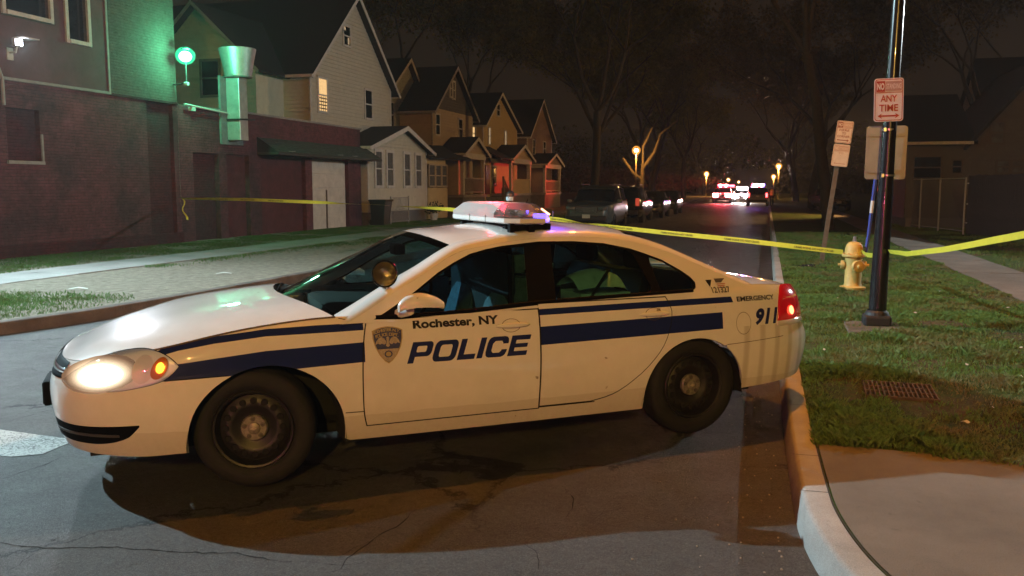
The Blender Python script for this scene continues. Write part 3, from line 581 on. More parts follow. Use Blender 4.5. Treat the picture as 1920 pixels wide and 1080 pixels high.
# house A
HA = house_x('white_house', 'cream sided two storey house with steep gable behind the garage', -16.7, 30.4, 37.9, 6.1, 34.15, 9.5, 9, M_SIDA)
win_x(HA, -16.68, 31.02, 31.68, 4.58, 5.80, M_LITW); win_x(HA, -16.68, 35.14, 35.78, 4.62, 5.78); win_x(HA, -16.68, 33.24, 33.80, 7.40, 8.14)
mb = MB(); mb.box(-16.645, -16.64, 31.02, 31.68, 4.58, 5.05); 
bl = MB()
for i in range(4): bl.box(-16.655, -16.645, 31.02, 31.68, 4.66+i*.13, 4.70+i*.13)
for y in (31.2, 31.36, 31.52): bl.box(-16.655, -16.645, y, y+.025, 4.58, 5.15)
wb(bl, 'window_guard', mat('dark_guard', (.05, .04, .03), .7), HA)
lb = MB(); lb.box(-16.655, -16.645, 33.28, 33.42, 7.98, 8.12); wb(lb, 'lit_gap', M_LITD, HA); lb = MB(); lb.box(-16.655, -16.645, 33.60, 33.72, 7.45, 7.72); wb(lb, 'lit_gap', M_LITD, HA)
mb = MB(); mb.tube([(-16.64, 30.35, 6.05), (-16.64, 30.35, .6)], .045, 8); wb(mb, 'downpipe', M_TRIM, HA)
# rear ell facing the garage roof
w = MB(); lim = lambda z: (-22.4, -17.8) if z <= 6.04 else (-22.4+2.3*(z-6.04)/2.2, -17.8-2.3*(z-6.04)/2.2); clap_y(w, 28.5, -22.4, -17.8, .8, 8.23, lim); w.quad((-17.8, 28.5, .8), (-17.8, 30.4, .8), (-17.8, 30.4, 6.04), (-17.8, 28.5, 6.04)); wb(w, 'ell_siding', M_SIDA, HA)
r_ = MB(); slab(r_, (-17.45, 28.1, 5.78), (-17.45, 34, 5.78), (-20.1, 34, 8.33), (-20.1, 28.1, 8.33), .1); slab(r_, (-22.75, 28.1, 5.78), (-22.75, 34, 5.78), (-20.1, 34, 8.33), (-20.1, 28.1, 8.33), .1); wb(r_, 'ell_roof', M_SHING, HA)
r_ = MB(); r_.add([(-17.42, 28.09, 5.79), (-20.1, 28.09, 8.34), (-20.1, 28.09, 8.16), (-17.42, 28.09, 5.63)], [(0, 1, 2, 3)]); r_.add([(-22.78, 28.09, 5.79), (-20.1, 28.09, 8.34), (-20.1, 28.09, 8.16), (-22.78, 28.09, 5.63)], [(0, 1, 2, 3)]); wb(r_, 'ell_rake_board', M_TRIMG, HA)
win_y(HA, 28.48, -20.0, -19.3, 5.0, 6.2, None, mat('ell_window_trim', (.16, .16, .14), .8))
# sunroom annex
SR = house_x('sunroom_annex', 'small cream gabled sunroom with four tall narrow windows', -15.3, 32.35, 38.70, 3.30, 35.79, 4.22, 1.9, M_SIDA, .50)
for y0, y1 in ((33.05, 33.62), (34.18, 34.76), (36.0, 36.6), (37.32, 37.92)): win_x(SR, -15.28, y0, y1, 1.72, 3.08, M_PANEL, w=.12)
PH = house_x('pale_green_house', 'pale narrow gabled house half hidden behind the sunroom annex', -18.5, 40.7, 46.6, 6.0, 44.0, 8.35, 6, mat('pale_green_siding', (.36, .36, .27), .7, var=.15, scale=4))
win_x(PH, -18.48, 44.3, 44.9, 4.7, 5.9, M_PANE, M_TRIMG); win_x(PH, -18.48, 41.6, 42.2, 4.7, 5.9, M_PANE, M_TRIMG)
# house B
HB_ = house_x('tan_house', 'tan house with dark shingled gable and side stairs to its porch', -16.7, 43.1, 49.6, 5.75, 46.24, 8.15, 9, M_SIDB, m2=M_GREYSH)
win_x(HB_, -16.68, 45.75, 46.05, 6.55, 7.4, M_PANEL); win_x(HB_, -16.68, 46.2, 46.5, 6.5, 7.35, M_PANEL); win_x(HB_, -16.68, 43.55, 44.1, 4.4, 5.4); win_x(HB_, -16.68, 47.1, 47.7, 4.4, 5.4)
mb = MB(); mb.box(-16.7, -15.3, 38.85, 41.45, KZ-.1, 1.62); clap_x(mb, -15.29, 38.85, 41.45, .2, 1.62); mb.box(-16.7, -15.35, 38.9, 41.4, 2.72, 3.0); wb(mb, 'sunroom_wall', M_SIDC, HB_)
for y0, y1 in ((38.98, 39.68), (39.85, 40.5), (40.68, 41.33)): win_x(HB_, -15.29, y0, y1, 1.72, 2.68, M_PANEL, M_SIDB, w=.07)
r_ = MB(); slab(r_, (-15.0, 38.6, 3.02), (-15.0, 44.4, 3.12), (-16.8, 44.4, 3.9), (-16.8, 38.6, 3.55), .1); wb(r_, 'porch_roof', M_SHING, HB_)
def porch(root, X, y0, y1, yg0, yg1, zf, zr, za, wall, solid_rail=True, back=-16.7, posts=2):
    gable_roof_x(root, back, X, yg0, yg1, zr+.32, (yg0+yg1)/2, za, .25, 'porch_roof', rake=M_TRIM)
    b = MB(); b.box(X-.18, X+.02, yg0, yg1, zr, zr+.30); b.box(back, X, yg0, yg0+.16, zr, zr+.30); b.box(back, X, yg1-.16, yg1, zr, zr+.30); wb(b, 'porch_beam', M_TRIM, root)
    g = MB(); ym = (yg0+yg1)/2; clap_x(g, X, yg0, yg1, zr+.30, za-.02, lambda z: (yg0+(ym-yg0)*(z-zr-.3)/(za-zr-.3), yg1-(yg1-ym)*(z-zr-.3)/(za-zr-.3))); wb(g, 'porch_gable', wall, root)
    for i in range(posts):
        y = yg0+.08+(yg1-yg0-.36)*i/(posts-1); p = MB(); p.cbox(X-.19, X-.01, y, y+.20, zf, zr, .015); wb(p, 'porch_post', M_TRIM, root)
    f = MB(); f.box(back, X+.05, yg0-.05, yg1+.05, zf-.14, zf); wb(f, 'porch_floor', M_TRIMG, root)
    s = MB(); s.box(back, X-.05, yg0+.05, yg1-.05, KZ-.1, zf-.14); wb(s, 'porch_base', bpy.data.materials['grey_foundation'], root)
    if solid_rail:
        q = MB(); clap_x(q, X-.10, yg0+.25, yg1-.25, zf+.0, zf+.85, e=.12); q.box(X-.16, X-.04, yg0+.22, yg1-.22, zf+.85, zf+.92); wb(q, 'porch_rail', wall, root)
    else:
        q = MB(); q.box(X-.12, X-.05, yg0+.2, yg1-.2, zf+.82, zf+.90); q.box(X-.11, X-.06, yg0+.2, yg1-.2, zf+.10, zf+.16); rl_ = wb(q, 'porch_rail', M_TRIMG, root)
        for i in range(int((yg1-yg0-.4)/.16)):
            y = yg0+.24+i*.16; q = MB(); q.box(X-.105, X-.065, y, y+.04, zf+.16, zf+.82); wb(q, 'baluster', M_TRIMG, root, rl_)
porch(HB_, -15.3, 43.7, 47.75, 43.9, 47.75, 1.25, 3.15, 4.30, M_SIDB, False)
w = MB(); w.box(-16.66, -15.5, 43.72, 43.78, 1.25, 3.1); clap_y(w, 43.72, -16.7, -15.6, 1.25, 3.1); wb(w, 'porch_screen', M_SIDB, HB_)
win_x(HB_, -16.66, 45.3, 46.1, 1.9, 2.95, M_PANEL, M_SIDB)
for i in range(7):
    s = MB(); s.box(-15.3+.0, -14.2, 47.8+i*.24, 48.1+i*.24, KZ-.05, 1.25-.155*(i+1)+.0); wb(s, 'stair_step', M_TRIMG, HB_)
hr = MB(); hr.tube([(-14.25, 47.75, 2.2), (-14.25, 49.5, 1.05)], .035, 6); hr.box(-14.3, -14.2, 49.45, 49.55, KZ, 1.15); hr.box(-14.3, -14.2, 47.7, 47.8, KZ, 2.25); h_ = wb(hr, 'stair_rail', M_SIDD, HB_)
for i in range(8):
    s = MB(); y = 47.95+i*.2; s.box(-14.27, -14.23, y, y+.03, 1.15-.155*(y-47.8)/.24, 2.12-.65*(y-47.8)); wb(s, 'baluster', M_SIDD, HB_, h_)
# house C
HC = house_x('yellow_house', 'yellow gabled house whose porch rail glows red', -16.7, 51.6, 59.2, 5.55, 54.7, 7.6, 9, M_SIDC)
win_x(HC, -16.68, 52.62, 53.0, 4.3, 5.3, M_LITD, w=.07); win_x(HC, -16.68, 56.12, 56.5, 4.3, 5.3, M_LITD, w=.07); win_x(HC, -16.68, 54.4, 55.0, 6.2, 6.9, w=.07); win_y(HC, 51.58, -17.8, -17.2, 4.5, 5.3, M_LITW)
porch(HC, -15.3, 47.7, 58.3, 53.0, 57.9, 1.25, 3.15, 4.33, M_SIDC, True)
r_ = MB(); slab(r_, (-15.1, 50.2, 3.35), (-15.1, 53.0, 3.35), (-16.8, 53.0, 4.2), (-16.8, 50.2, 4.2), .1); wb(r_, 'side_roof', M_SHING, HC)
mb = MB(); mb.box(-16.67, -16.6, 51.9, 52.7, 1.2, 3.0); wb(mb, 'front_door', mat('dark_red_door', (.18, .02, .02), .5), HC); win_x(HC, -16.66, 53.4, 54.1, 1.8, 2.9, M_PANE)
mb = MB(); mb.cbox(-15.4, -15.0, 51.2, 51.6, KZ, 1.6, .02); wb(mb, 'porch_pier', mat('grey_pier', (.14, .13, .125), .9, var=.2), HC)
# house D
HD = house_x('brown_house', 'dark brown house with red lit porch beyond the yellow house', -16.7, 62.0, 69.5, 5.45, 65.6, 8.2, 9, M_SIDD)
win_x(HD, -16.68, 63.4, 64.0, 4.1, 5.1, M_PANEL, w=.07); win_x(HD, -16.68, 66.6, 67.3, 4.1, 5.1, w=.07)
porch(HD, -15.3, 61.5, 67.5, 61.8, 66.8, 1.25, 3.02, 4.1, M_SIDD, False)
# houses further along, mostly dark
far = []
far_unused = [('grey_house', 'dark grey house far along the left side behind trees', -17, 74, 81, 5.4, 77.5, 8.4, M_SIDB), ('pale_house', 'dim pale gabled house furthest along the left side', -17, 86, 93, 5.2, 89.5, 8.0, M_SIDA), ]
for nm, lbl, X, a, b_, ze, ya, za, m_ in far:
    h_ = house_x(nm, lbl, X, a, b_, ze, ya, za, 9, m_)
    for y in (a+1.2, b_-1.9): win_x(h_, X+.02, y, y+.7, 3.9, 5.0, w=.08); win_x(h_, X+.02, y, y+.7, 1.6, 2.8, w=.08)
    porch(h_, X+1.5, a, b_, a+.8, b_-.8, 1.1, 3.0, 3.9, m_, True, back=X)
# ---------------------------------------------------------------- right side house and fences
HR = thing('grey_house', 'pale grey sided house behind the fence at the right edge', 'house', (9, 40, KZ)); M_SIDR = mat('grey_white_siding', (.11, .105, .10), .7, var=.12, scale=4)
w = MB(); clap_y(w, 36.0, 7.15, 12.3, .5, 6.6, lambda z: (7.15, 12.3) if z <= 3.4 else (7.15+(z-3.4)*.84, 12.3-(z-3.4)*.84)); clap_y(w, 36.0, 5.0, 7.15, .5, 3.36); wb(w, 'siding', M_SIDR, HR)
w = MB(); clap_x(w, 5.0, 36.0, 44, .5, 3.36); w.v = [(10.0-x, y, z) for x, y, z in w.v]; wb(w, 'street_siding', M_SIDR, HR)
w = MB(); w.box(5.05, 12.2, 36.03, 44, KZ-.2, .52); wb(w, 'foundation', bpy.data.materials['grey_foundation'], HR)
r_ = MB(); slab(r_, (4.6, 35.7, 3.30), (7.3, 35.7, 3.30), (7.3, 40, 5.4), (4.6, 40, 5.4), .1); slab(r_, (6.85, 35.7, 3.05), (6.85, 44.5, 3.05), (9.725, 44.5, 6.55), (9.725, 35.7, 6.55), .1); slab(r_, (12.6, 35.7, 3.05), (12.6, 44.5, 3.05), (9.725, 44.5, 6.55), (9.725, 35.7, 6.55), .1); r__ = wb(r_, 'roof', M_SHING, HR)
r_ = MB(); r_.box(4.6, 7.15, 35.62, 35.70, 3.20, 3.31); wb(r_, 'gutter', M_TRIM, HR, r__)
M_GRT = mat('dark_window_trim', (.10, .09, .085), .7); M_PANE2 = mat('reflecting_pane', (.12, .13, .14), .15, var=.4, scale=4)
win_y(HR, 35.98, 7.78, 8.16, 3.25, 3.97, M_PANE2, M_GRT, .06); win_y(HR, 35.98, 8.03, 8.40, 2.18, 2.58, M_PANE2, M_GRT, .06); win_y(HR, 35.98, 8.52, 8.88, 2.18, 2.58, M_PANE2, M_GRT, .06); win_y(HR, 35.98, 6.56, 6.84, 2.18, 2.62, M_PANE, M_GRT, .05); win_y(HR, 35.98, 5.25, 6.15, 2.0, 2.75, M_PANE, M_GRT, .06)
def fence_run(root, p, q, zt, n, m, w=.14, name='board', zb=KZ+.05, t=.02, gap=.01):
    a, b = Vector(p), Vector(q); L_ = (b-a).length; u = (b-a).normalized(); nn = Vector((-u.y, u.x)); n = int(L_/w)
    base = MB(); base.add([(0, -t/2, 0), (w-gap, -t/2, 0), (w-gap, t/2, 0), (0, t/2, 0), (0, -t/2, 1), (w-gap, -t/2, 1), (w-gap, t/2, 1), (0, t/2, 1)], [(0, 3, 2, 1), (4, 5, 6, 7), (0, 1, 5, 4), (1, 2, 6, 5), (2, 3, 7, 6), (3, 0, 4, 7)])
    first = None
    for i in range(n):
        if first is None: o = base.build(name, m, root); first = o
        else: o = first.copy(); col.objects.link(o)
        pt = a+u*(i*w); o.location = (pt.x-root.location.x, pt.y-root.location.y, zb-root.location.z); o.rotation_euler = (0, 0, math.atan2(u.y, u.x)); o.scale = (1, 1, zt-zb+random.uniform(-.03, .02))
M_FENCE = mat('dark_stained_fence', (.055, .035, .035), .85, var=.35, scale=6)
F1 = thing('stockade_fence', 'tall dark wooden stockade fence at the right edge', 'fence', (7, 26, KZ))
fence_run(F1, (6.14, 31.0), (8.3, 19.0), 2.02, 0, M_FENCE)
for p in ((6.17, 31.0), (6.6, 28.4), (7.1, 25.6), (7.6, 22.8)):
    s = MB(); s.box(p[0]+.03, p[0]+.13, p[1]-.05, p[1]+.05, KZ, 2.0); wb(s, 'post', M_FENCE, F1)
for z in (.5, 1.1, 1.75): s = MB(); s.box(6.11, 6.16, 30.93, 31.05, z, z+.04); wb(s, 'hinge', M_TRIM, F1)
F2 = thing('slatted_wire_fence', 'see-through grey wire fence with pale posts before the grey house', 'fence', (5.7, 33.5, KZ))
M_FP = mat('pale_fence_post', (.38, .36, .33), .6)
for (x, y) in ((5.15, 36.6), (5.38, 35.0), (5.70, 33.2), (6.08, 31.1)):
    s = MB(); s.tube([(x, y, KZ), (x, y, 1.96)], .03, 8); wb(s, 'post', M_FP, F2)
s = MB(); s.tube([(5.15, 36.6, 1.93), (6.08, 31.1, 1.93)], .02, 6); wb(s, 'rail', M_FP, F2); s = MB(); s.tube([(5.15, 36.6, .25), (6.08, 31.1, .25)], .012, 6); wb(s, 'rail', M_FP, F2)
M_WIRE = mat('fence_wire', (.22, .21, .20), .6)
s = MB()
for i in range(46):
    t = i/45; x, y = 5.15+.93*t, 36.6-5.5*t; 
    for sg in (-1, 1):
        t2 = min(1, max(0, t+sg*.3)); s.tube([(x, y, .25), (5.15+.93*t2, 36.6-5.5*t2, .25+1.68*abs(t2-t)/.3)], .004, 3, False)
tag(wb(s, 'wire_mesh', M_WIRE, F2), kind='stuff')
# ---------------------------------------------------------------- things by the garage
TB_ = thing('wheelie_bin', 'dark wheeled rubbish bin by the garage corner', 'bin', (-14.7, 32.3, KZ)); M_BIN = mat('dark_green_plastic', (.012, .018, .014), .5)
s = MB(); s.add([(-15.0, 32.05, .16), (-14.5, 32.05, .16), (-14.5, 32.6, .16), (-15.0, 32.6, .16), (-15.06, 31.98, 1.08), (-14.40, 31.98, 1.08), (-14.40, 32.68, 1.08), (-15.06, 32.68, 1.08)], [(0, 3, 2, 1), (4, 5, 6, 7), (0, 1, 5, 4), (1, 2, 6, 5), (2, 3, 7, 6), (3, 0, 4, 7)]); wb(s, 'body', M_BIN, TB_)
s = MB(); s.cbox(-15.1, -14.35, 31.94, 32.72, 1.08, 1.16, .02); wb(s, 'lid', M_BIN, TB_); 
for y in (32.1, 32.55):
    s = MB(); s.lathe([(.001, -.03), (.12, -.03), (.12, .03), (.001, .03)], 16, c=(-15.02, y, .27), axis='y'); wb(s, 'wheel', M_BIN, TB_)
CF = thing('chain_link_gate', 'low chain link gate between rubbish bin and sunroom', 'gate', (-14.4, 33, KZ))
for y in (32.75, 34.6):
    s = MB(); s.tube([(-14.5, y, KZ), (-14.5, y, 1.28)], .03, 8); wb(s, 'post', M_TRIMG, CF)
s = MB(); s.tube([(-14.5, 32.75, 1.22), (-14.5, 34.6, 1.22)], .02, 6); wb(s, 'rail', M_TRIMG, CF); s = MB(); s.tube([(-14.5, 32.75, .25), (-14.5, 34.6, .25)], .015, 6); wb(s, 'rail', M_TRIMG, CF)
s = MB()
for i in range(24):
    y = 32.75+1.85*i/23
    for sg in (-1, 1):
        y2 = min(34.6, max(32.75, y+sg*.97)); s.tube([(-14.5, y, .25), (-14.5, y2, .25+.97*abs(y2-y)/.97)], .005, 3, False)
tag(wb(s, 'wire_mesh', M_WIRE, CF), kind='stuff')
PT = thing('flower_pot', 'white flower pot with dark shrub at the sunroom corner', 'planter', (-14.6, 37.8, KZ))
s = MB(); s.lathe([(.001, KZ), (.14, KZ), (.20, .42), (.21, .46), (.18, .46), (.17, .40), (.001, .40)], 18, c=(-14.6, 37.8, 0)); wb(s, 'pot', M_TRIM, PT, smooth=40)
s = MB()
for i in range(220):
    c_ = Vector((-14.6, 37.8, .66))+Vector((random.gauss(0, .17), random.gauss(0, .20), random.gauss(0, .12))); a, b_ = Vector((random.gauss(0, 1), random.gauss(0, 1), random.gauss(0, 1))).normalized()*.06, Vector((random.gauss(0, 1), random.gauss(0, 1), random.gauss(0, 1))).normalized()*.06
    s.add([tuple(c_-a), tuple(c_+b_), tuple(c_+a), tuple(c_-b_)], [(0, 1, 2, 3)])
tag(wb(s, 'leaves', mat('dark_leaf', (.02, .03, .015), .7), PT), kind='stuff')
# ---------------------------------------------------------------- police car surface functions (x back from front axle, d out from centre line)
XF0, LF, XR0, LR = -1.07, 1.16, 4.02, 0.90
def lerp_tab(t, xs, ys):
    if t <= xs[0]: return ys[0]
    for i in range(len(xs)-1):
        if t <= xs[i+1]:
            k = (t-xs[i])/(xs[i+1]-xs[i]); return ys[i]+(ys[i+1]-ys[i])*k
    return ys[-1]
def smooth_tab(t, xs, ys):
    # catmull-rom through the table
    n = len(xs)
    if t <= xs[0]: return ys[0]
    if t >= xs[-1]: return ys[-1]
    i = 0
    while t > xs[i+1]: i += 1
    h = xs[i+1]-xs[i]; k = (t-xs[i])/h
    m0 = (ys[i+1]-ys[i-1])/(xs[i+1]-xs[i-1]) if i > 0 else (ys[1]-ys[0])/h
    m1 = (ys[i+2]-ys[i])/(xs[i+2]-xs[i]) if i < n-2 else (ys[-1]-ys[-2])/h
    k2, k3 = k*k, k*k*k
    return (2*k3-3*k2+1)*ys[i]+(k3-2*k2+k)*h*m0+(-2*k3+3*k2)*ys[i+1]+(k3-k2)*h*m1
ZW = [.15, .22, .30, .45, .60, .72, .80, .88, .94, 1.00, 1.08]
WW = [.84, .872, .893, .915, .925, .918, .908, .892, .872, .84, .78]
ZF = [.18, .24, .32, .45, .56, .64, .70, .76, .82, .90]
FX = [.09, .055, .025, .0, .0, .03, .07, .12, .18, .26]
ZR = [.25, .32, .42, .55, .62, .70, .80, .92, 1.0, 1.06]
RX = [.16, .08, .03, .0, .015, .07, .11, .16, .20, .24]
def theta_f(x): return math.acos(max(-1, min(1, 1-(x-XF0)/LF))) if x < XF0+LF else math.pi/2
def theta_r(x): return math.acos(max(-1, min(1, 1-(XR0-x)/LR))) if x > XR0-LR else math.pi/2
def cap(th, n):
    c = max(0., math.cos(th)); return (max(0., 1-c**n))**(1/n)
def shoulder(x):
    return smooth_tab(x, [-1.07, -.85, -.62, -.476, -.207, .072, .42, .62, 1.126, 1.66, 2.46, 2.80, 3.1, 3.4, 3.65, 3.9, 4.06],
                      [.70, .735, .785, .812, .862, .900, .925, .918, .922, .950, .968, .975, .990, .985, .965, .93, .90])
def body_d(x, z):
    w = smooth_tab(z, ZW, WW)
    d = w*cap(theta_f(x), 2.9)*cap(theta_r(x), 3.0)
    zs = shoulder(x); t = (z-(zs-.10))/.10
    if t > 0: d *= 1-(.045 if x < .3 else .012 if x > .7 else .045-.033*(x-.3)/.4)*t*t
    return d
def body_x(x, z):
    cf = math.cos(theta_f(x)); cr = math.cos(theta_r(x))
    return x + smooth_tab(z, ZF, FX)*cf*cf - smooth_tab(z, ZR, RX)*cr*cr
def body_p(x, z, off=0.):
    """point on the driver's side (negative y) at nominal station x and height z, pushed out by off"""
    d = body_d(x, z); X = body_x(x, z)
    if off:
        e = 4e-3
        x2 = min(x+e, XR0-1e-4); x1 = max(x-e, XF0+1e-4)
        a = (body_x(x2, z)-body_x(x1, z), body_d(x2, z)-body_d(x1, z))
        b = (body_x(x, z+e)-body_x(x, z-e), body_d(x, z+e)-body_d(x, z-e))
        # tangent1=(ax,ad,0) tangent2=(bx,bd,2e) -> normal = t2 x t1 flipped outwards
        nx, nd, nz = -a[1]*2*e, a[0]*2*e, b[0]*a[1]-b[1]*a[0]
        l = math.sqrt(nx*nx+nd*nd+nz*nz) or 1
        X += nx/l*off; d += nd/l*off; z += nz/l*off
    return (X, -d, z)
def arch(x):
    for xc, a, b, zc in ((.055, .42, .400, .288), (2.79, .378, .362, .30)):
        if abs(x-xc) < a: return zc+b*math.sqrt(max(0., 1-((x-xc)/a)**2))
    return -1
def bottom(x):
    z = smooth_tab(x, [-1.07, -.6, -.38, .46, .5, 2.4, 2.43, 3.15, 3.4, 3.8, 4.06], [.235, .225, .235, .235, .215, .215, .22, .29, .305, .33, .35])
    return max(z, arch(x))
def slant_d(z): return .872-(z-.93)*.55
# ---------------------------------------------------------------- police car
def pw_ramp(N, L, x, x0, x1, pts, z0, z1):
    """piecewise linear z(x) as a grey ramp"""
    t = mathn(N, L, 'DIVIDE', mathn(N, L, 'SUBTRACT', x, x0), x1-x0)
    c = ramp(N, L, t, [((px-x0)/(x1-x0), (pz-z0)/(z1-z0)) for px, pz in pts])
    return mathn(N, L, 'ADD', mathn(N, L, 'MULTIPLY', c, z1-z0), z0)
def car_paint():
    m, nt, N, L, b = nodes('white_police_paint')
    tc = N.new('ShaderNodeTexCoord'); sp = N.new('ShaderNodeSeparateXYZ'); L.new(tc.outputs['Object'], sp.inputs[0])
    x, y, z = sp.outputs
    # grime low down, plus darker vertical bands on the tail
    n1 = noise(N, L, tc.outputs['Object'], 5, 6, .7); n2 = noise(N, L, tc.outputs['Object'], 38, 5, .7)
    white = ramp(N, L, n1, [(.3, (.72, .71, .69)), (.7, (.80, .79, .77))])
    low = mathn(N, L, 'MULTIPLY', mathn(N, L, 'DIVIDE', mathn(N, L, 'SUBTRACT', .46, z), .26, True), mathn(N, L, 'ADD', n2, .1), True)
    c = mixrgb(N, L, white, (.36, .31, .25), mathn(N, L, 'MULTIPLY', low, .55))
    edge = mathn(N, L, 'LESS_THAN', z, mathn(N, L, 'ADD', .345, mathn(N, L, 'MULTIPLY', n1, .03))); c = mixrgb(N, L, c, (.40, .35, .28), mathn(N, L, 'MULTIPLY', edge, .30))
    n5 = noise(N, L, tc.outputs['Object'], 13, 3, .5); c = mixrgb(N, L, c, (.16, .09, .05), ramp(N, L, n5, [(.735, 0.), (.765, .7)]))
    wv = N.new('ShaderNodeTexWave'); wv.inputs['Scale'].default_value = 2.2; wv.inputs['Distortion'].default_value = 1.2; wv.inputs['Detail Scale'].default_value = .4
    mp = N.new('ShaderNodeMapping'); mp.inputs['Scale'].default_value = (1.1, 1.1, .02); L.new(tc.outputs['Object'], mp.inputs[0]); L.new(mp.outputs[0], wv.inputs[0])
    tail_band = mathn(N, L, 'MULTIPLY', ramp(N, L, wv.outputs['Fac'], [(.55, 0.), (.95, 1.)]), mathn(N, L, 'MULTIPLY', mathn(N, L, 'GREATER_THAN', x, 3.1), mathn(N, L, 'LESS_THAN', z, .72)))
    c = mixrgb(N, L, c, (.33, .29, .24), mathn(N, L, 'MULTIPLY', tail_band, .42))
    def band(lo, hi, xa, xb):
        a = mathn(N, L, 'GREATER_THAN', z, lo); bb = mathn(N, L, 'LESS_THAN', z, hi)
        r = mathn(N, L, 'MULTIPLY', mathn(N, L, 'GREATER_THAN', x, xa), mathn(N, L, 'LESS_THAN', x, xb))
        return mathn(N, L, 'MULTIPLY', mathn(N, L, 'MULTIPLY', a, bb), r)
    P = lambda pts: pw_ramp(N, L, x, -.6, .7, pts, .5, 1.)
    f1 = band(P([(-.46, .772), (-.39, .791), (-.214, .820), (.053, .844), (.59, .847)]), P([(-.525, .772), (-.46, .806), (-.374, .827), (-.213, .854), (.057, .880), (.323, .886), (.59, .888)]), -.5, .588)
    f2 = band(P([(-.49, .637), (-.188, .646), (.286, .662), (.59, .670)]), P([(-.47, .70), (-.406, .724), (-.213, .745), (.049, .768), (.59, .781)]), -.49, .588)
    slope1 = mathn(N, L, 'ADD', 3.078, mathn(N, L, 'MULTIPLY', mathn(N, L, 'SUBTRACT', .9, z), .3))
    Q = lambda pts: pw_ramp(N, L, x, 1.6, 3.2, pts, .5, 1.)
    r1 = band(Q([(1.66, .872), (3.1, .882)]), Q([(1.66, .908), (2.38, .916), (3.1, .920)]), 1.668, slope1)
    r2 = band(Q([(1.66, .693), (3.0, .713)]), Q([(1.66, .804), (3.0, .822)]), 1.668, 2.99)
    st = mathn(N, L, 'MAXIMUM', mathn(N, L, 'MAXIMUM', f1, f2), mathn(N, L, 'MAXIMUM', r1, r2))
    side = mathn(N, L, 'GREATER_THAN', mathn(N, L, 'ABSOLUTE', y), .5)
    st = mathn(N, L, 'MULTIPLY', st, side)
    c = mixrgb(N, L, c, (.012, .022, .125), st)
    L.new(c, b.inputs['Base Color'])
    L.new(mathn(N, L, 'ADD', .24, mathn(N, L, 'MULTIPLY', n1, .16)), b.inputs['Roughness'])
    b.inputs['Specular IOR Level'].default_value = .12; b.inputs['Coat Weight'].default_value = 1.0; b.inputs['Coat Roughness'].default_value = .035
    return m
PAINT = car_paint()
M_DARK = mat('black_plastic_trim', (.0035, .0035, .004), .7, spec=.06)
M_VOID = mat('black_gap', (.004, .004, .004), .9)
M_NAVY = mat('navy_vinyl_letter', (.012, .020, .115), .3)
M_BLACKV = mat('black_vinyl_letter', (.012, .012, .016), .35)
M_CHROME = mat('chrome', (.75, .75, .76), .12, 1)
M_RUBBER = mat('tyre_rubber', (.008, .008, .008), .8, var=.4, scale=30)
M_STEEL = mat('black_steel_wheel', (.010, .009, .009), .5, .0, var=.3, scale=20)
M_CAP = mat('scuffed_alloy_cap', (.22, .20, .17), .5, .4, var=.4, scale=40)
M_GLASS = thin_glass('car_side_glass', (.30, .50, .56)); M_WIND = thin_glass('windscreen_glass', (.55, .66, .60))
M_LENS = thin_glass('clear_lens', (.86, .86, .86))
M_SEAT = mat('grey_blue_seat_cloth', (.15, .19, .22), .9, var=.3, scale=30)
M_INT = mat('dark_cabin_plastic', (.03, .03, .033), .7)
CAR_LOC = (-3.17, 4.81, 0); CAR_RZ = R(38.06)
def both(mb, name, m, par, smooth=False):
    pars = par if isinstance(par, list) else [par, par]
    o1 = mb.build(name, m, pars[0], smooth); m2 = MB(); m2.v = [(x, -y, z) for x, y, z in mb.v]; m2.f = [f[::-1] for f in mb.f]; m2.m = list(mb.m)
    return [o1, m2.build(name, m, pars[1], smooth)]
def one(p): return p[0] if isinstance(p, list) else p
car = thing('police_car', 'white and blue police car parked across the street with headlights on', 'police car', CAR_LOC, CAR_RZ)
def fr(a, b, n): return [a+(b-a)*i/(n-1) for i in range(n)]
def stations(a, b):
    """nominal x stations, dense at the rounded ends and at the wheel arches"""
    xs = set()
    for i in range(41): xs.add(round(XF0+LF*(1-math.cos(math.pi/2*i/40)), 5))
    for i in range(41): xs.add(round(XR0-LR*(1-math.cos(math.pi/2*i/40)), 5))
    for xc, w in ((.055, .42), (2.79, .378)):
        for i in range(33): xs.add(round(xc-w*math.cos(math.pi*i/32)*.99999, 6))
        xs.add(round(xc-w-.0004, 5)); xs.add(round(xc+w+.0004, 5))
    for i in range(60): xs.add(round(.1+3.0*i/59, 5))
    xs = sorted(x for x in xs if a < x < b)
    return [a]+xs+[b]
def cols_panel(mb, xs, zlo, zhi, nz=14, off=0.):
    return mb.grid([[body_p(x, zlo(x)+(zhi(x)-zlo(x))*j/(nz-1), off) for j in range(nz)] for x in xs])
SEAM_F = lambda x: smooth_tab(x, [-1.07, -.97, -.85, -.6, -.48, -.1], [.59, .592, .585, .605, .637, .65])
SEAM_R = lambda x: smooth_tab(x, [2.7, 3.05, 3.4, 3.7, 4.06], [.60, .606, .625, .64, .64])
E_ = 1e-4
bumper = MB(); cols_panel(bumper, stations(XF0+E_, -.135), lambda x: bottom(x), lambda x: max(SEAM_F(x), bottom(x)+.001), 12)
bumper.mirror_y(); bumper = bumper.build('front_bumper', PAINT, car, True, 1e-4)
rb = MB(); cols_panel(rb, stations(3.02, XR0-E_), lambda x: bottom(x), lambda x: max(SEAM_R(x), bottom(x)+.001), 12)
rb.mirror_y(); rear_bumper = rb.build('rear_bumper', PAINT, car, True, 1e-4)
fen = MB(); cols_panel(fen, stations(XF0+E_, 1.2), lambda x: max(bottom(x), SEAM_F(x)) if x < -.135 else bottom(x), shoulder, 16)
cols_panel(fen, stations(1.2, XR0-E_), lambda x: max(bottom(x), SEAM_R(x)) if x > 3.02 else bottom(x), shoulder, 16)
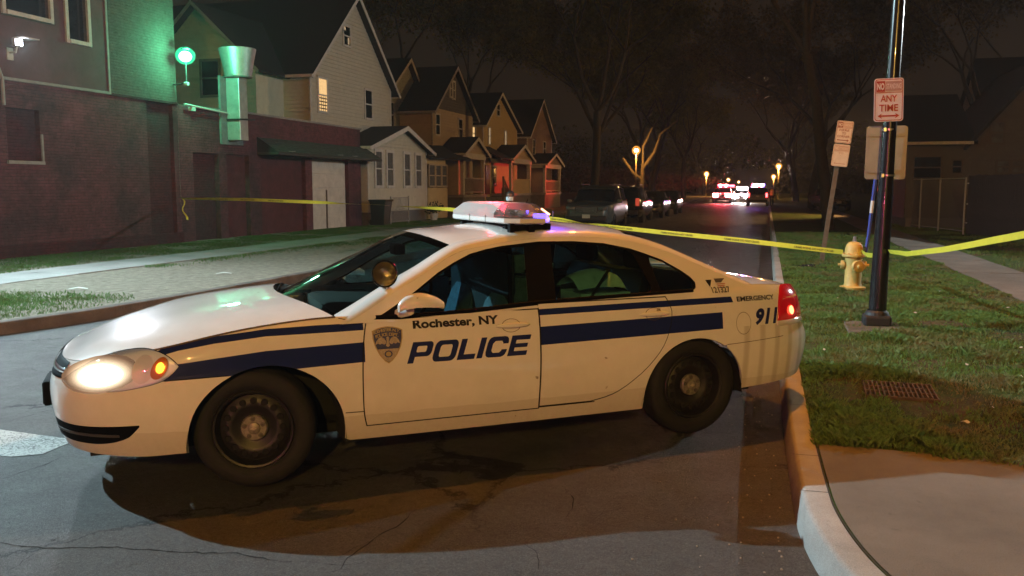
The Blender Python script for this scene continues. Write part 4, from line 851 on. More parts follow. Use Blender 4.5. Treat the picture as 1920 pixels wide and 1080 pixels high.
# turned-in arch lips and the rocker edge
def lip(xs, w=.05):
    mb = MB(); rows = []
    for x in xs:
        p = body_p(x, bottom(x)); rows.append([p, (p[0], p[1]+.010, p[2]-.003), (p[0], p[1]+.022, p[2]+.004)])
    return mb.grid(rows)
for xa, xb in ((-.364, .474), (2.413, 3.167)):
    l = lip(stations(xa, xb)); fen.add(l.v, l.f)
both(fen, 'body_side', PAINT, car, True)
# hood and boot lid
hood_c = lambda x: smooth_tab(x, [-1.07, -1.0, -.92, -.8, -.69, -.37, -.04, .25, .5], [.70, .725, .765, .81, .842, .92, .962, .985, .99])
def top_rows(xs, zc, inset, bowf, p=3.6, n=29):
    rows = []
    for x in xs:
        zs = shoulder(x); P = body_p(x, zs); ds = -P[1]-inset; row = []
        for j in range(n):
            k = -math.cos(math.pi*j/(n-1)); d = ds*k
            row.append((P[0]+bowf(x)*(1-k*k), d, zs+.002+(max(zc(x), zs+.004)-zs)*(1-abs(k)**p)))
        rows.append(row)
    return rows
hb = MB(); hb.grid(top_rows([XF0+LF*(1-math.cos(math.pi/2*i/30)) for i in range(1, 31)]+fr(.12, .43, 8), hood_c, .004, lambda x: -.21*max(0, min(1, (x+.1)/.53))**2))
hood = hb.build('hood', PAINT, car, True)
deck_c = lambda x: smooth_tab(x, [2.9, 3.2, 3.5, 3.75, 3.92, 4.06], [1.015, 1.006, .996, .980, .952, .905])
db = MB(); db.grid(top_rows(fr(3.0, 3.7, 12)+[XR0-LR*(1-math.cos(math.pi/2*i/24)) for i in range(13, 0, -1)], deck_c, .004, lambda x: .16*max(0, min(1, (3.5-x)/.5))**2, 3.0))
boot = db.build('boot_lid', PAINT, car, True)
# roof, pillars, windscreen and rear window from one rail curve
RAIL = [(.455, .72, .915, -.215, .035), (.568, .699, .971, -.20, .042), (.701, .674, 1.041, -.185, .046), (.838, .647, 1.112, -.165, .05), (.959, .626, 1.17, -.15, .052),
        (1.201, .58, 1.293, -.10, .055), (1.406, .571, 1.334, -.06, .038), (1.606, .566, 1.36, -.03, .034), (1.81, .563, 1.373, 0, .032), (2.0, .562, 1.375, .02, .032), (2.2, .562, 1.366, .05, .030),
        (2.43, .566, 1.335, .09, .030), (2.66, .58, 1.272, .12, .020), (2.94, .605, 1.155, .15, .014), (3.16, .63, 1.06, .18, .010), (3.30, .645, 1.0, .2, .006)]
RT = list(range(len(RAIL)))
def rail(t): return [smooth_tab(t, RT, [r[k] for r in RAIL]) for k in range(5)]
def rail_row(t, n=21):
    x, d, z, bow, cr = rail(t)
    return [(x+bow*(1-k*k), d*k, z+cr*(1-abs(k)**2.3)) for k in [-math.cos(math.pi*j/(n-1)) for j in range(n)]]
def rail_edge(t):
    x, d, z, _, _ = rail(t); z0 = z-.045; a = (slant_d(z0), z0); c = (max(slant_d(z)-.012, d+.01), z+.003); out = []
    for k in fr(0, 1, 7):
        out.append((x, -((1-k)**2*a[0]+2*k*(1-k)*c[0]+k*k*d), (1-k)**2*a[1]+2*k*(1-k)*c[1]+k*k*z))
    return out
rf = MB(); rf.grid([rail_row(t) for t in fr(5, 11, 37)]); 
re_ = MB(); re_.grid([rail_edge(t) for t in fr(0, 15, 91)]); re_.mirror_y(); rf.add(re_.v, re_.f)
roof = rf.build('roof', PAINT, car, True, 2e-4)
ws = MB(); ws.grid([rail_row(t) for t in fr(.0, 4.98, 25)]); wind = ws.build('windscreen', M_WIND, car, True)
bw = MB(); bw.grid([rail_row(t) for t in fr(11.05, 14.7, 25)]); bw.build('rear_window', M_GLASS, car, True)
# black shade band along the windscreen header and base
wsl_ = MB(); wsl_.grid([[(x, y, z-.004) for x, y, z in rail_row(t)] for t in fr(4.8, 5.0, 3)]); wsl_.grid([[(x, y, z-.004) for x, y, z in rail_row(t)] for t in fr(0, .18, 3)]); wsl_.build('windscreen_seal', M_DARK, wind, True)
# cowl between hood and windscreen
cw = MB(); cw.grid([[(x-.10*(1-.3*abs(k)), y*1.02, z-.035) for k, (x, y, z) in zip([-math.cos(math.pi*j/20) for j in range(21)], rail_row(0))], [(x+.02, y, z-.012) for x, y, z in rail_row(0)]]); cw.build('cowl', M_DARK, car, True)
# upper side: pillars, black window surround, glass on the slanted plane
def slanted(bm, off): 
    for v in bm.verts:
        x, z = v.co.x, v.co.y; v.co = Vector((x, -(slant_d(z)+off), z))
    return bm
def bezier_pts(pts, n=4):
    out = []
    m = len(pts)
    return pts
outer_top = []
for t in fr(.0, 14.9, 60):
    p = rail_edge(t)[0]; outer_top.append((p[0], p[2]-.0005))
belt = lambda x: shoulder(x)-.004
outer = outer_top+[(x, belt(x)-.03) for x in fr(3.28, .47, 36)]
DLO = [(.648, .902), (.72, .937), (.85, 1.003), (.96, 1.072), (1.07, 1.142), (1.18, 1.197), (1.29, 1.243), (1.40, 1.268), (1.51, 1.285), (1.76, 1.306), (2.0, 1.303), (2.216, 1.285), (2.402, 1.247), (2.50, 1.214), (2.62, 1.17), (2.739, 1.10), (2.80, 1.055), (2.826, 1.02), (2.822, .99), (2.79, .958), (2.46, .951), (1.66, .930), (1.126, .902), (.8, .895)]
up = slanted(poly_bm([outer, DLO]), 0)
mb = MB(); mb.bm(up); both(mb, 'pillar_panel', PAINT, car)
def inset(pts, k):
    cx = sum(p[0] for p in pts)/len(pts); cz = sum(p[1] for p in pts)/len(pts); n = len(pts); out = []
    ar = sum(pts[i][0]*pts[(i+1) % n][1]-pts[(i+1) % n][0]*pts[i][1] for i in range(n)); sg = 1 if ar > 0 else -1
    for i in range(n):
        a, b, c = Vector(pts[i-1]), Vector(pts[i]), Vector(pts[(i+1) % n])
        u = (b-a).normalized(); w = (c-b).normalized(); nn = Vector((-(u.y+w.y), u.x+w.x))
        nn = nn.normalized()*sg; q = max(.5, abs(nn.dot(Vector((-u.y, u.x)))))
        out.append(tuple(b+nn*k/q))
    return out
G1 = [(.74, .922), (.86, .993), (.97, 1.063), (1.075, 1.127), (1.18, 1.18), (1.30, 1.227), (1.41, 1.252), (1.52, 1.268), (1.655, 1.278), (1.61, .946), (1.126, .922)]
G2 = [(1.80, .962), (1.84, 1.285), (2.0, 1.283), (2.216, 1.266), (2.385, 1.232), (2.42, 1.20), (2.49, 1.0), (2.478, .975), (2.44, .968)]
G3 = [(2.555, .972), (2.52, 1.19), (2.62, 1.152), (2.73, 1.085), (2.805, 1.022), (2.80, .985), (2.775, .971)]
sur = slanted(poly_bm([DLO, G1, G2, G3]), -.004); mb = MB(); mb.bm(sur); both(mb, 'window_surround', M_DARK, car)
for nm, g in (('front_door_window', G1), ('rear_door_window', G2), ('quarter_window', G3)):
    b = slanted(poly_bm([g]), -.012); mb = MB(); mb.bm(b); both(mb, nm, M_GLASS, car)
# chrome-ish sill moulding under the windows
sm = MB(); sm.grid([[(x, -(slant_d(belt(x))+o), belt(x)+dz) for o, dz in ((.002, .012), (.012, .008), (.012, -.008), (.0, -.014))] for x in fr(.66, 2.79, 30)]); both(sm, 'window_moulding', M_DARK, car, True)
# doors
def rows_panel(xl, xr, zs, nx=16, off=.005):
    mb = MB(); P = []
    for z in zs:
        P.append([body_p(xl(z)+(xr(z)-xl(z))*i/(nx-1), z, off) for i in range(nx)])
    mb.grid(P)
    # returned edges
    per = P[0]+[r[-1] for r in P[1:]]+P[-1][-2::-1]+[r[0] for r in P[-2:0:-1]]
    mb.grid([per, [(x, y+.018, z) for x, y, z in per]], closed=True)
    return mb, per
def seal(per, w=.007, off=.002, name='door_gap', par=None, mir=True, m=None):
    """dark strip round a panel outline lying in the gap"""
    mb = MB(); n = len(per); c = Vector((sum(p[0] for p in per)/n, 0, sum(p[2] for p in per)/n)); a = []; b = []
    pts = [(p[0], p[2]) for p in per]; op = inset(pts, -w)
    for p, q in zip(per, op):
        z = q[1]; a.append((p[0], p[1]+.004, p[2])); b.append((q[0], p[1]+.0035, q[1]))
    mb.grid([a, b], closed=True)
    if mir: mb.mirror_y()
    return mb.build(name, m or M_VOID, par)
FDz = [.300, .31, .33, .36]+fr(.40, .905, 12)
fd_l = lambda z: smooth_tab(z, [.30, .36, .45, .63, .80, .90, .93], [.600, .587, .580, .578, .590, .612, .63])
rd_r = lambda z: smooth_tab(z, [.312, .33, .36, .42, .488, .60, .70, .825, .90, .96], [2.02, 2.12, 2.21, 2.31, 2.40, 2.505, 2.562, 2.597, 2.585, 2.55])
doors = []
for nm, xl, xr, zs in (('front_door', fd_l, lambda z: 1.660, FDz), ('rear_door', lambda z: 1.671, rd_r, [.312, .318, .33, .345, .36, .39]+fr(.42, .935, 13))):
    mb, per = rows_panel(xl, xr, zs)
    d1 = mb.build(nm, PAINT, car, 40); seal(per, par=d1, mir=False)
    mb, per = rows_panel(xl, xr, zs); mb.v = [(x, -y, z) for x, y, z in mb.v]
    d2 = mb.build(nm, PAINT, car, 40); doors += [d1, d2]
# seams
def seam(name, pts, w=.006, off=.002, par=None, m=None):
    mb = MB(); a = []; b = []
    for i, (x, z) in enumerate(pts):
        p, q = pts[max(0, i-1)], pts[min(len(pts)-1, i+1)]; t = Vector((q[0]-p[0], q[1]-p[1])).normalized(); n = Vector((-t.y, t.x))*w/2
        a.append(body_p(x+n.x, z+n.y, off)); b.append(body_p(x-n.x, z-n.y, off))
    mb.grid([a, b]); return both(mb, name, m or M_VOID, par or car)
M_SEAMB = mat('brown_body_seam', (.10, .075, .05), .7)
seam('bumper_seam', [(x, SEAM_F(x)+.001) for x in fr(-.47, -.15, 14)], .005, par=bumper)
seam('bumper_seam', [(x, SEAM_R(x)+.001) for x in fr(3.02, 3.5, 14)], .004, par=rear_bumper, m=M_SEAMB)
seam('rocker_seam', [(x, .385-(x-.48)*.02) for x in fr(.475, .582, 6)], .005)
seam('sill_step', [(x, .302) for x in fr(.60, 2.05, 30)], .006)
hs = []
for x in fr(-.62, .44, 40): hs.append((x, shoulder(x)-.004))
seam('hood_gap', hs, .006, .0015, hood, M_SEAMB)
seam('pillar_seam', [(.455, .915), (.53, .90), (.60, .888)], .004, .003)
# inlets, plates, grille
def region(name, top, bot, m, par, off=.004, n=30, nz=7, bulge=0., mir=True, smooth=True):
    """patch on the body between two (x,z) polylines with shared x range"""
    x0 = max(top[0][0], bot[0][0]); x1 = min(top[-1][0], bot[-1][0])
    mb = MB(); P = []
    for i in range(n):
        k = i/(n-1); x = x0+(x1-x0)*(.5-.5*math.cos(math.pi*k)); zt = smooth_tab(x, [p[0] for p in top], [p[1] for p in top]); zb = smooth_tab(x, [p[0] for p in bot], [p[1] for p in bot])
        row = []
        for j in range(nz):
            h = j/(nz-1); o = off+bulge*(math.sin(math.pi*k)**.5)*(math.sin(math.pi*h)**.6) if bulge else off
            row.append(body_p(x, zb+(zt-zb)*h, o))
        P.append(row)
    mb.grid(P)
    per = P[0]+[r[-1] for r in P[1:]]+P[-1][-2::-1]+[r[0] for r in P[-2:0:-1]]
    mb.grid([per, [(x, y+.012, z) for x, y, z in per]], closed=True)
    if mir == 'join': mb.mirror_y(); return mb.build(name, m, one(par), smooth, 2e-3)
    if mir: return both(mb, name, m, par, smooth)
    return mb.build(name, m, one(par), smooth)
il = region('bumper_inlet', [(-1.035, .386), (-.9, .386), (-.596, .404)], [(-1.035, .290), (-.92, .288), (-.776, .298), (-.66, .335), (-.596, .395)], M_DARK, bumper, .003)
region('inlet_bar', [(-1.03, .345), (-.70, .352)], [(-1.03, .330), (-.70, .338)], mat('inlet_grey', (.05, .05, .05), .5), il, .008, 16, 3)
gr = region('grille', [(-1.0699, .70), (-1.055, .705), (-.99, .70)], [(-1.0699, .612), (-1.055, .612), (-.99, .622)], M_DARK, car, .004, mir='join')
region('grille_bar', [(-1.0699, .668), (-1.05, .668), (-.985, .668)], [(-1.0699, .645), (-1.05, .645), (-.985, .648)], M_CHROME, gr, .012, 16, 3, mir='join')
pb = MB(); pb.cbox(-1.105, -1.068, -.17, .17, .40, .54, .006); pb.box(-1.112, -1.104, -.155, .155, .41, .53); plate = pb.build('front_plate_bracket', M_DARK, car)
# headlights: silver bowl, lamps, amber marker, lens
HT = [(-.972, .622), (-.95, .652), (-.922, .687), (-.86, .735), (-.758, .776), (-.637, .797), (-.548, .790), (-.48, .768), (-.43, .738), (-.405, .714)]
HB = [(-.972, .615), (-.94, .599), (-.853, .587), (-.72, .588), (-.592, .609), (-.482, .640), (-.43, .680), (-.405, .712)]
M_SILV = mat('lamp_reflector', (.70, .64, .58), .35, .2, emit=(1, .72, .52), es=.16)  # reflector's faint emission stands for lamp light scattered in the bowl
M_HEAD = glow('lit_headlamp', (1.0, .86, .62), 30); M_HEAD2 = glow('lit_headlamp_halo', (1.0, .80, .52), 1.35); M_HEAD3 = glow('lit_headlamp_edge', (1.0, .64, .36), .85); M_AMB = glow('lit_amber_marker', (1., .30, .02), 7)
hl_frame = region('headlight', HT, HB, M_SILV, car, .003, 40, 9)
gasket = []
region('headlight_rim', [(x, z+.005) for x, z in HT], [(x, z-.003) for x, z in HB], M_DARK, hl_frame, .0015, 40, 3)
def patch(name, c, rx, rz, off, m, par, n=20, mir=True, bulge=.0, sk=0):
    mb = MB(); P = []
    for i in range(5):
        k = i/4; P.append([body_p(c[0]+rx*k*math.cos(2*math.pi*j/n)+sk*rz*k*math.sin(2*math.pi*j/n), c[1]+rz*k*math.sin(2*math.pi*j/n), off+bulge*(1-k*k)) for j in range(n)])
    mb.grid(P, closed=True)
    if mir: return both(mb, name, m, par, True)
    return mb.build(name, m, one(par), True)
def lamp_gradient(cx, cz, rx, rz, stops):
    m, nt, N, L, b = nodes('lit_headlamp_glow'); N.remove(b); tc = N.new('ShaderNodeTexCoord'); sp = N.new('ShaderNodeSeparateXYZ'); L.new(tc.outputs['Object'], sp.inputs[0])
    u = mathn(N, L, 'DIVIDE', mathn(N, L, 'SUBTRACT', mathn(N, L, 'SUBTRACT', sp.outputs[0], cx), mathn(N, L, 'MULTIPLY', mathn(N, L, 'SUBTRACT', sp.outputs[2], cz), .5)), rx); w = mathn(N, L, 'DIVIDE', mathn(N, L, 'SUBTRACT', sp.outputs[2], cz), rz)
    k = mathn(N, L, 'SQRT', mathn(N, L, 'ADD', mathn(N, L, 'MULTIPLY', u, u), mathn(N, L, 'MULTIPLY', w, w)))
    e = N.new('ShaderNodeEmission'); L.new(ramp(N, L, k, [(p, c) for p, c, s in stops]), e.inputs[0]); L.new(mathn(N, L, 'MULTIPLY', ramp(N, L, k, [(p, s/20.) for p, c, s in stops]), 20.), e.inputs[1]); L.new(e.outputs[0], N['Material Output'].inputs[0]); m.cycles.emission_sampling = 'NONE'; return m
patch('low_beam', (-.80, .668), .190, .098, .006, lamp_gradient(body_x(-.80, .668), .668, .175, .095, [(0., (1, .90, .70), 20.), (.42, (1, .88, .66), 6.), (.66, (1, .80, .54), 1.6), (.86, (1, .66, .40), .62), (1., (1, .56, .32), .26)]), hl_frame, bulge=.012, sk=.5)  # glow fading outwards from the lamp is painted into the emission
patch('high_beam', (-.585, .70), .055, .07, .012, mat('lamp_bowl', (.60, .55, .50), .4, .2, emit=(1, .75, .55), es=.10), hl_frame, bulge=-.004)  # unlit bowl given a faint glow for spill from the low beam
patch('marker_housing', (-.50, .705), .042, .055, .013, mat('amber_plastic', (.55, .16, .02), .35), hl_frame, sk=.2)
patch('marker_bulb', (-.495, .708), .022, .026, .020, M_AMB, hl_frame, bulge=.008)
region('headlight_lens', HT, HB, M_LENS, hl_frame, .010, 40, 11, .022)
# tail lights
TT = [(3.455, .80), (3.50, .90), (3.56, .968), (3.62, .975), (3.80, .955), (3.97, .90)]
TB = [(3.455, .735), (3.97, .735)]
M_RED = mat('tail_lamp_red', (.42, .004, .008), .15, coat=.8, emit=(1, .01, .015), es=.12); M_REDL = glow('lit_tail_lamp', (1, .12, .05), 9)
tl = region('tail_light', [(3.455, .745), (3.475, .83), (3.50, .895), (3.56, .962), (3.62, .972), (3.80, .955), (3.92, .90)], [(3.455, .738), (3.92, .738)], M_RED, car, .006, 30, 9, .012)
patch('tail_bulb', (3.60, .80), .030, .030, .024, M_REDL, tl)
region('reversing_lens', [(3.45, .737), (3.92, .737)], [(3.445, .700), (3.92, .702)], mat('clear_tail_lens', (.62, .60, .58), .15, coat=.8), tl, .006, 20, 4, .006)
# fuel door, handles
fd = []
mb = MB(); ring = [(3.154+.060*math.cos(a), .74+.075*math.sin(a)) for a in [2*math.pi*i/32 for i in range(32)]]
mb.grid([[body_p(x, z, .002) for x, z in ring], [body_p(3.154+(x-3.154)*.955, .74+(z-.74)*.955, .002) for x, z in ring]], closed=True); mb.build('fuel_door_gap', M_SEAMB, car)
for (xa, xb, z) in ((1.375, 1.60, .822), (2.36, 2.585, .837)):
    for sgn, dd in ((1, 0), (-1, 1)):
        mb = MB(); P = []
        for i in range(15):
            k = i/14; x = xa+(xb-xa)*k; o = .004+.020*math.sin(math.pi*k)**.5; hh = .015*(math.sin(math.pi*k)**.35 if 0 < k < 1 else .15)
            P.append([tuple(Vector(body_p(x, z+hh*math.cos(a), o+.008*math.sin(a)))*1) for a in [2*math.pi*j/10 for j in range(10)]])
        mb.grid(P, closed=True)
        if sgn < 0: mb.v = [(x, -y, zz) for x, y, zz in mb.v]
        h = mb.build('door_handle', PAINT, doors[(0 if xa < 2 else 2)+dd], True)
        if sgn > 0:
            mb = MB(); c = ((xa+xb)/2-.01, z); mb.grid([[body_p(c[0]+.062*k*math.cos(a), c[1]+.040*k*math.sin(a), .0062) for a in [2*math.pi*j/24 for j in range(24)]] for k in (.93, 1.0)], closed=True); mb.build('handle_cup', M_SEAMB, doors[0 if xa < 2 else 2])
# lettering laid on the doors and quarter
def decal(bm, name, m, par, off=.0075, step=.03):
    slice_bm(bm, step, 1); slice_bm(bm, step*2, 0)
    for v in bm.verts: v.co = Vector(body_p(v.co.x, v.co.y, off))
    mb = MB(); mb.bm(bm); return mb.build(name, m, par)
def rrect(x0, x1, y0, y1, r, n=5, corners=(1, 1, 1, 1)):
    pts = []
    for (cx, cy, a0, use) in ((x1-r, y0+r, -90, corners[0]), (x1-r, y1-r, 0, corners[1]), (x0+r, y1-r, 90, corners[2]), (x0+r, y0+r, 180, corners[3])):
        if use: pts += [(cx+r*math.cos(R(a0+90*i/n)), cy+r*math.sin(R(a0+90*i/n))) for i in range(n+1)]
        else: pts.append((cx+(r if a0 in (-90, 0) else -r), cy+(r if a0 in (0, 90) else -r)))
    return pts
def wide_letter(ch):
    """square extended bold capitals in a unit-high cell: (loops, width)"""
    t, tv = .25, .34
    if ch == 'P': w = 1.25; return [[(0, 0), (tv, 0), (tv, .30)]+[p for p in rrect(tv-.4, w, .30, 1, .22, 5, (1, 1, 0, 0)) if p[0] > tv]+[(0, 1)], rrect(tv, w-tv, .30+t*.85, 1-t*.8, .07)], w
    if ch == 'O': w = 1.38; return [rrect(0, w, 0, 1, .28), rrect(tv, w-tv, t*.85, 1-t*.85, .12)], w
    if ch == 'L': w = 1.05; return [[(0, 0), (w, 0), (w, t), (tv, t), (tv, 1), (0, 1)]], w
    if ch == 'I': return [[(0, 0), (tv, 0), (tv, 1), (0, 1)]], tv
    if ch == 'C':
        w = 1.3; o = rrect(0, w, 0, 1, .28); i_ = rrect(tv, w-tv, t*.85, 1-t*.85, .12)
        out = [p for p in o if p[1] < .36 and p[0] > w/2]; A = [(w, .36)]; inn = [p for p in i_ if p[0] > w/2 and p[1] < .36]
        left_o = [p for p in o if p[0] <= w/2]; right_top = [p for p in o if p[0] > w/2 and p[1] > .64]
        bl = [p for p in o if p[0] <= w/2 and p[1] < .5]; tl_ = [p for p in o if p[0] <= w/2 and p[1] >= .5]
        loop = [(w, .36), (w-tv, .36)]+sorted(inn, key=lambda p: (-p[1], p[0]))[0:0]+[(w-tv, t*.85+.10), (w-tv-.10, t*.85), (tv+.12, t*.85), (tv, t*.85+.12), (tv, 1-t*.85-.12), (tv+.12, 1-t*.85), (w-tv-.10, 1-t*.85), (w-tv, 1-t*.85-.10), (w-tv, .64), (w, .64), (w, .74), (w-.05, .88), (w-.14, .96), (w-.28, 1), (.28, 1), (.14, .96), (.05, .88), (0, .72), (0, .28), (.05, .12), (.14, .04), (.28, 0), (w-.28, 0), (w-.14, .04), (w-.05, .12), (w, .26)]
        return [loop], w
    if ch == 'E': w = 1.2; return [[(0, 0), (w, 0), (w, t*.9), (tv, t*.9), (tv, .5-t*.4), (w*.94, .5-t*.4), (w*.94, .5+t*.4), (tv, .5+t*.4), (tv, 1-t*.9), (w, 1-t*.9), (w, 1), (0, 1)]], w
bm = bmesh.new(); cx = 0
for ch in 'POLICE':
    lp, w = wide_letter(ch); b2 = poly_bm(lp)
    for v in b2.verts: v.co.x += cx
    me = bpy.data.meshes.new('t'); b2.to_mesh(me); b2.free(); bm.from_mesh(me); bpy.data.meshes.remove(me); cx += w+.13
bm_fit(bm, .828, 1.565, .642, .762, .040)
decal(bm, 'police_lettering', M_NAVY, doors[0])
decal(bm_fit(text_bm('Rochester, NY', .1, .0038, 0, 1.35), .872, 1.398, .828, .886), 'town_lettering', M_BLACKV, doors[0])
decal(bm_fit(text_bm('EMERGENCY', .1, .003, 0, 1.3), 3.112, 3.445, .884, .916), 'emergency_lettering', M_BLACKV, car, .004)
nb = text_bm('911', .1, .0045, .0, 1.1); decal(bm_fit(nb, 3.235, 3.432, .720, .832, .035), 'number_lettering', M_NAVY, car, .004)
decal(bm_fit(text_bm('121327', .1, .002), 2.935, 3.075, .945, .982), 'fleet_number', M_BLACKV, car, .006, .012)
# small triangle and flag decals on the rear pillar
def pillar_decal(bm, name, m, off=.004):
    mb = MB(); mb.bm(slanted(bm, off)); return mb.build(name, m, car)
pillar_decal(poly_bm([[(2.905, 1.032), (2.955, 1.032), (2.93, .985)]]), 'triangle_decal', M_BLACKV)
fl = poly_bm([[(2.975, 1.038), (3.06, 1.038), (3.025, 1.012), (2.983, 1.012)]]); flag = pillar_decal(fl, 'flag_decal', mat('flag_canton', (.10, .09, .10), .4))
st_ = MB()
for i in range(3): st_.bm(slanted(poly_bm([[(2.985+.004*i, 1.006-.011*i), (3.055-.006*i, 1.006-.011*i), (3.052-.006*i, 1.0-.011*i), (2.987+.004*i, 1.0-.011*i)]]), .004))
st_.build('flag_stripe', mat('flag_red', (.45, .16, .13), .4), flag)
# shield badge
SH = [(.632, .838), (.66, .850), (.69, .857), (.722, .8595), (.755, .856), (.785, .848), (.808, .838), (.806, .79), (.795, .745), (.772, .70), (.745, .668), (.722, .652), (.70, .666), (.672, .70), (.648, .745), (.635, .79)]
M_BADGE = mat('badge_blue', (.045, .055, .16), .45, var=.3, scale=60); M_GOLD = mat('badge_gold', (.42, .33, .17), .5); M_BG = mat('badge_grey', (.40, .34, .28), .5, var=.3, scale=80)
bd = decal(poly_bm([SH]), 'shield_badge', M_BADGE, doors[0], .007)
SHI = inset(SH, .006); 
decal(poly_bm([SH, SHI]), 'badge_border', M_GOLD, bd, .0082)
def arc_text(s, cx, cy, r, a0, a1, size, nm):
    bm = bmesh.new()
    for i, ch in enumerate(s):
        if ch == ' ': continue
        a = R(a0+(a1-a0)*i/(len(s)-1)); b2 = text_bm(ch, size, .0006, align='CENTER')
        for v in b2.verts:
            x, y = v.co.x*1.15, v.co.y; v.co = Vector((cx+r*math.sin(a)+x*math.cos(a)+y*math.sin(a), cy+r*math.cos(a)-x*math.sin(a)+y*math.cos(a), 0))
        me = bpy.data.meshes.new('t'); b2.to_mesh(me); b2.free(); bm.from_mesh(me); bpy.data.meshes.remove(me)
    return decal(bm, nm, M_GOLD, bd, .0085, .02)
arc_text('ROCHESTER N.Y.', .720, .615, .218, -19, 19, .022, 'badge_lettering'); arc_text('POLICE DEPT.', .720, .600, .208, -17, 17, .024, 'badge_lettering')
def wing(s): return [(.72+s*a, b) for a, b in ((.008, .775), (.02, .795), (.036, .803), (.052, .797), (.066, .78), (.072, .762), (.056, .768), (.045, .762), (.034, .767), (.022, .760), (.012, .765))]
bw_ = decal(poly_bm([wing(-1)]), 'badge_eagle', M_BG, bd, .0085); 
for lp in (wing(1), [(.712, .80), (.724, .805), (.73, .797), (.726, .775), (.732, .752), (.72, .745), (.709, .752), (.714, .775)]): decal(poly_bm([lp]), 'badge_eagle', M_BG, bd, .0085)
decal(poly_bm([[(.662, .735), (.782, .735), (.765, .70), (.745, .675), (.722, .661), (.70, .675), (.678, .70)], [(.722+.024*math.cos(a), .706+.020*math.sin(a)) for a in [2*math.pi*i/12 for i in range(12)]]]), 'badge_landscape', M_BG, bd, .0085)
decal(poly_bm([[(.722+.016*math.cos(a), .706+.014*math.sin(a)) for a in [2*math.pi*i/10 for i in range(10)]]]), 'badge_seal', M_GOLD, bd, .0085)
# mirrors
def mirror(sg):
    m_ = MB(); P = []
    for i in range(13):
        k = i/12; x = .765+.255*k; hh = .060*(math.sin(math.pi*(.08+.86*k**.8))**.6); yy = -1.0
        ring = []
        for j in range(16):
            a = 2*math.pi*j/16; ring.append((x, yy-.055*math.cos(a)*(.4+.6*math.sin(math.pi*min(1, k*1.02+.02)))-.02*k, .955+.012*k+max(-.018, hh*math.sin(a))+hh*.62))
        P.append(ring)
    m_.grid(P, closed=True); m_.poly(P[-1]); m_.poly(P[0][::-1])
    m_.tube([(.80, -.86, .925), (.84, -.97, .955)], [.03, .028], 8)
    if sg > 0: m_.v = [(x, -y, z) for x, y, z in m_.v]
    return m_.build('wing_mirror', PAINT, car, 50)
mirror(-1); mirror(1)
# corner trim triangle at the mirror root
b = slanted(poly_bm([[(.66, .905), (.80, .98), (.86, .93), (.86, .905)]]), .001); mb = MB(); mb.bm(b); both(mb, 'mirror_sail', M_DARK, car)
# spotlight on the pillar
sp_ = empty('spotlight', (0, 0, 0), 0, car); sc = Vector((.735, -.80, 1.150)); ax = Vector((.12, -.97, .10)).normalized()
def disc_along(mb, c, ax, prof, n=24):
    a = ax.cross(Vector((0, 0, 1))).normalized(); b = a.cross(ax); P = []
    for r, h in prof: P.append([tuple(c+ax*h+(a*math.cos(2*math.pi*k/n)+b*math.sin(2*math.pi*k/n))*r) for k in range(n)])
    return mb.grid(P, closed=True)
mb = MB(); disc_along(mb, sc, ax, [(.005, -.085), (.035, -.08), (.058, -.055), (.072, -.02), (.078, .0), (.080, .012), (.074, .016), (.070, .008)]); mb.build('lamp_shell', mat('black_chrome', (.05, .05, .052), .12, .9), sp_, True)
mb = MB(); disc_along(mb, sc, ax, [(.071, .009), (.05, .016), (.02, .020), (.0005, .021)]); mb.build('lamp_glass', M_LENS, sp_, True)
mb = MB(); disc_along(mb, sc, ax, [(.070, .006), (.055, -.018), (.03, -.034), (.0005, -.04)]); mb.build('lamp_reflector', mat('spot_reflector', (.50, .44, .36), .30, .9, bump=.4, bscale=40), sp_, True)
mb = MB(); mb.tube([(.74, -.785, 1.075), (.765, -.74, 1.055), (.80, -.70, 1.045)], [.016, .02, .026], 10); mb.sphere((.785, -.715, 1.06), .030, sc=(1.3, 1, .6)); mb.build('lamp_arm', M_CHROME, sp_, True)
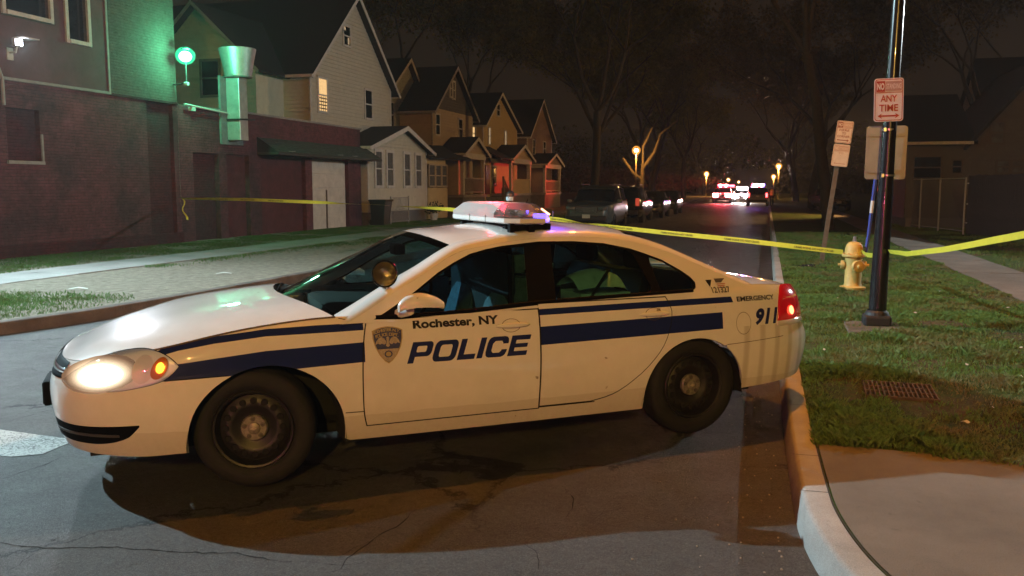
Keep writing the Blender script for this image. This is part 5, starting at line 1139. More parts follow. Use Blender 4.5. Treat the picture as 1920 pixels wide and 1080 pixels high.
# ---------------------------------------------------------------- wheels
def make_wheel(x, y, steer, sg):
    w = empty('wheel', (x, y*sg, .332), 0, car); w.rotation_euler = (0, 0, steer)
    R0, r0, hw = .332, .215, .112
    def out(mb):   # profile built with outer face towards -y; flip for the far side
        if sg > 0: mb.v = [(a, -b, c) for a, b, c in mb.v]
        return mb
    t = MB(); t.lathe([(r0, -.085), (r0+.01, -.100), (.255, -hw), (.295, -hw+.002), (.318, -.098), (.328, -.080), (R0, -.055), (R0, .055), (.328, .08), (.31, .10), (r0, .09)], 48, axis='y')
    out(t).build('tyre', M_RUBBER, w, 35)
    rm = MB(); rm.lathe([(.222, -.094), (.214, -.104), (.203, -.100), (.196, -.082), (.192, -.052), (.186, -.040), (.165, -.052), (.145, -.062), (.115, -.058), (.092, -.038), (.07, -.036), (.001, -.036)], 48, axis='y')
    rm.lathe([(.192, -.052), (.19, .08)], 32, axis='y')
    rim = out(rm).build('rim', M_STEEL, w, 40)
    for k in range(16):
        a = 2*math.pi*k/16; cx, cz = .152*math.cos(a), .152*math.sin(a)
        h = MB(); h.lathe([(.0005, -.0640), (.017, -.0640), (.0195, -.0615)], 12, c=(cx, 0, cz), axis='y'); out(h).build('vent_hole', M_VOID, rim)
    cp = MB(); cp.lathe([(.072, -.046), (.072, -.066), (.066, -.072), (.034, -.072), (.032, -.080), (.024, -.084), (.0005, -.084)], 32, axis='y'); cap_ = out(cp).build('hub_cap', M_CAP, w, 40)
    for k in range(5):
        a = 2*math.pi*k/5+.4; l = MB(); l.lathe([(.014, -.070), (.013, -.076), (.006, -.077), (.0005, -.074)], 8, c=(.052*math.cos(a), 0, .052*math.sin(a)), axis='y'); out(l).build('wheel_nut', mat('dark_nut', (.08, .07, .06), .5) if k == 0 and x == 0 and sg < 0 else bpy.data.materials['dark_nut'], cap_)
    bt = [(-.016, .004), (-.006, .004), (-.006, .008), (.006, .008), (.006, .004), (.016, .004), (.014, -.004), (.006, -.004), (.006, -.008), (-.006, -.008), (-.006, -.004), (-.018, -.004)]
    e = MB(); e.prism(bt, 'y', -.087, -.0835); out(e).build('cap_emblem', M_BG, cap_)
    return w
make_wheel(0, .775, R(-14), -1); make_wheel(0, .775, R(-14), 1); make_wheel(2.807, .765, 0, -1); make_wheel(2.807, .765, 0, 1)
# underbody, wheel wells
ub = MB(); ub.box(-.85, 3.45, -.60, .60, .20, .30); ub.box(3.45, 3.80, -.60, .60, .27, .34); ub.box(.50, 2.38, -.86, .86, .225, .31); ub.build('underbody', M_VOID, car)
for xc, a in ((.055, .425), (2.79, .383)):
    for sg in (-1, 1):
        ww = MB(); P = [[(xc+a*math.cos(R(t)), sg*yy, .25+a*1.02*math.sin(R(t))) for yy in (.60, .892)] for t in (range(-6, 187, 6) if xc < 1 else range(2, 179, 6))]
        ww.grid(P); ww.poly([(xc+a*math.cos(R(t)), sg*.60, .25+a*math.sin(R(t))) for t in range(0, 181, 10)]); ww.build('wheel_well', M_VOID, car)
# ---------------------------------------------------------------- light bar
LB = empty('light_bar', (0, 0, 0), 0, car)
def bar_ring(x0, x1, ye, z0, z1, ch=.10, inset_=.0):
    """plan outline with cut corners at both ends"""
    return [(x0+inset_, -ye+ch, z0), (x0+inset_, ye-ch, z0), (x0+ch*.7, ye-inset_, z0), (x1-ch*.7, ye-inset_, z0), (x1-inset_, ye-ch, z0), (x1-inset_, -ye+ch, z0), (x1-ch*.7, -ye+inset_, z0), (x0+ch*.7, -ye+inset_, z0)]
def bar_loft(name, lev, m, par, y0=None, y1=None, cap=True):
    mb = MB(); P = [bar_ring(1.585+i, 1.90-i, .62-i*1.6, z, z, .10, 0) for z, i in lev]; mb.grid(P, closed=True)
    if cap: mb.poly(P[-1]); mb.poly(P[0][::-1])
    o = mb.build(name, m, par, False); return o
def lens_mat():
    m, nt, N, L, b = nodes('scratched_clear_lightbar_lens'); N.remove(b)
    tc = N.new('ShaderNodeTexCoord'); wv = N.new('ShaderNodeTexWave'); wv.inputs['Scale'].default_value = 30; wv.bands_direction = 'Y'; L.new(tc.outputs['Object'], wv.inputs[0])
    bu = N.new('ShaderNodeBump'); bu.inputs['Strength'].default_value = .25; bu.inputs['Distance'].default_value = .01; L.new(wv.outputs['Fac'], bu.inputs['Height'])
    t = N.new('ShaderNodeBsdfTransparent'); t.inputs[0].default_value = (.8, .78, .76, 1)
    g = N.new('ShaderNodeBsdfGlossy'); g.inputs['Roughness'].default_value = .1; L.new(bu.outputs[0], g.inputs['Normal'])
    df = N.new('ShaderNodeBsdfDiffuse'); df.inputs[0].default_value = (.75, .73, .70, 1)
    sy = N.new('ShaderNodeSeparateXYZ'); L.new(tc.outputs['Object'], sy.inputs[0]); frost = mathn(N, L, 'ADD', .08, mathn(N, L, 'MULTIPLY', mathn(N, L, 'GREATER_THAN', sy.outputs[1], -.33), .46))
    m1 = N.new('ShaderNodeMixShader'); L.new(frost, m1.inputs[0]); L.new(t.outputs[0], m1.inputs[1]); L.new(df.outputs[0], m1.inputs[2])
    m2 = N.new('ShaderNodeMixShader'); m2.inputs[0].default_value = .14; L.new(m1.outputs[0], m2.inputs[1]); L.new(g.outputs[0], m2.inputs[2])
    L.new(m2.outputs[0], N['Material Output'].inputs[0]); return m
M_LBL = lens_mat()
bar_loft('bar_tray', [(1.412, .012), (1.420, 0), (1.446, 0)], mat('white_bar_tray', (.70, .69, .66), .4), LB)
bar_loft('lens', [(1.447, .002), (1.476, .002), (1.534, .055), (1.542, .080)], M_LBL, LB)
mb = MB(); mb.box(1.61, 1.63, -.50, .50, 1.443, 1.455); mb.box(1.86, 1.88, -.50, .50, 1.443, 1.455); mb.box(1.64, 1.85, -.46, .46, 1.442, 1.446); mb.build('deck_plate', M_CHROME, LB)
for i, y in enumerate((-.46, -.30, -.14, .02, .18, .34, .46)):
    rm_ = MB(); rm_.lathe([(.001, 0), (.03, .004), (.045, .02), (.050, .045)], 16, c=(1.735, y, 1.452)); rm_.build('rotator_reflector', M_CHROME, LB, True)
rl = MB(); rl.cbox(1.66, 1.76, .06, .20, 1.452, 1.490, .01); rl.build('red_lamp', glow('lit_red_lamp', (1, .05, .05), .8), LB)
rl = MB(); rl.cbox(1.64, 1.72, .30, .46, 1.452, 1.480, .01); rl.build('red_lamp', glow('dim_red_lamp', (1, .12, .12), .35), LB)
bl_ = MB(); bl_.cbox(1.80, 1.87, -.575, -.48, 1.448, 1.475, .008); bl_.build('blue_lamp', glow('lit_blue_lamp', (.16, .10, 1), 5), LB)
ab = MB(); ab.tube([(1.838, -.535, 1.508), (1.878, -.578, 1.470)], .0055, 8); ab.build('edge_tube', glow('lit_edge_tube', (1, .42, .22), 5), LB)
for y in (-.43, .43):
    ft = MB(); ft.cbox(1.62, 1.66, y-.03, y+.03, 1.375, 1.405, .006); ft.cbox(1.83, 1.87, y-.03, y+.03, 1.375, 1.405, .006); ft.build('bar_foot', M_DARK, LB)
ft = MB(); ft.box(1.60, 1.89, -.56, -.54, 1.365, 1.405); ft.cbox(1.60, 1.635, -.585, -.535, 1.350, 1.415, .006); ft.cbox(1.85, 1.885, -.585, -.535, 1.350, 1.415, .006); ft.box(1.72, 1.76, -.61, -.555, 1.33, 1.40); ft.build('bar_bracket', M_DARK, LB)
ft = MB(); ft.box(1.72, 1.76, .555, .61, 1.33, 1.40); ft.build('bar_bracket', M_DARK, LB)
for k in (-.18, .14):
    s_ = MB(); s_.box(1.583, 1.587, k, k+.006, 1.41, 1.46); s_.build('lens_joint', M_CAP, LB)
# roof aerials and the rear roof lamp
an = MB(); an.tube([(1.95, .10, 1.43), (2.01, .09, 1.56)], [.006, .003], 6); an.lathe([(.018, 1.425), (.018, 1.438), (.006, 1.446)], 12, c=(1.95, .10, 0)); an.build('aerial', M_DARK, car)
an = MB(); an.tube([(2.28, .25, 1.42), (2.28, .25, 1.47)], .004, 6); an.build('aerial', M_CHROME, car)
an = MB(); an.cbox(2.21, 2.26, .42, .47, 1.40, 1.437, .005); an.build('rear_lamp', glow('lit_blue_rear', (.05, .08, 1), 5), car)
an = MB(); an.cbox(2.21, 2.26, .472, .51, 1.40, 1.437, .005); an.build('rear_lamp', glow('lit_red_rear', (1, .08, .12), 4), car)
# ---------------------------------------------------------------- cabin
cb = empty('cabin', (0, 0, 0), 0, car)
mb = MB(); mb.cbox(.50, .98, -.70, .70, .62, .90, .06); mb.build('dashboard', M_INT, cb, 40)
mb = MB(); mb.box(.9, 3.1, -.74, .74, .32, .36); mb.build('floor_pan', M_INT, cb)
def seat(name, x, y, wd, bench=False):
    s_ = empty(name, (x, y, 0), 0, cb)
    sm_ = M_INT if bench else M_SEAT; b_ = MB(); b_.cbox(-.25, .27, -wd/2, wd/2, .40, .58, .05); b_.build('cushion', sm_, s_, 40)
    k = MB(); P = []
    for i in range(9):
        t = i/8; zz = .55+.52*t; xx = .24+.16*t; ww_ = wd/2*(1-.12*t*t)
        P.append([(xx-.06+.03*t, -ww_, zz), (xx-.085+.03*t, -ww_*.5, zz), (xx-.085+.03*t, ww_*.5, zz), (xx-.06+.03*t, ww_, zz), (xx+.07, ww_*.9, zz), (xx+.07, -ww_*.9, zz)])
    k.grid(P, closed=True); k.poly(P[-1]); k.poly(P[0][::-1]); k.build('backrest', sm_, s_, 50)
    for hy in ((0,) if not bench else (-.38, .38)):
        h_ = MB(); h_.cbox(.36, .46, hy-.12, hy+.12, 1.08, 1.22, .035); h_.build('headrest', sm_, s_, 40)
    return s_
seat('driver_seat', 1.30, -.37, .50); seat('passenger_seat', 1.30, .37, .50); seat('rear_bench', 2.22, 0, 1.25, True)
mb = MB(); mb.lathe([(.17, 0), (.185, .012), (.17, .024), (.158, .012), (.17, 0)], 28); sw = mb.build('steering_wheel', M_DARK, cb, True, loc=(1.06, -.37, .90)); sw.rotation_euler = (0, R(-62), 0)
mb = MB(); mb.box(1.60, 1.615, -.62, .62, .60, 1.22); mb.build('partition', mat('partition_mesh', (.02, .02, .022), .6), cb)
mb = MB(); mb.tube([(1.60, -.60, .6), (1.60, -.60, 1.10), (1.62, -.52, 1.24), (1.62, .52, 1.24), (1.60, .60, 1.10)], .02, 8); mb.build('partition_frame', M_DARK, cb, True)
bag = MB(); P = []
for i in range(9):
    t = i/8; xx = 2.07+.40*t; hh = .04+.13*math.sin(math.pi*min(1, .22+.62*t))
    P.append([(xx, -.62+.34*j/8, .93+hh*(math.sin(math.pi*(.12+.76*j/8)))-.06*(t > .9)) for j in range(9)])
bag.grid(P); bag.box(2.09, 2.46, -.61, -.30, .60, .95); bag.build('folded_sheet', mat('pale_blue_sheet', (.70, .88, .90), .9, var=.15, scale=12, bump=.6, bscale=14), cb, 40)
mb = MB(); mb.grid([[(2.13+.13*t, -.65, .93+.18*t), (2.16+.13*t, -.645, .93+.18*t)] for t in fr(0, 1, 6)]); mb.build('seat_belt', M_INT, cb)
mb = MB(); mb.cbox(.98, 1.06, -.08, .06, 1.20, 1.27, .015); mb.build('rear_view_mirror', M_INT, cb)
mb = MB(); mb.box(1.10, 1.12, -.10, .02, .95, 1.10); mb.box(1.02, 1.20, -.12, .04, .86, .95); mb.build('laptop_console', M_DARK, cb)
mb = MB(); mb.cbox(1.86, 1.90, -.60, -.52, 1.12, 1.16, .006); mb.build('seat_latch', mat('pale_latch', (.6, .7, .7), .3), cb)
# wipers
for (x0, y0, x1, y1) in ((.40, -.42, .36, .16), (.30, .12, .33, .55)):
    w_ = MB(); w_.tube([(x0-.06, y0, .945), (x0-.02, (y0*2+y1)/3, .985), (x1, y1, .975)], [.011, .009, .006], 6); w_.build('wiper', M_DARK, car, True)
# number plate at the tail
mb = MB(); mb.box(4.025, 4.035, -.16, .16, .74, .86); mb.build('rear_plate', mat('plate_white', (.6, .58, .5), .5), car)
ld = bpy.data.lights.new('bar_red_light', 'POINT'); ld.energy = 12; ld.color = (1, .04, .08); ld.shadow_soft_size = .06; lo = bpy.data.objects.new('bar_red_light', ld); link(lo, LB); lo.location = (1.74, .08, 1.58)
ld = bpy.data.lights.new('bar_blue_light', 'POINT'); ld.energy = 1.6; ld.color = (.12, .06, 1); ld.shadow_soft_size = .03; lo = bpy.data.objects.new('bar_blue_light', ld); link(lo, LB); lo.location = (1.92, -.54, 1.46)
# headlight beams
for sg in (-1, 1):
    ld = bpy.data.lights.new('headlight_beam', 'SPOT'); ld.energy = 700; ld.color = (1, .84, .64); ld.spot_size = R(70); ld.spot_blend = .8; ld.shadow_soft_size = .05
    lo = bpy.data.objects.new('headlight_beam', ld); link(lo, car); lo.location = (-1.04, .60*sg, .68); lo.rotation_euler = (R(80), 0, R(90))
# ---------------------------------------------------------------- street furniture on the right lawn
M_IRON = mat('glossy_black_pole', (.010, .009, .011), .24, coat=.3); M_BASE = mat('dull_black_base', (.016, .015, .017), .6)
M_ALU = mat('dull_sign_back', (.27, .25, .23), .5, .5, var=.15); M_STRAP = mat('steel_strap', (.62, .60, .58), .3, .9)
LP = thing('lamp_post', 'black street lamp post with parking sign beside the hydrant', 'lamp post', (1.19, 10.2, KZ))
s = MB(); s.tube([(1.19, 10.2, KZ+.05), (1.195, 10.2, .35), (1.225, 10.2, 2.1), (1.255, 10.2, 3.6), (1.34, 10.2, 8.4)], [.10, .092, .072, .064, .045], 24); wb(s, 'pole', M_IRON, LP, smooth=True)
s = MB(); s.cbox(1.05, 1.33, 10.06, 10.34, KZ+.01, KZ+.13, .025); s.lathe([(.13, KZ+.12), (.115, KZ+.16), (.095, KZ+.18)], 20, c=(1.19, 10.2, 0)); wb(s, 'pole_base', M_BASE, LP)
s = MB(); s.tube([(1.34, 10.2, 8.35), (1.25, 10.2, 8.75), (.95, 10.2, 8.95), (.45, 10.2, 9.0)], [.04, .035, .03, .03], 10); wb(s, 'lamp_arm', M_IRON, LP, smooth=True)
s = MB(); s.sphere((.30, 10.2, 9.0), .22, 16, 8, (1.5, .8, .35)); hd_ = wb(s, 'lamp_head', M_BASE, LP, smooth=True); s = MB(); s.sphere((.28, 10.2, 8.965), .16, 16, 8, (1.4, .8, .4)); wb(s, 'lamp_lens', glow('lit_sodium_lens', (1, .52, .16), 30), LP, hd_, smooth=True)
SOD = (1.0, .45, .10); SOD2 = (1.0, .31, .02)
ld = bpy.data.lights.new('sodium_light', 'POINT'); ld.energy = 2500; ld.color = SOD2; ld.shadow_soft_size = .09; lo = bpy.data.objects.new('sodium_light', ld); link(lo, LP); lo.location = (.28-1.19, 0, 8.85-KZ)
for z in (1.76, 2.24):
    s = MB(); s.lathe([(.078 if z < 2 else .072, z), (.079 if z < 2 else .073, z+.02)], 24, c=(1.225, 10.2, 0)); s.cbox(1.16, 1.19, 10.11, 10.13, z-.012, z+.03, .004); wb(s, 'strap', M_STRAP, LP)
slab_ = thing('lamp_footing', 'square concrete footing at the foot of the lamp post', 'concrete slab', (1.13, 9.92, KZ)); s = MB(); s.cbox(.86, 1.42, 9.62, 10.42, KZ-.05, KZ+.022, .015); wb(s, 'slab', mat('muddy_concrete', (.10, .085, .065), .9, var=.4, scale=7), slab_)
def sign_plate(root, x0, x1, z0, z1, y, m, r=.03, t=.004, name='plate', rz=0):
    mb = MB(); mb.prism(rrect(x0, x1, z0, z1, r), 'y', y, y+t); return wb(mb, name, m, root)
def sign_flat(root, par, bm, y, m, name):
    for v in bm.verts: v.co = Vector((v.co.x, y, v.co.y))
    mb = MB(); mb.bm(bm); return wb(mb, name, m, root, par)
M_SIGNW = mat('pink_lit_sign_white', (.95, .74, .86), .45, var=.05, scale=9); M_SIGNR = mat('sign_red', (.50, .018, .03), .45); M_SIGNRF = mat('faded_sign_red', (.62, .30, .32), .5, var=.15, scale=12)  # pink of the red lamps is put into the sign white
def arrow(x0, x1, z, h, both=True, right=True):
    a = h*.5; t = h*.16
    if both: return [(x0, z), (x0+h*.8, z+a), (x0+h*.65, z+t), (x1-h*.65, z+t), (x1-h*.8, z+a), (x1, z), (x1-h*.8, z-a), (x1-h*.65, z-t), (x0+h*.65, z-t), (x0+h*.8, z-a)]
    p = [(x0, z+t), (x1-h*.65, z+t), (x1-h*.8, z+a), (x1, z), (x1-h*.8, z-a), (x1-h*.65, z-t), (x0, z-t)]
    return p if right else [(x0+x1-q[0], q[1]) for q in p]
def parking_sign(root, x0, x1, z0, z1, y, lines, white, red, faded, kind, nsize=1.0):
    W, H = x1-x0, z1-z0; pl = sign_plate(root, x0, x1, z0, z1, y, white); yy = y-.0015
    b_ = poly_bm([rrect(x0+.03*W, x1-.03*W, z0+.02*H, z1-.02*H, .026), rrect(x0+.055*W, x1-.055*W, z0+.036*H, z1-.036*H, .022)]); sign_flat(root, pl, b_, yy, red, 'sign_border')
    sign_flat(root, pl, poly_bm([[(x0+.07*W, z1-.31*H), (x0+.37*W, z1-.31*H), (x0+.37*W, z1-.06*H), (x0+.07*W, z1-.06*H)]]), yy, red, 'no_panel')
    sign_flat(root, pl, poly_bm([[(x0+.38*W, z1-.30*H), (x0+.93*W, z1-.30*H), (x0+.93*W, z1-.07*H), (x0+.38*W, z1-.07*H)]]), yy, faded, 'standing_panel')
    sign_flat(root, pl, poly_bm([[(x0+.06*W, z1-.335*H), (x0+.94*W, z1-.335*H), (x0+.94*W, z1-.32*H), (x0+.06*W, z1-.32*H)]]), yy-.0004, red, 'rule')
    sign_flat(root, pl, bm_fit(text_bm('NO', .1, .004), x0+.10*W, x0+.345*W, z1-.265*H, z1-.105*H), yy-.0012, white, 'no_lettering')
    sign_flat(root, pl, bm_fit(text_bm('STANDING', .1, .002), x0+.41*W, x0+.91*W, z1-.245*H, z1-.125*H), yy-.0012, white if faded is not red else white, 'standing_lettering')
    for t, a0, a1, c0, c1 in lines: sign_flat(root, pl, bm_fit(text_bm(t, .1, .002), x0+a0*W, x0+a1*W, z0+c0*H, z0+c1*H), yy, red, 'sign_lettering')
    sign_flat(root, pl, poly_bm([arrow(x0+.13*W, x1-.13*W, z0+.13*H, .12*H, kind == 'both', kind == 'right')]), yy, red, 'arrow'); return pl
S1 = thing('parking_sign', 'pinkish no standing any time sign on the black lamp post', 'sign', (1.20, 10.07, 2.33)); S1.rotation_euler = (0, R(-1.5), R(4))
S1.location = (1.20, 10.09, 2.33)
S1w = S1.location.copy(); S1.location = (0, 0, 0)
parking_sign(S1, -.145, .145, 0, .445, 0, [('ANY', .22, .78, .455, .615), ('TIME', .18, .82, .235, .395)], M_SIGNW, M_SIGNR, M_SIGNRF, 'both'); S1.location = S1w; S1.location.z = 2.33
S2 = thing('traffic_sign', 'plain grey back of a sign strapped behind the lamp post', 'sign', (0, 0, 0)); s = MB(); s.prism(rrect(-.205, .205, 0, .57, .035), 'y', 0, .004); wb(s, 'plate', M_ALU, S2)
s = MB(); s.box(-.205, .205, -.012, 0, .07, .10); s.box(-.205, .205, -.012, 0, .46, .49); wb(s, 'stiffener', M_ALU, S2); S2.location = (1.215, 10.31, 1.73); S2.rotation_euler = (0, R(.5), R(-3))
P2 = thing('sign_post', 'leaning wooden sign post on the lawn carrying two parking signs', 'post', (1.12, 19.0, KZ)); s = MB(); s.cbox(-.045, .045, -.03, .03, -.1, 2.78, .006); s.build('post', mat('grey_weathered_post', (.15, .125, .095), .85, var=.3, scale=12), P2); P2.rotation_euler = (R(-1), R(6.5), 0)
M_SIGNA = mat('aged_sign_white', (.74, .62, .48), .45, var=.08, scale=9); M_SIGNB = mat('aged_sign_brown_red', (.34, .10, .05), .5, var=.2, scale=15); M_SIGNBF = mat('aged_sign_faint', (.60, .40, .28), .5)
S3 = thing('parking_sign', 'upper amber lit here to corner sign on the leaning post', 'sign', (0, 0, 0)); parking_sign(S3, -.155, .155, 0, .44, 0, [('HERE', .2, .8, .53, .63), ('TO', .38, .62, .39, .49), ('CORNER', .12, .88, .25, .35)], M_SIGNA, M_SIGNB, M_SIGNBF, 'right')
S3.location = (1.42, 18.93, 2.52); S3.rotation_euler = (0, R(6.5), 0)
S4 = thing('parking_sign', 'lower faded parking sign with left arrow on the leaning post', 'sign', (0, 0, 0)); parking_sign(S4, -.155, .155, 0, .44, 0, [('TO', .35, .65, .56, .64)], M_SIGNA, M_SIGNBF, M_SIGNBF, 'left'); S4.location = (1.37, 18.93, 2.06); S4.rotation_euler = (0, R(6.5), 0)
# hydrant
def hydrant_paint():
    m, nt, N, L, b = nodes('chipped_yellow_paint'); tc = N.new('ShaderNodeTexCoord'); o = tc.outputs['Object']; a = noise(N, L, o, 9, 5, .65); f = noise(N, L, o, 45, 4, .7)
    c = ramp(N, L, a, [(.3, (.52, .36, .10)), (.7, (.68, .50, .17))]); c = mixrgb(N, L, c, (.11, .055, .025), ramp(N, L, f, [(.64, 0.), (.70, .85)]))
    L.new(c, b.inputs['Base Color']); b.inputs['Roughness'].default_value = .55; bu = N.new('ShaderNodeBump'); bu.inputs['Strength'].default_value = .4; bu.inputs['Distance'].default_value = .01; L.new(f, bu.inputs['Height']); L.new(bu.outputs[0], b.inputs['Normal']); return m
HYS = 1.08; HY = thing('fire_hydrant', 'yellow fire hydrant with blue marker rod wrapped in tape', 'hydrant', (1.25, 13.7, KZ)); M_HY = hydrant_paint()
s = MB(); s.lathe([(.001, .02), (.155, .02), (.165, .035), (.165, .055), (.14, .065), (.115, .07), (.105, .10), (.103, .40), (.108, .44), (.108, .47)], 28); s.build('barrel', M_HY, HY, 40)
s = MB(); s.lathe([(.11, .47), (.145, .475), (.15, .49), (.145, .51), (.118, .515), (.115, .53), (.112, .58), (.098, .635), (.07, .672), (.03, .685), (.001, .686)], 28); s.build('bonnet', M_HY, HY, 40)
s = MB(); s.lathe([(.03, .68), (.03, .71), (.022, .713), (.022, .755), (.001, .757)], 5); s.build('operating_nut', M_STRAP, HY); s = MB(); s.lathe([(.001, -.03), (.165, -.03), (.165, .02), (.001, .02)], 24); s.build('ground_flange', mat('rusty_flange', (.05, .03, .02), .9), HY)
for k in range(8):
    a = 2*math.pi*k/8+.2; s = MB(); s.lathe([(.013, .505), (.013, .527), (.001, .527)], 6, c=(.132*math.cos(a), .132*math.sin(a), 0)); s.build('bolt', M_HY, HY)
def nozzle(name, ang, r, l, z):
    s = MB(); s.lathe([(r*.72, .08), (r*.72, l*.75), (r, l*.78), (r, l), (r*.9, l+.012), (r*.3, l+.014), (r*.28, l+.045), (.001, l+.046)], 18, axis='x'); 
    o = s.build(name, M_HY, HY, 40, loc=(0, 0, z)); o.rotation_euler = (0, 0, ang); return o
nozzle('side_nozzle', math.pi, .062, .145, .36); nozzle('side_nozzle', 0, .062, .145, .36); nozzle('pumper_nozzle', R(-70), .085, .150, .35)
s = MB(); s.tube([(.135, -.02, .50), (.165, -.02, .80), (.215, -.02, 1.55)], .020, 8); rod = s.build('marker_rod', mat('blue_rod', (.05, .08, .42), .4), HY)
for a, b_ in (((.134, -.02, .485), (.139, -.02, .54)), ((.185, -.02, 1.08), (.196, -.02, 1.25)), ):
    s = MB(); s.tube([a, b_], .0215, 8); s.build('reflective_band', mat('pale_band', (.65, .66, .68), .4) if 'pale_band' not in bpy.data.materials else bpy.data.materials['pale_band'], rod)
s = MB(); s.cbox(.10, .16, -.05, .01, .485, .50, .004); s.build('rod_clip', M_STRAP, rod)
HY.scale = (1.12, 1.12, 1.05)
# drain grate in the grass
DG = thing('drain_grate', 'rusty metal drain grate set in the bare lawn', 'grate', (.98, 6.93, KZ)); M_RUST = mat('rusty_iron', (.10, .06, .045), .8, var=.4, scale=25)
for i in range(16):
    s = MB(); s.cbox(-.235+i*.0315, -.235+i*.0315+.009, -.25, .25, .0, .022, .003); s.build('bar', M_RUST, DG)
for y in (-.25, -.08, .08, .25): s = MB(); s.box(-.24, .255, y-.008, y+.008, -.004, .018); s.build('cross_bar', M_RUST, DG)
s = MB(); s.box(-.24, .255, -.25, .25, -.004, .002); s.build('pit', M_VOID, DG); DG.rotation_euler = (0, 0, R(-3))
# litter
M_LIT = mat('pale_litter', (.55, .53, .48), .8)
rl = random.Random(4); spots = [(1.65, 8.0), (2.0, 6.6), (1.25, 6.0), (.55, 8.4), (.62, 10.6), (1.72, 11.2), (2.3, 9.0), (2.9, 12.0), (.95, 12.4), (2.4, 13.6), (1.5, 6.45), (1.95, 7.6), (.9, 5.75), (1.62, 5.8), (2.6, 16.0), (.8, 17.5), (1.6, 20.5), (2.05, 10.1)]
for i, (x, y) in enumerate(spots):
    o = tag(empty('litter', (x, y, KZ+.02), rl.uniform(0, 6)), 'small pale scrap of litter lying in the grass on the right', 'litter', 'scraps of litter on the right lawn'); s = MB(); w, h = rl.uniform(.012, .03), rl.uniform(.008, .016)
    s.add([(-w, -h, .01), (0, -h*1.2, .02), (w, -h, .012), (w*.9, h, .016), (0, h, .026), (-w*1.1, h*.8, .012)], [(0, 1, 4, 5), (1, 2, 3, 4)]); s.build('scrap', M_LIT, o)
for (x, y) in ((-9.7, 10.6), (-9.0, 13.2)):
    o = tag(empty('litter', (x, y, KZ+.01), .5), 'pale flattened wrapper on the dirt of the left verge' if y > 12 else 'pale paper scrap on the dirt near the left kerb', 'litter'); s = MB(); s.add([(-.13, -.03, .01), (0, -.035, .03), (.14, -.03, .01), (.13, .035, .012), (0, .03, .035), (-.13, .035, .01)], [(0, 1, 4, 5), (1, 2, 3, 4)]); s.build('scrap', M_LIT, o)
s = MB()
for i in range(90):
    a = rl.uniform(0, 6.28); r_ = rl.random()**.5; x, y = 1.0+.35*r_*math.cos(a), 17.6+.35*r_*math.sin(a)
    s.sphere((x, y, KZ+.015), rl.uniform(.02, .05), 6, 4, (1, 1, .4))
tag(s.build('soil_clods', mat('dark_soil', (.012, .010, .008), .95)), 'dark clump of soil at the foot of leaning sign post', 'soil', kind='stuff')
# pebbles and grit in the gutter
s = MB()
for i in range(90):
    y = 3.6+rl.random()**1.3*5; x = .12-abs(rl.gauss(0, .22)); q = rl.uniform(.003, .007); s.sphere((x, y, q*.5), q, 5, 3, (1, 1, .7))
tag(s.build('gutter_grit', mat('pale_grit', (.34, .31, .27), .9, var=.5, scale=90)), 'scattered grit and pebbles along the right gutter', 'grit', kind='stuff')
# ---------------------------------------------------------------- police tape
M_TAPE = mat('yellow_barrier_tape', (.82, .68, .06), .4, var=.10, scale=5); M_TPRINT = mat('tape_print', (.20, .17, .02), .5)
def tape(name, label, pts, wid, tw, text_at, flip=1):
    """ribbon along points with a twist angle per point (0 = upright) and printed words"""
    root = thing(name, label, 'tape', pts[0]); P = [Vector(p) for p in pts]; n = 60; cum = [0]
    for a, b_ in zip(P, P[1:]): cum.append(cum[-1]+(b_-a).length)
    def at(d):
        i = 0
        while i < len(P)-2 and d > cum[i+1]: i += 1
        t = (d-cum[i])/(cum[i+1]-cum[i]); p = P[i].lerp(P[i+1], t); ang = tw[i]+(tw[i+1]-tw[i])*t; u = (P[i+1]-P[i]).normalized(); side = u.cross(Vector((0, 0, 1))).normalized()
        return p, u, Vector((0, 0, 1))*math.cos(ang)+side*math.sin(ang), side*math.cos(ang)-Vector((0, 0, 1))*math.sin(ang)
    rows = []
    for i in range(n*2+1):
        p, u, v, s_ = at(cum[-1]*i/(n*2)); wv = s_*(.003*math.sin(i*.45)); rows.append([tuple(p-v*wid/2+wv), tuple(p+wv*1.3), tuple(p+v*wid/2+wv)])
    mb = MB(); mb.grid(rows); rb_ = wb(mb, 'ribbon', M_TAPE, root, smooth=True)
    for d0 in text_at:
        b_ = text_bm('CRIME SCENE DO NOT CROSS', wid*.55, .0012, 0, 1.05); bm_ = bm_bounds(b_); slice_bm(b_, .08, 0); mb = MB()
        for vtx in b_.verts:
            p, u, v, s_ = at(min(cum[-1], max(0, d0+vtx.co.x))); k = cum[-1]/(n*2); i = (d0+vtx.co.x)/k; q = p+v*(vtx.co.y-wid*.2)+s_*(.003*math.sin(i*.45)*1.2+flip*.006); vtx.co = q
        mb.bm(b_); wb(mb, 'tape_lettering', M_TPRINT, root, rb_)
    return root
T1 = tape('police_tape', 'long yellow police tape from the brick building corner to the yellow hydrant', [(-15.30, 20.66, 1.34), (-12.59, 19.5, 1.34), (-10.07, 18.43, 1.30), (-8.95, 17.96, 1.28), (-7.53, 17.36, 1.25), (-6.11, 16.76, 1.20), (-4.77, 16.19, 1.13), (-3.61, 15.7, 1.06), (-3.12, 15.49, 1.0), (-2.7, 15.31, .965), (-1.59, 14.84, .89), (-.28, 14.28, .81), (1.10, 13.70, .70)], .075,
          [1.1, .2, .1, 1.45, 1.5, .2, .1, .15, 1.2, .3, .1, .1, .3], [1.6+1.15*i for i in range(3)]+[10.2+1.15*i for i in range(7)], 1)
s = MB(); P = []
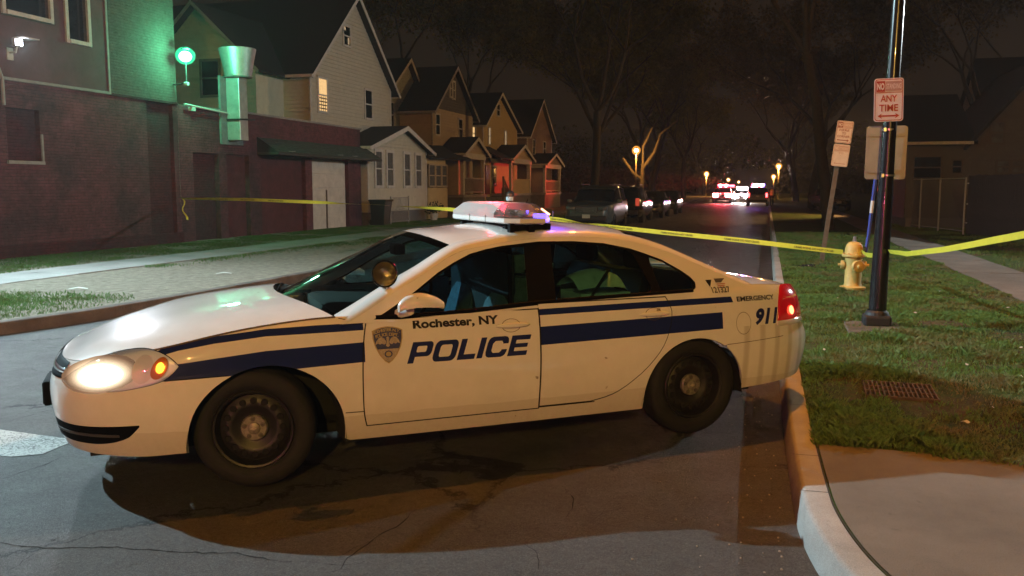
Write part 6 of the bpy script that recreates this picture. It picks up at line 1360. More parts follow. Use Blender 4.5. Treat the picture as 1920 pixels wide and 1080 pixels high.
for k in range(25):
    a = 2*math.pi*k/24; P.append([(1.25+.118*math.cos(a), 13.7+.118*math.sin(a), KZ+.535+.02*math.sin(a)), (1.25+.116*math.cos(a), 13.7+.116*math.sin(a), KZ+.565+.02*math.sin(a))])
s.grid(P); wb(s, 'wrap', M_TAPE, T1)
s = MB(); s.grid([[(-15.32+.03*math.sin(i), 20.66-.0+.02*i+.05*math.sin(i*1.3), 1.36-.085*i), (-15.30+.03*math.sin(i+1), 20.70+.02*i+.05*math.sin(i*1.3), 1.34-.085*i)] for i in range(8)]); wb(s, 'loose_end', M_TAPE, T1)
T2 = tape('police_tape', 'yellow police tape running from the lamp post to the right edge', [(1.27, 10.11, .965), (1.29, 9.0, 1.02), (1.35, 7.4, 1.175), (1.46, 5.75, 1.375), (1.62, 4.0, 1.58), (1.77, 2.6, 1.65)], .046, [.5, .1, .0, .0, .05, .1], [.9, 2.1, 3.3, 4.6], -1)
T3 = tape('police_tape', 'short yellow tape between hydrant and lamp post', [(1.35, 13.62, .72), (1.29, 12.4, .76), (1.24, 10.28, .90)], .06, [.3, .2, .3], [], 1)
# ---------------------------------------------------------------- simple road vehicles
def M_(n, *a, **k): return bpy.data.materials[n] if n in bpy.data.materials else mat(n, *a, **k)
M_TYRE2 = M_('parked_tyre', (.012, .012, .012), .85); M_RIM2 = M_('parked_rim', (.16, .16, .16), .4, .8); M_CGL = M_('dark_car_glass', (.012, .014, .016), .06, spec=.7)
def road_car(name, label, cat, loc, rz, kind, paint, head=None, tail=None, group=None, bar=None):
    """front of the car points to -x in its own frame; origin at the middle on the ground"""
    root = thing(name, label, cat, loc, rz, group)
    if kind == 'suv':
        L_, W, H, belt_, hood_z, nose = 4.7, .93, 1.72, 1.03, 1.02, .92
        prof = [(-2.35, .70, .70), (-2.30, .86, .86), (-2.15, .95, .95), (-1.2, 1.03, 1.05), (-1.0, 1.06, 1.10), (-.35, 1.08, 1.56), (0, 1.09, 1.66), (.6, 1.09, 1.70), (1.5, 1.09, 1.66), (2.02, 1.08, 1.58), (2.22, 1.06, 1.30), (2.31, 1.02, 1.02), (2.35, .8, .8)]
        gx = (-1.0, 2.24); pill = [(-.98, -.30, 0), (.45, .58, 1), (1.42, 1.56, 1), (2.02, 2.3, 0)]
    else:
        L_, W, H, belt_, hood_z, nose = 4.7, .90, 1.44, .92, .9, .7
        prof = [(-2.35, .58, .58), (-2.28, .72, .72), (-2.1, .80, .80), (-1.05, .93, .95), (-.85, .95, .99), (-.1, .97, 1.37), (.25, .97, 1.42), (.8, .97, 1.41), (1.2, .97, 1.33), (1.75, .98, 1.03), (1.95, .98, 1.01), (2.25, .96, .98), (2.33, .85, .85), (2.35, .7, .7)]
        gx = (-.85, 1.75); pill = [(-.84, -.05, 0), (.48, .58, 1), (1.2, 1.7, 0)]
    xs = []
    for a, b_ in zip(prof, prof[1:]):
        for k in range(3): xs.append(a[0]+(b_[0]-a[0])*k/3)
    xs.append(prof[-1][0]); rows = []; bx = [p[0] for p in prof]
    for x in xs:
        sh = smooth_tab(x, bx, [p[1] for p in prof]); tp = max(sh, smooth_tab(x, bx, [p[2] for p in prof])); e = max(0, (abs(x)-1.75)/.6); w = W*(1-.30*e**2.2); zb = .30+.10*e; gh = tp-sh > .03; wt = w*(.78 if gh else .80); wm = w*.985
        half = [(w*.90, zb-.05), (w*.985, zb+.08), (w, .55), (w*.995, .72 if sh > .8 else sh*.9), (wm, sh-.06), (wm*.965, sh)]
        half += [(wt+(wm*.96-wt)*.5, sh+(tp-sh)*.52), (wt+.02, tp-.07 if gh else tp), (wt*.92, tp-.01), (wt*.5, tp+.015), (0, tp+.02)]
        rows.append([(x, -d, z) for d, z in half]+[(x, d, z) for d, z in half[-2::-1]])
    mb = MB(); mb.grid(rows); n = len(rows[0])
    for fi in range(len(mb.f)):
        i, j = divmod(fi, n-1); xm = (xs[i]+xs[i+1])/2; jj = min(j, n-2-j)
        if gx[0] < xm < gx[1] and jj in (5, 6): mb.m[fi] = 1
        if jj in (7, 8, 9) and gx[0]+.02 < xm < pill[0][1]: mb.m[fi] = 1
        if jj in (7, 8, 9) and pill[-1][0] < xm < pill[-1][1]: mb.m[fi] = 1
        if jj in (5, 6) and any(a < xm < b_ for a, b_, s_ in pill if s_): mb.m[fi] = 2
    mb.poly(rows[0]); mb.poly(rows[-1][::-1]); mb.build('body', [paint, M_CGL, M_BASE], root, 35)
    sc = W/.9
    for x in (-1.42, 1.38):
        for sg in (-1, 1):
            wh = empty('wheel', (x, sg*(W-.11), .34), 0, root); t = MB(); t.lathe([(.21, -.11), (.30, -.118), (.335, -.08), (.34, 0), (.335, .08), (.30, .118), (.21, .11)], 24, axis='y'); t.build('tyre', M_TYRE2, wh, 40); r_ = MB(); r_.lathe([(.215, sg*.10), (.19, sg*.085), (.06, sg*.07), (.001, sg*.085)], 16, axis='y'); r_.build('rim', M_RIM2, wh, 40)
            a = MB(); a.lathe([(.001, sg*(W-.012)-sg*(W-.11)), (.39, sg*(W-.012)-sg*(W-.11))], 24, axis='y'); a.build('arch_shadow', M_VOID, wh)
    zl = .80 if kind == 'suv' else .66
    for sg in (-1, 1):
        h = MB(); q_ = .11 if head and head.name.startswith(('far', 'red')) else 0; h.cbox(-2.36-q_, -2.16, sg*.62-.17-q_, sg*.62+.17+q_, zl-.02-q_, zl+.11+q_, .03); h.build('headlight', head or M_('unlit_headlamp', (.12, .12, .12), .3, .2), root, 40)  # lit far headlamps are oversized, their glow put into the shape
        t = MB(); t.cbox(2.22, 2.345, sg*(W*.80)-.08, sg*(W*.80)+.08, zl+.0, zl+(.35 if kind == 'suv' else .16), .02); t.build('tail_light', tail or M_('unlit_tail_lamp', (.30, .015, .015), .2), root, 40)
        m_ = MB(); m_.cbox(-.78, -.66, sg*(W+.08)-.10, sg*(W+.08)+.10, belt_-.0, belt_+.14, .03); m_.build('wing_mirror', paint, root, 40)
    g = MB()
    for i in range(6): g.box(-2.365, -2.34, -.40, .40, zl-.10+i*.035, zl-.085+i*.035)
    g.build('grille', M_('grille_chrome', (.30, .30, .30), .3, .8), root); b_ = MB(); b_.box(-2.355, -2.335, -.42, .42, zl-.12, zl+.12); b_.build('grille_backing', M_BASE, root)
    for x, z in ((-2.41, .48), (2.37, .52)):
        bm_ = MB(); bm_.cbox(min(x, x*.96), max(x, x*.96), -W*.84, W*.84, z-.13, z+.09, .04); bm_.build('bumper', M_BASE if kind == 'suv' else paint, root, 40)
        p_ = MB(); p_.box(min(x*1.002, x*1.006), max(x*1.002, x*1.006), -.15, .15, z+.0 if x < 0 else .80, z+.14 if x < 0 else .94); p_.build('number_plate', M_('plate_dull', (.45, .42, .35), .5), root)
    if kind == 'suv':
        for sg in (-1, 1): q = MB(); q.tube([(-.2, sg*.66, 1.73), (0, sg*.66, 1.76), (1.5, sg*.66, 1.76), (1.75, sg*.66, 1.70)], .018, 6); q.build('roof_rail', M_RIM2, root, True)
    if bar:
        lb_ = MB(); lb_.cbox(.05, .38, -.58, .58, H+.02, H+.20, .03); lr = lb_.build('light_bar', M_('bar_shell', (.10, .10, .10), .3), root)
        for i, (c_, y) in enumerate(zip(bar, (-.46, -.28, -.1, .1, .28, .46))):
            e = MB(); e.cbox(-.0+.01, .42, y-.085, y+.085, H+.03, H+.22, .03); e.build('bar_lamp', c_, lr)
    return root
PG = M_('parked_grey_green_paint', (.10, .105, .095), .3, .3, coat=.4); PB = M_('parked_black_paint', (.014, .014, .016), .2, coat=.6); PK = M_('parked_dark_paint', (.022, .020, .022), .25, coat=.5); PW = M_('patrol_white_paint', (.55, .55, .55), .3, coat=.4)
HFRONT, HREAR = R(90), R(-90)     # nose towards us / away from us
road_car('parked_suv', 'grey green sport utility vehicle parked at left facing us', 'suv', (-6.55, 35.3, 0), HFRONT, 'suv', PG)
road_car('parked_suv', 'black sport utility vehicle parked behind the grey green one', 'suv', (-6.4, 42.6, 0), HREAR, 'suv', PB, tail=glow('tail_reflection_glow', (1, .12, .06), .5))  # tail lamps are unlit; their red reflection is drawn as emission
road_car('parked_car', 'dark car parked third in the row with white glint', 'car', (-6.2, 49.4, 0), HFRONT, 'sedan', PK, head=M_('unlit_headlamp', (.12, .12, .12), .3))
road_car('parked_car', 'dark car parked fourth and last in the left row', 'car', (-6.1, 56.0, 0), HFRONT, 'sedan', PB)
RED = glow('flashing_red', (1, .03, .05), 60); REDW = glow('flashing_red_white', (1, .45, .40), 80); WHT = glow('flashing_white', (1, .93, .90), 160); BLU = glow('flashing_blue', (.25, .16, 1), 25); HDW = glow('far_headlamp', (1, .92, .86), 220); TLR = glow('far_tail_lamp', (1, .05, .05), 14)
road_car('emergency_suv', 'red lit emergency vehicle facing us in the left lane far off', 'suv', (-4.4, 95, 0), HFRONT, 'suv', M_('red_rig_paint', (.30, .02, .02), .3, coat=.5), head=glow('red_headlamp', (1, .30, .30), 60), bar=[RED, REDW, RED, RED, REDW, RED])
road_car('oncoming_car', 'dazzling car with white headlights in the middle of the street', 'car', (-2.55, 99, 0), HFRONT, 'sedan', PW, head=HDW, bar=[WHT, RED, WHT, WHT, RED, WHT])
road_car('patrol_car', 'patrol car stopped ahead at right kerb with lights flashing', 'police car', (-.75, 81, 0), HREAR, 'suv', M_('patrol_grey', (.16, .15, .15), .3, coat=.4), tail=TLR, bar=[RED, REDW, WHT, RED, REDW, BLU])
road_car('emergency_van', 'small red lit vehicle behind the oncoming headlights', 'van', (-4.6, 118, 0), HFRONT, 'suv', PW, head=glow('far_head2', (1, .5, .4), 60), bar=[RED]*6)
road_car('parked_car', 'dark car parked on the right side beyond the tree', 'car', (4.0, 62, KZ), R(100), 'sedan', PK)
bc = road_car('patrol_car', 'patrol car with red roof lights behind the photographer', 'police car', (-2.6, -9.5, 0), R(70), 'suv', PW, bar=[glow('near_flashing_red', (1, .03, .06), 120)]*6)
ld = bpy.data.lights.new('red_bar_light', 'POINT'); ld.energy = 1100; ld.color = (1, .15, .40); ld.shadow_soft_size = .15; lo = bpy.data.objects.new('red_bar_light', ld); link(lo, bc); lo.location = (.2, 0, 2.0)
ld = bpy.data.lights.new('far_white_beam', 'SPOT'); ld.energy = 1800; ld.spot_size = R(50); ld.spot_blend = .6; ld.color = (1, .88, .84); ld.shadow_soft_size = .3; lo = tag(bpy.data.objects.new('far_white_beam', ld)); link(lo, [o for o in bpy.data.objects if o.name.startswith('oncoming_car')][0]); lo.location = (-2.7, 0, 1.0); lo.rotation_euler = (0, R(80), 0)
sv = [o for o in bpy.data.objects if o.name.startswith('emergency_suv')][0]
ld = bpy.data.lights.new('red_flash', 'SPOT'); ld.energy = 1500; ld.spot_size = R(50); ld.spot_blend = .6; ld.color = (1, .03, .05); ld.shadow_soft_size = .2; lo = bpy.data.objects.new('red_flash', ld); link(lo, sv); lo.location = (-2.6, 0, 2.0); lo.rotation_euler = (0, R(75), 0)
ld = bpy.data.lights.new('red_beacon', 'SPOT'); ld.energy = 42000; ld.color = (1, .05, .03); ld.spot_size = R(8.5); ld.spot_blend = .6; ld.shadow_soft_size = .1; lo = bpy.data.objects.new('red_beacon', ld); link(lo, sv); lo.location = (-.3, -.2, 2.3)
pv = [o for o in bpy.data.objects if o.name.startswith('patrol_car')][0]
# beam towards the porches (world direction)
tgt = Vector((-15.2, 58.5, 1.6)); src = sv.matrix_basis @ Vector((-.3, -.2, 2.3)); dr_ = (tgt-src).normalized(); lo.rotation_euler = (sv.rotation_euler.to_matrix().inverted() @ dr_).to_track_quat('-Z', 'Y').to_euler()
ld = bpy.data.lights.new('violet_flash', 'POINT'); ld.energy = 250; ld.color = (.35, .2, 1); ld.shadow_soft_size = .2; lo = bpy.data.objects.new('violet_flash', ld); link(lo, pv); lo.location = (.3, -.5, 2.1)
# ---------------------------------------------------------------- street lamps down the street
M_POST2 = M_('far_post', (.20, .16, .10), .7); M_BULB = glow('lit_far_bulb', (1, .80, .42), 9); M_HALO = glow('lit_far_globe', (1, .40, .06), .55); N_ = M_HALO.node_tree.nodes; ta = N_.new('ShaderNodeBsdfTransparent'); aa = N_.new('ShaderNodeAddShader'); M_HALO.node_tree.links.new([n for n in N_ if n.type == 'EMISSION'][0].outputs[0], aa.inputs[0]); M_HALO.node_tree.links.new(ta.outputs[0], aa.inputs[1]); M_HALO.node_tree.links.new(aa.outputs[0], N_['Material Output'].inputs[0])
def lamp(label, x, y, h, e=0, arm=0):
    o = thing('street_lamp', label, 'street lamp', (x, y, KZ), 0, 'lit lamps down the street'); s = MB(); s.tube([(0, 0, 0), (0, 0, h-.25)], [.07, .045], 10); s.lathe([(.12, 0), (.10, .3), (.07, .35)], 12); s.build('post', M_POST2, o, True)
    q = min(.55, .22+.0016*y); g = MB(); g.sphere((0, 0, h), q, 14, 10, (1, 1, 1.05)); gl = g.build('globe', M_HALO, o, True); g = MB(); g.sphere((0, 0, h), q*.52, 12, 8); g.build('bulb', M_BULB, gl, True); c = MB(); c.lathe([(.16, h+.14), (.08, h+.22), (.02, h+.28), (.001, h+.30)], 12); c.lathe([(.05, h-.27), (.10, h-.2), (.11, h-.12)], 12); c.build('cap', M_POST2, o)  # outer sphere is a see-through shell drawing the lamp's halo, wider with distance
    if e:
        ld = bpy.data.lights.new('globe_light', 'POINT'); ld.energy = e; ld.color = SOD; ld.shadow_soft_size = .2; lo = bpy.data.objects.new('globe_light', ld); link(lo, o); lo.location = (0, 0, h-q*.72); ld.shadow_soft_size = .1
lamp('nearest sodium lamp on the left before the forked lopped tree', -9.62, 67.5, 4.28, 1500)
lamp('second sodium lamp on the left above the red lit vehicle', -9.5, 147, 3.62, 3000)
lamp('third small lamp on the left behind the red lit vehicle', -9.5, 231, 3.35)
lamp('fourth tiny lamp on the left towards the vanishing point', -9.5, 318, 3.3)
lamp('higher of the two sodium lamps on the right', 1.35, 118, 4.15, 2500)
lamp('lower of the two sodium lamps on the right', 1.25, 192, 3.65, 2000)
# sodium lamp behind the camera and white lamp off to the right: both outside the picture
def tall_lamp(name, label, x, y, h, ax, ay, e, c, lens, aim=None):
    o = thing(name, label, 'lamp post', (x, y, KZ if x > 1 else 0)); s = MB(); s.tube([(0, 0, 0), (0, 0, h-.3)], [.10, .06], 14); s.tube([(0, 0, h-.35), (ax*.3, ay*.3, h), (ax, ay, h+.05)], .035, 8); s.build('pole', M_IRON, o, True)
    g = MB(); g.sphere((ax, ay, h+.02), .22, 14, 8, (1.2, 1.2, .4)); hd = g.build('lamp_head', M_BASE, o, True); g = MB(); g.sphere((ax, ay, h-.03), .15, 12, 8, (1.1, 1.1, .4)); g.build('lamp_lens', lens, hd, True)
    ld = bpy.data.lights.new(name+'_light', 'SPOT' if aim else 'POINT'); ld.energy = e; ld.color = c; ld.shadow_soft_size = .10; lo = bpy.data.objects.new(name+'_light', ld); link(lo, o); lo.location = (ax, ay, h-.14)
    if aim: ld.spot_size = R(104); ld.spot_blend = .35; lo.rotation_euler = Vector(aim).to_track_quat('-Z', 'Y').to_euler()
tall_lamp('sodium_street_lamp', 'sodium street lamp behind the photographer lighting the car side', 3.5, -11, 6.2, -1.2, .5, 5500, (1.0, .57, .11), bpy.data.materials['lit_sodium_lens'])
tall_lamp('white_street_lamp', 'white street lamp beyond the right edge of the picture', 14.9, 24.0, 6.6, -.5, -.3, 7500, (.88, .98, 1.0), glow('lit_white_lens', (.95, .97, 1), 40), (-.94, -.34, -.22))
tall_lamp('added_sodium_lamp', 'unseen sodium lamp added behind the grey house', 6.35, 49.5, 4.9, -.3, 0, 3600, (1, .55, .2), bpy.data.materials['lit_sodium_lens'], (-.95, -.05, -.3))  # added out of sight to warm the porches and the road
# ---------------------------------------------------------------- trees
def build_tubes(name, segs, m, root, n=7):
    """segs: list of (p0, p1, r0, r1) -> one joined mesh"""
    V = []; F = []
    for p0, p1, r0, r1 in segs:
        t = (p1-p0).normalized(); up = Vector((0, 0, 1)) if abs(t.z) < .9 else Vector((1, 0, 0)); a = t.cross(up).normalized(); b_ = a.cross(t); k0 = len(V)
        for p, r in ((p0, r0), (p1, r1)):
            for k in range(n): V.append(tuple(p+(a*math.cos(2*math.pi*k/n)+b_*math.sin(2*math.pi*k/n))*r))
        for k in range(n): F.append((k0+k, k0+(k+1) % n, k0+n+(k+1) % n, k0+n+k))
    me = bpy.data.meshes.new(name); me.from_pydata(V, [], F); me.materials.append(m); me.polygons.foreach_set('use_smooth', [True]*len(F)); return link(bpy.data.objects.new(name, me), root)
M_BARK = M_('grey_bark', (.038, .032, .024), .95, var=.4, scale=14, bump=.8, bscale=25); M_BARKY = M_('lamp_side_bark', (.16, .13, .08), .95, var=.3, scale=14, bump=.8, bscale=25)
def leaf_mat(name, c):
    m, nt, N, L, b = nodes(name); N.remove(b); tc = N.new('ShaderNodeTexCoord'); n = noise(N, L, tc.outputs['Object'], 1.2, 4, .7); c1 = ramp(N, L, n, [(.3, [x*.5 for x in c]), (.7, [x*1.4 for x in c])])
    d = N.new('ShaderNodeBsdfDiffuse'); t = N.new('ShaderNodeBsdfTranslucent'); L.new(c1, d.inputs[0]); L.new(c1, t.inputs[0]); mx = N.new('ShaderNodeMixShader'); mx.inputs[0].default_value = .35; L.new(d.outputs[0], mx.inputs[1]); L.new(t.outputs[0], mx.inputs[2]); L.new(mx.outputs[0], N['Material Output'].inputs[0]); return m
M_LEAF = leaf_mat('spring_leaf', (.13, .13, .04)); M_LEAFB = leaf_mat('budding_leaf', (.12, .095, .045))
def tree(name, label, x, y, H, r, seed, fork=.32, spread=.55, leaves=5000, lsize=.16, levels=5, mleaf=None, bark=None, group=None, lean=(0, 0)):
    root = thing(name, label, 'tree', (x, y, KZ), 0, group); rn = random.Random(seed); segs = []; tips = []
    def grow(p, d, l, rad, lev):
        n = 4 if lev < 2 else 3
        for i in range(n):
            d2 = (d+Vector((rn.gauss(0, .10), rn.gauss(0, .10), rn.gauss(0, .06)+.03))).normalized(); q = p+d2*(l/n); r2 = rad*(1-.32/n*(i+1)) if lev else rad*(1-.18*(i+1)/n)
            segs.append((p, q, rad*(1-.32/n*i) if lev else rad*(1-.18*i/n), r2)); p, d = q, d2
            if lev >= 3: tips.append((p, l))
        if lev >= levels: return
        k = rn.choice((2, 3, 3)) if lev else rn.choice((3, 4))
        for j in range(k):
            a = 2*math.pi*(j+rn.random()*.7)/k; sp = spread*(.7+.6*rn.random()); s_ = Vector((math.cos(a), math.sin(a), 0)); c = (d*math.cos(sp)+s_*math.sin(sp)); c.z += .10; grow(p, c.normalized(), l*(.62+.22*rn.random()), r2*(.62 if k > 2 else .7), lev+1)
    grow(Vector((0, 0, -.1)), Vector((lean[0], lean[1], 1)).normalized(), H*fork, r, 0)
    build_tubes('trunk', segs, bark or M_BARK, root)
    if leaves and tips:
        rg = np.random.default_rng(seed); ti = rg.integers(0, len(tips), leaves); C = np.array([tips[i][0][:] for i in ti]); C += rg.normal(0, 1, (leaves, 3))*np.array([.38, .38, .30])*H/14
        A = rg.normal(0, 1, (leaves, 3)); A /= np.linalg.norm(A, axis=1)[:, None]; B = rg.normal(0, 1, (leaves, 3)); B = np.cross(A, B); B /= np.linalg.norm(B, axis=1)[:, None]; s = lsize*(.5+rg.random((leaves, 1)))
        V = np.stack([C-A*s, C+B*s*.55, C+A*s, C-B*s*.55], 1).reshape(-1, 3).astype(np.float32); me = bpy.data.meshes.new('crown'); me.vertices.add(len(V)); me.vertices.foreach_set('co', V.ravel()); me.loops.add(leaves*4); me.loops.foreach_set('vertex_index', np.arange(leaves*4, dtype=np.int32)); me.polygons.add(leaves); me.polygons.foreach_set('loop_start', np.arange(leaves, dtype=np.int32)*4); me.polygons.foreach_set('loop_total', np.full(leaves, 4, np.int32)); me.update(); me.materials.append(mleaf or M_LEAF); link(bpy.data.objects.new('crown', me), root)
    return root
tree('street_tree', 'tall forked tree on the right verge behind the sign posts', 2.15, 33, 15, .21, 11, .42, .42, 5200, .10, 5, M_LEAFB)
tree('street_tree', 'wide leafy tree over the parked cars with a hidden trunk', -9.4, 49, 17, .26, 22, .34, .66, 90000, .10, 6, group='street trees')
tree('street_tree', 'leafy tree over the left houses nearest to us', -11.5, 60, 15, .30, 21, .34, .6, 60000, .11, 5, group='street trees')
tree('street_tree', 'leafy tree on the left side behind the forked lopped tree', -10.2, 84, 16, .32, 5, .34, .6, 50000, .13, 5, group='street trees')
tree('street_tree', 'bare trunked tree at the left kerb by the dark cars', -9.6, 76, 13, .30, 8, .36, .55, 20000, .11, 5, group='street trees')
tree('street_tree', 'large dark tree behind the white house gable', -24, 48, 17, .35, 31, .33, .6, 22000, .12, 5, group='street trees')
tree('street_tree', 'dark tree rising behind the yellow house', -22, 66, 18, .35, 41, .33, .6, 26000, .13, 5, group='street trees')
tree('street_tree', 'tree on the right side beyond the parked car', 3.2, 68, 15, .32, 51, .34, .6, 20000, .11, 5, M_LEAFB, group='street trees')
tree('street_tree', 'far tree on the right side before the lamps', 3.0, 98, 16, .34, 61, .33, .62, 22000, .14, 5, M_LEAFB, group='street trees')
tree('street_tree', 'far tree on the left side above the red lights', -10.5, 118, 17, .34, 71, .33, .62, 22000, .15, 5, group='street trees')
tree('street_tree', 'far tree closing the view on the left end of the street', -11, 165, 18, .36, 81, .33, .62, 18000, .18, 5, group='street trees')
tree('street_tree', 'far tree closing the view on the right end of the street', 4, 150, 18, .36, 91, .33, .62, 18000, .18, 5, M_LEAFB, group='street trees')
tree('street_tree', 'dim tree above the grey house on the right', 11, 52, 14, .3, 101, .33, .6, 16000, .10, 5, M_LEAFB, group='street trees')
# lopped tree lit by the nearest lamp
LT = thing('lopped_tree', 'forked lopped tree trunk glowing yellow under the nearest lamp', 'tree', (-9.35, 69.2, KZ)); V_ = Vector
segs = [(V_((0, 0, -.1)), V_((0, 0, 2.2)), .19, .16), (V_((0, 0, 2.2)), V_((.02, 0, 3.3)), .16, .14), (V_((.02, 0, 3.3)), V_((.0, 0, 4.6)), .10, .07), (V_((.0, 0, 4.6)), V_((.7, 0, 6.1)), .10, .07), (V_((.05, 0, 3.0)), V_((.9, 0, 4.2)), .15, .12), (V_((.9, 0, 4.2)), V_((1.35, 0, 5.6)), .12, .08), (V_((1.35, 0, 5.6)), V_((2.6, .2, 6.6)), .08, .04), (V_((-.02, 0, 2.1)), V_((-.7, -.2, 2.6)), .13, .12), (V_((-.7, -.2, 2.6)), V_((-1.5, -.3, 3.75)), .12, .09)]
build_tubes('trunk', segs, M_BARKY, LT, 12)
# far right houses, almost black
for nm, lbl, y in (('dark_house', 'dark house on the right side beyond the forked tree', 52), ('dark_house', 'dark house further along the right side', 80)):
    o = thing(nm, lbl, 'house', (14, y, KZ)); s = MB(); s.box(-3.5, 4, -4, 4, 0, 5); s.prism([(-4, 5), (4, 5), (0, 8)], 'x', -3.7, 4.2); s.build('walls', M_SIDD, o); s = MB(); slab(s, (-3.9, -4.4, 4.7), (4.3, -4.4, 4.7), (4.3, 0, 8.2), (-3.9, 0, 8.2), .1); slab(s, (-3.9, 4.4, 4.7), (4.3, 4.4, 4.7), (4.3, 0, 8.2), (-3.9, 0, 8.2), .1); s.build('roof', M_SHING, o)
    for yy in (-2.2, 1.4): s = MB(); s.box(-3.56, -3.5, yy, yy+.9, 1.2, 2.6); s.build('window', M_PANE, o)
# far wood closing the end of the street, one dark mass
rg = np.random.default_rng(77); nW = 60000; ph = rg.random(nW); C = np.stack([rg.uniform(-75, 70, nW), rg.uniform(225, 285, nW), KZ+rg.random(nW)**.8*(9+6*np.sin(ph*40))], 1); C[:, 2] *= .75+.5*np.abs(np.sin(C[:, 0]*.21)); sx = (np.abs(C[:, 0]+3.5) < 6) & (C[:, 2] < 7); C = C[~sx]; nW = len(C)
A_ = rg.normal(0, 1, (nW, 3)); A_ /= np.linalg.norm(A_, axis=1)[:, None]; B_ = np.cross(A_, rg.normal(0, 1, (nW, 3))); B_ /= np.linalg.norm(B_, axis=1)[:, None]; s_ = .35*(.5+rg.random((nW, 1)))
V = np.stack([C-A_*s_, C+B_*s_*.6, C+A_*s_, C-B_*s_*.6], 1).reshape(-1, 3).astype(np.float32); me = bpy.data.meshes.new('far_wood'); me.vertices.add(len(V)); me.vertices.foreach_set('co', V.ravel()); me.loops.add(nW*4); me.loops.foreach_set('vertex_index', np.arange(nW*4, dtype=np.int32)); me.polygons.add(nW); me.polygons.foreach_set('loop_start', np.arange(nW, dtype=np.int32)*4); me.polygons.foreach_set('loop_total', np.full(nW, 4, np.int32)); me.update(); me.materials.append(M_LEAF); tag(link(bpy.data.objects.new('far_wood', me)), 'dark far-off trees closing the end of the street', 'wood', kind='stuff')
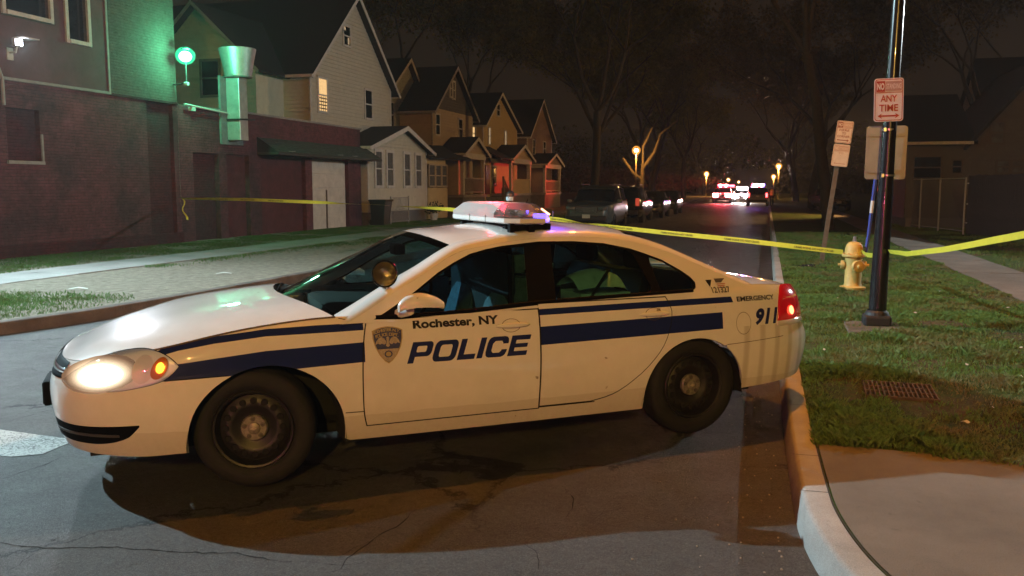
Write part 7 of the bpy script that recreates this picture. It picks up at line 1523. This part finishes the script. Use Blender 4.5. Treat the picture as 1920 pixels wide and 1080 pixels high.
# ---------------------------------------------------------------- people
def person(name, label, loc, rz, H, top, legs, skin, hair, mask=None, vest=None, arms='down'):
    root = thing(name, label, 'person', loc, rz); k = H/1.75
    # joints: x right, -y is the way the figure faces
    J = {'pel': (0, 0, .95), 'waist': (0, .0, 1.08), 'chest': (0, .0, 1.30), 'neck0': (0, .01, 1.46), 'neck1': (0, 0, 1.53), 'head0': (0, -.015, 1.60), 'head1': (0, -.01, 1.68), 'top': (0, .0, 1.735)}
    rad = {'pel': (.165, .12), 'waist': (.145, .11), 'chest': (.185, .125), 'neck0': (.085, .075), 'neck1': (.055, .058), 'head0': (.068, .080), 'head1': (.080, .098), 'top': (.055, .065)}
    E2_ = [('pel', 'waist'), ('waist', 'chest'), ('chest', 'neck0'), ('neck0', 'neck1'), ('neck1', 'head0'), ('head0', 'head1'), ('head1', 'top')]
    for s, n in ((-1, 'l'), (1, 'r')):
        J.update({n+'sh': (s*.185, .01, 1.42), n+'el': (s*.235, .03, 1.13), n+'wr': (s*.235, -.06, .88), n+'ha': (s*.228, -.09, .79), n+'hip': (s*.095, 0, .90), n+'kn': (s*.105, -.02+.03*s, .50), n+'an': (s*.11, .02+.05*s, .09), n+'to': (s*.125, -.12+.05*s, .045)})
        rad.update({n+'sh': (.072, .07), n+'el': (.050, .050), n+'wr': (.034, .036), n+'ha': (.036, .024), n+'hip': (.098, .10), n+'kn': (.068, .070), n+'an': (.050, .055), n+'to': (.045, .038)})
        E2_ += [('chest', n+'sh'), (n+'sh', n+'el'), (n+'el', n+'wr'), (n+'wr', n+'ha'), ('pel', n+'hip'), (n+'hip', n+'kn'), (n+'kn', n+'an'), (n+'an', n+'to')]
        for i, (dx, dy, ln) in enumerate(((-.022, -.01, .075), (-.008, -.012, .085), (.008, -.01, .080), (.022, -.006, .065))):
            b0 = J[n+'ha']; J[n+'f%d' % i] = (b0[0]+dx*1.1, b0[1]+dy-.01, b0[2]-.045); J[n+'g%d' % i] = (b0[0]+dx*1.2, b0[1]+dy-.03, b0[2]-.045-ln*.6); rad[n+'f%d' % i] = (.010, .010); rad[n+'g%d' % i] = (.008, .008); E2_ += [(n+'ha', n+'f%d' % i), (n+'f%d' % i, n+'g%d' % i)]
        b0 = J[n+'ha']; J[n+'t'] = (b0[0]-s*.035, b0[1]-.03, b0[2]-.01); rad[n+'t'] = (.011, .011); E2_.append((n+'ha', n+'t'))
    names = list(J); me = bpy.data.meshes.new('body'); me.from_pydata([tuple(c*k for c in J[n]) for n in names], [(names.index(a), names.index(b_)) for a, b_ in E2_], []); o = link(bpy.data.objects.new('body_tmp', me))
    md = o.modifiers.new('skin', 'SKIN'); md.use_smooth_shade = True; o.modifiers.new('sub', 'SUBSURF').levels = 2
    for i, n in enumerate(names):
        sv_ = me.skin_vertices[0].data[i]; sv_.radius = tuple(r*k for r in rad[n]); sv_.use_root = (n == 'pel')
    bpy.context.view_layer.update(); me2 = bpy.data.meshes.new_from_object(o.evaluated_get(bpy.context.evaluated_depsgraph_get())); bpy.data.objects.remove(o)
    me2.materials.clear()
    for m_ in (top, legs, skin, M_BASE): me2.materials.append(m_)
    for p in me2.polygons:
        c = p.center/k; p.material_index = 2 if c.z > 1.50 or (c.z < .86 and abs(c.x) > .185) else 3 if c.z < .10 else 1 if c.z < .98 else 0; p.use_smooth = True
    me2.name = 'body'; bo = link(bpy.data.objects.new('body', me2), root)
    h = MB(); h.sphere((0, .012*k, 1.685*k), .098*k, 16, 10, (.88, 1.05, .95)); h.v = [(x, y, z) if not (y < -.045*k and z < 1.70*k) else (x*.8, -.02*k, max(z, 1.70*k)) for x, y, z in h.v]; h.v = [(x, y, max(z, 1.62*k)) for x, y, z in h.v]; h.build('hair', hair, root, True)
    for s in (-1, 1):
        e = MB(); e.sphere((s*.032*k, -.100*k, 1.655*k), .011*k, 8, 6); e.build('eye', M_('eye_dark', (.02, .015, .01), .2), root, True); e = MB(); e.sphere((s*.083*k, .0, 1.64*k), .024*k, 8, 6, (.35, .8, 1.2)); e.build('ear', skin, root, True)
    n_ = MB(); n_.add([(0, -.128*k, 1.615*k), (-.016*k, -.098*k, 1.612*k), (.016*k, -.098*k, 1.612*k), (0, -.102*k, 1.665*k)], [(0, 1, 3), (0, 3, 2), (0, 2, 1)]); n_.build('nose', skin, root)
    if mask:
        P = []
        for i in range(7):
            a = R(-72+24*i); P.append([(.092*math.sin(a)*k, (-.108*math.cos(a)-.012*math.cos(a)*(j == 1)+.004)*k, (1.552+.043*j*1.0)*k) for j in range(3)])
        m2 = MB(); m2.grid(P); m2.build('face_mask', mask, root, True)
    else: q = MB(); q.cbox(-.024*k, .024*k, -.106*k, -.096*k, 1.582*k, 1.592*k, .003); q.build('mouth', M_('lip', (.20, .07, .06), .5), root)
    if vest:
        P = [[(math.sin(R(a))*w*k, -math.cos(R(a))*d_*k, z*k) for a in range(0, 360, 20)] for z, w, d_ in ((.93, .205, .165), (1.08, .19, .15), (1.22, .205, .155), (1.38, .195, .145), (1.45, .14, .11))]; q = MB(); q.grid(P, closed=True); vv = q.build('vest', vest, root, True)
        for z, w, d_ in ((1.02, .20, .162), (1.2, .208, .160)):
            q = MB(); q.grid([[(math.sin(R(a))*w*k, -math.cos(R(a))*d_*k, zz*k) for a in range(0, 360, 20)] for zz in (z, z+.05)], closed=True); q.build('reflective_stripe', M_('reflective_tape', (.7, .7, .66), .4), vv, True)
    return root
SK1 = M_('brown_skin', (.16, .085, .055), .55); SK2 = M_('light_skin', (.45, .28, .20), .55)
person('person', 'person in dark clothes and pale face mask standing behind the light bar', (-4.93, 17.0, 0), R(-10), 1.555, M_('dark_jacket', (.02, .02, .025), .8), M_('dark_trousers', (.02, .02, .024), .85), SK1, M_('black_hair', (.012, .010, .009), .6), mask=M_('pale_face_mask', (.62, .72, .78), .7))
person('person', 'distant officer in yellow vest beside the stopped patrol car', (.42, 79.3, 0), R(180), 1.78, M_('navy_uniform', (.02, .022, .04), .8), M_('navy_uniform', (.02, .022, .04), .8), SK2, bpy.data.materials['black_hair'], vest=M_('hi_vis_vest', (.55, .60, .08), .6))
# small flat caps of light far off: parked car with violet lamps on the right
# ---------------------------------------------------------------- haze added to mimic bloom round the lamps
hz = MB(); hz.box(-80, 60, -30, 320, -1.2, 22); hzm = bpy.data.materials.new('bloom_haze'); hzm.use_nodes = True; hn = hzm.node_tree.nodes; hn.clear()
pv_ = hn.new('ShaderNodeVolumePrincipled'); pv_.inputs['Color'].default_value = (.9, .9, .9, 1); pv_.inputs['Density'].default_value = .0007; pv_.inputs['Anisotropy'].default_value = .55
ho = hn.new('ShaderNodeOutputMaterial'); hzm.node_tree.links.new(pv_.outputs[0], ho.inputs['Volume'])
tag(hz.build('haze', hzm), kind='stuff')
cy.volume_bounces = 0
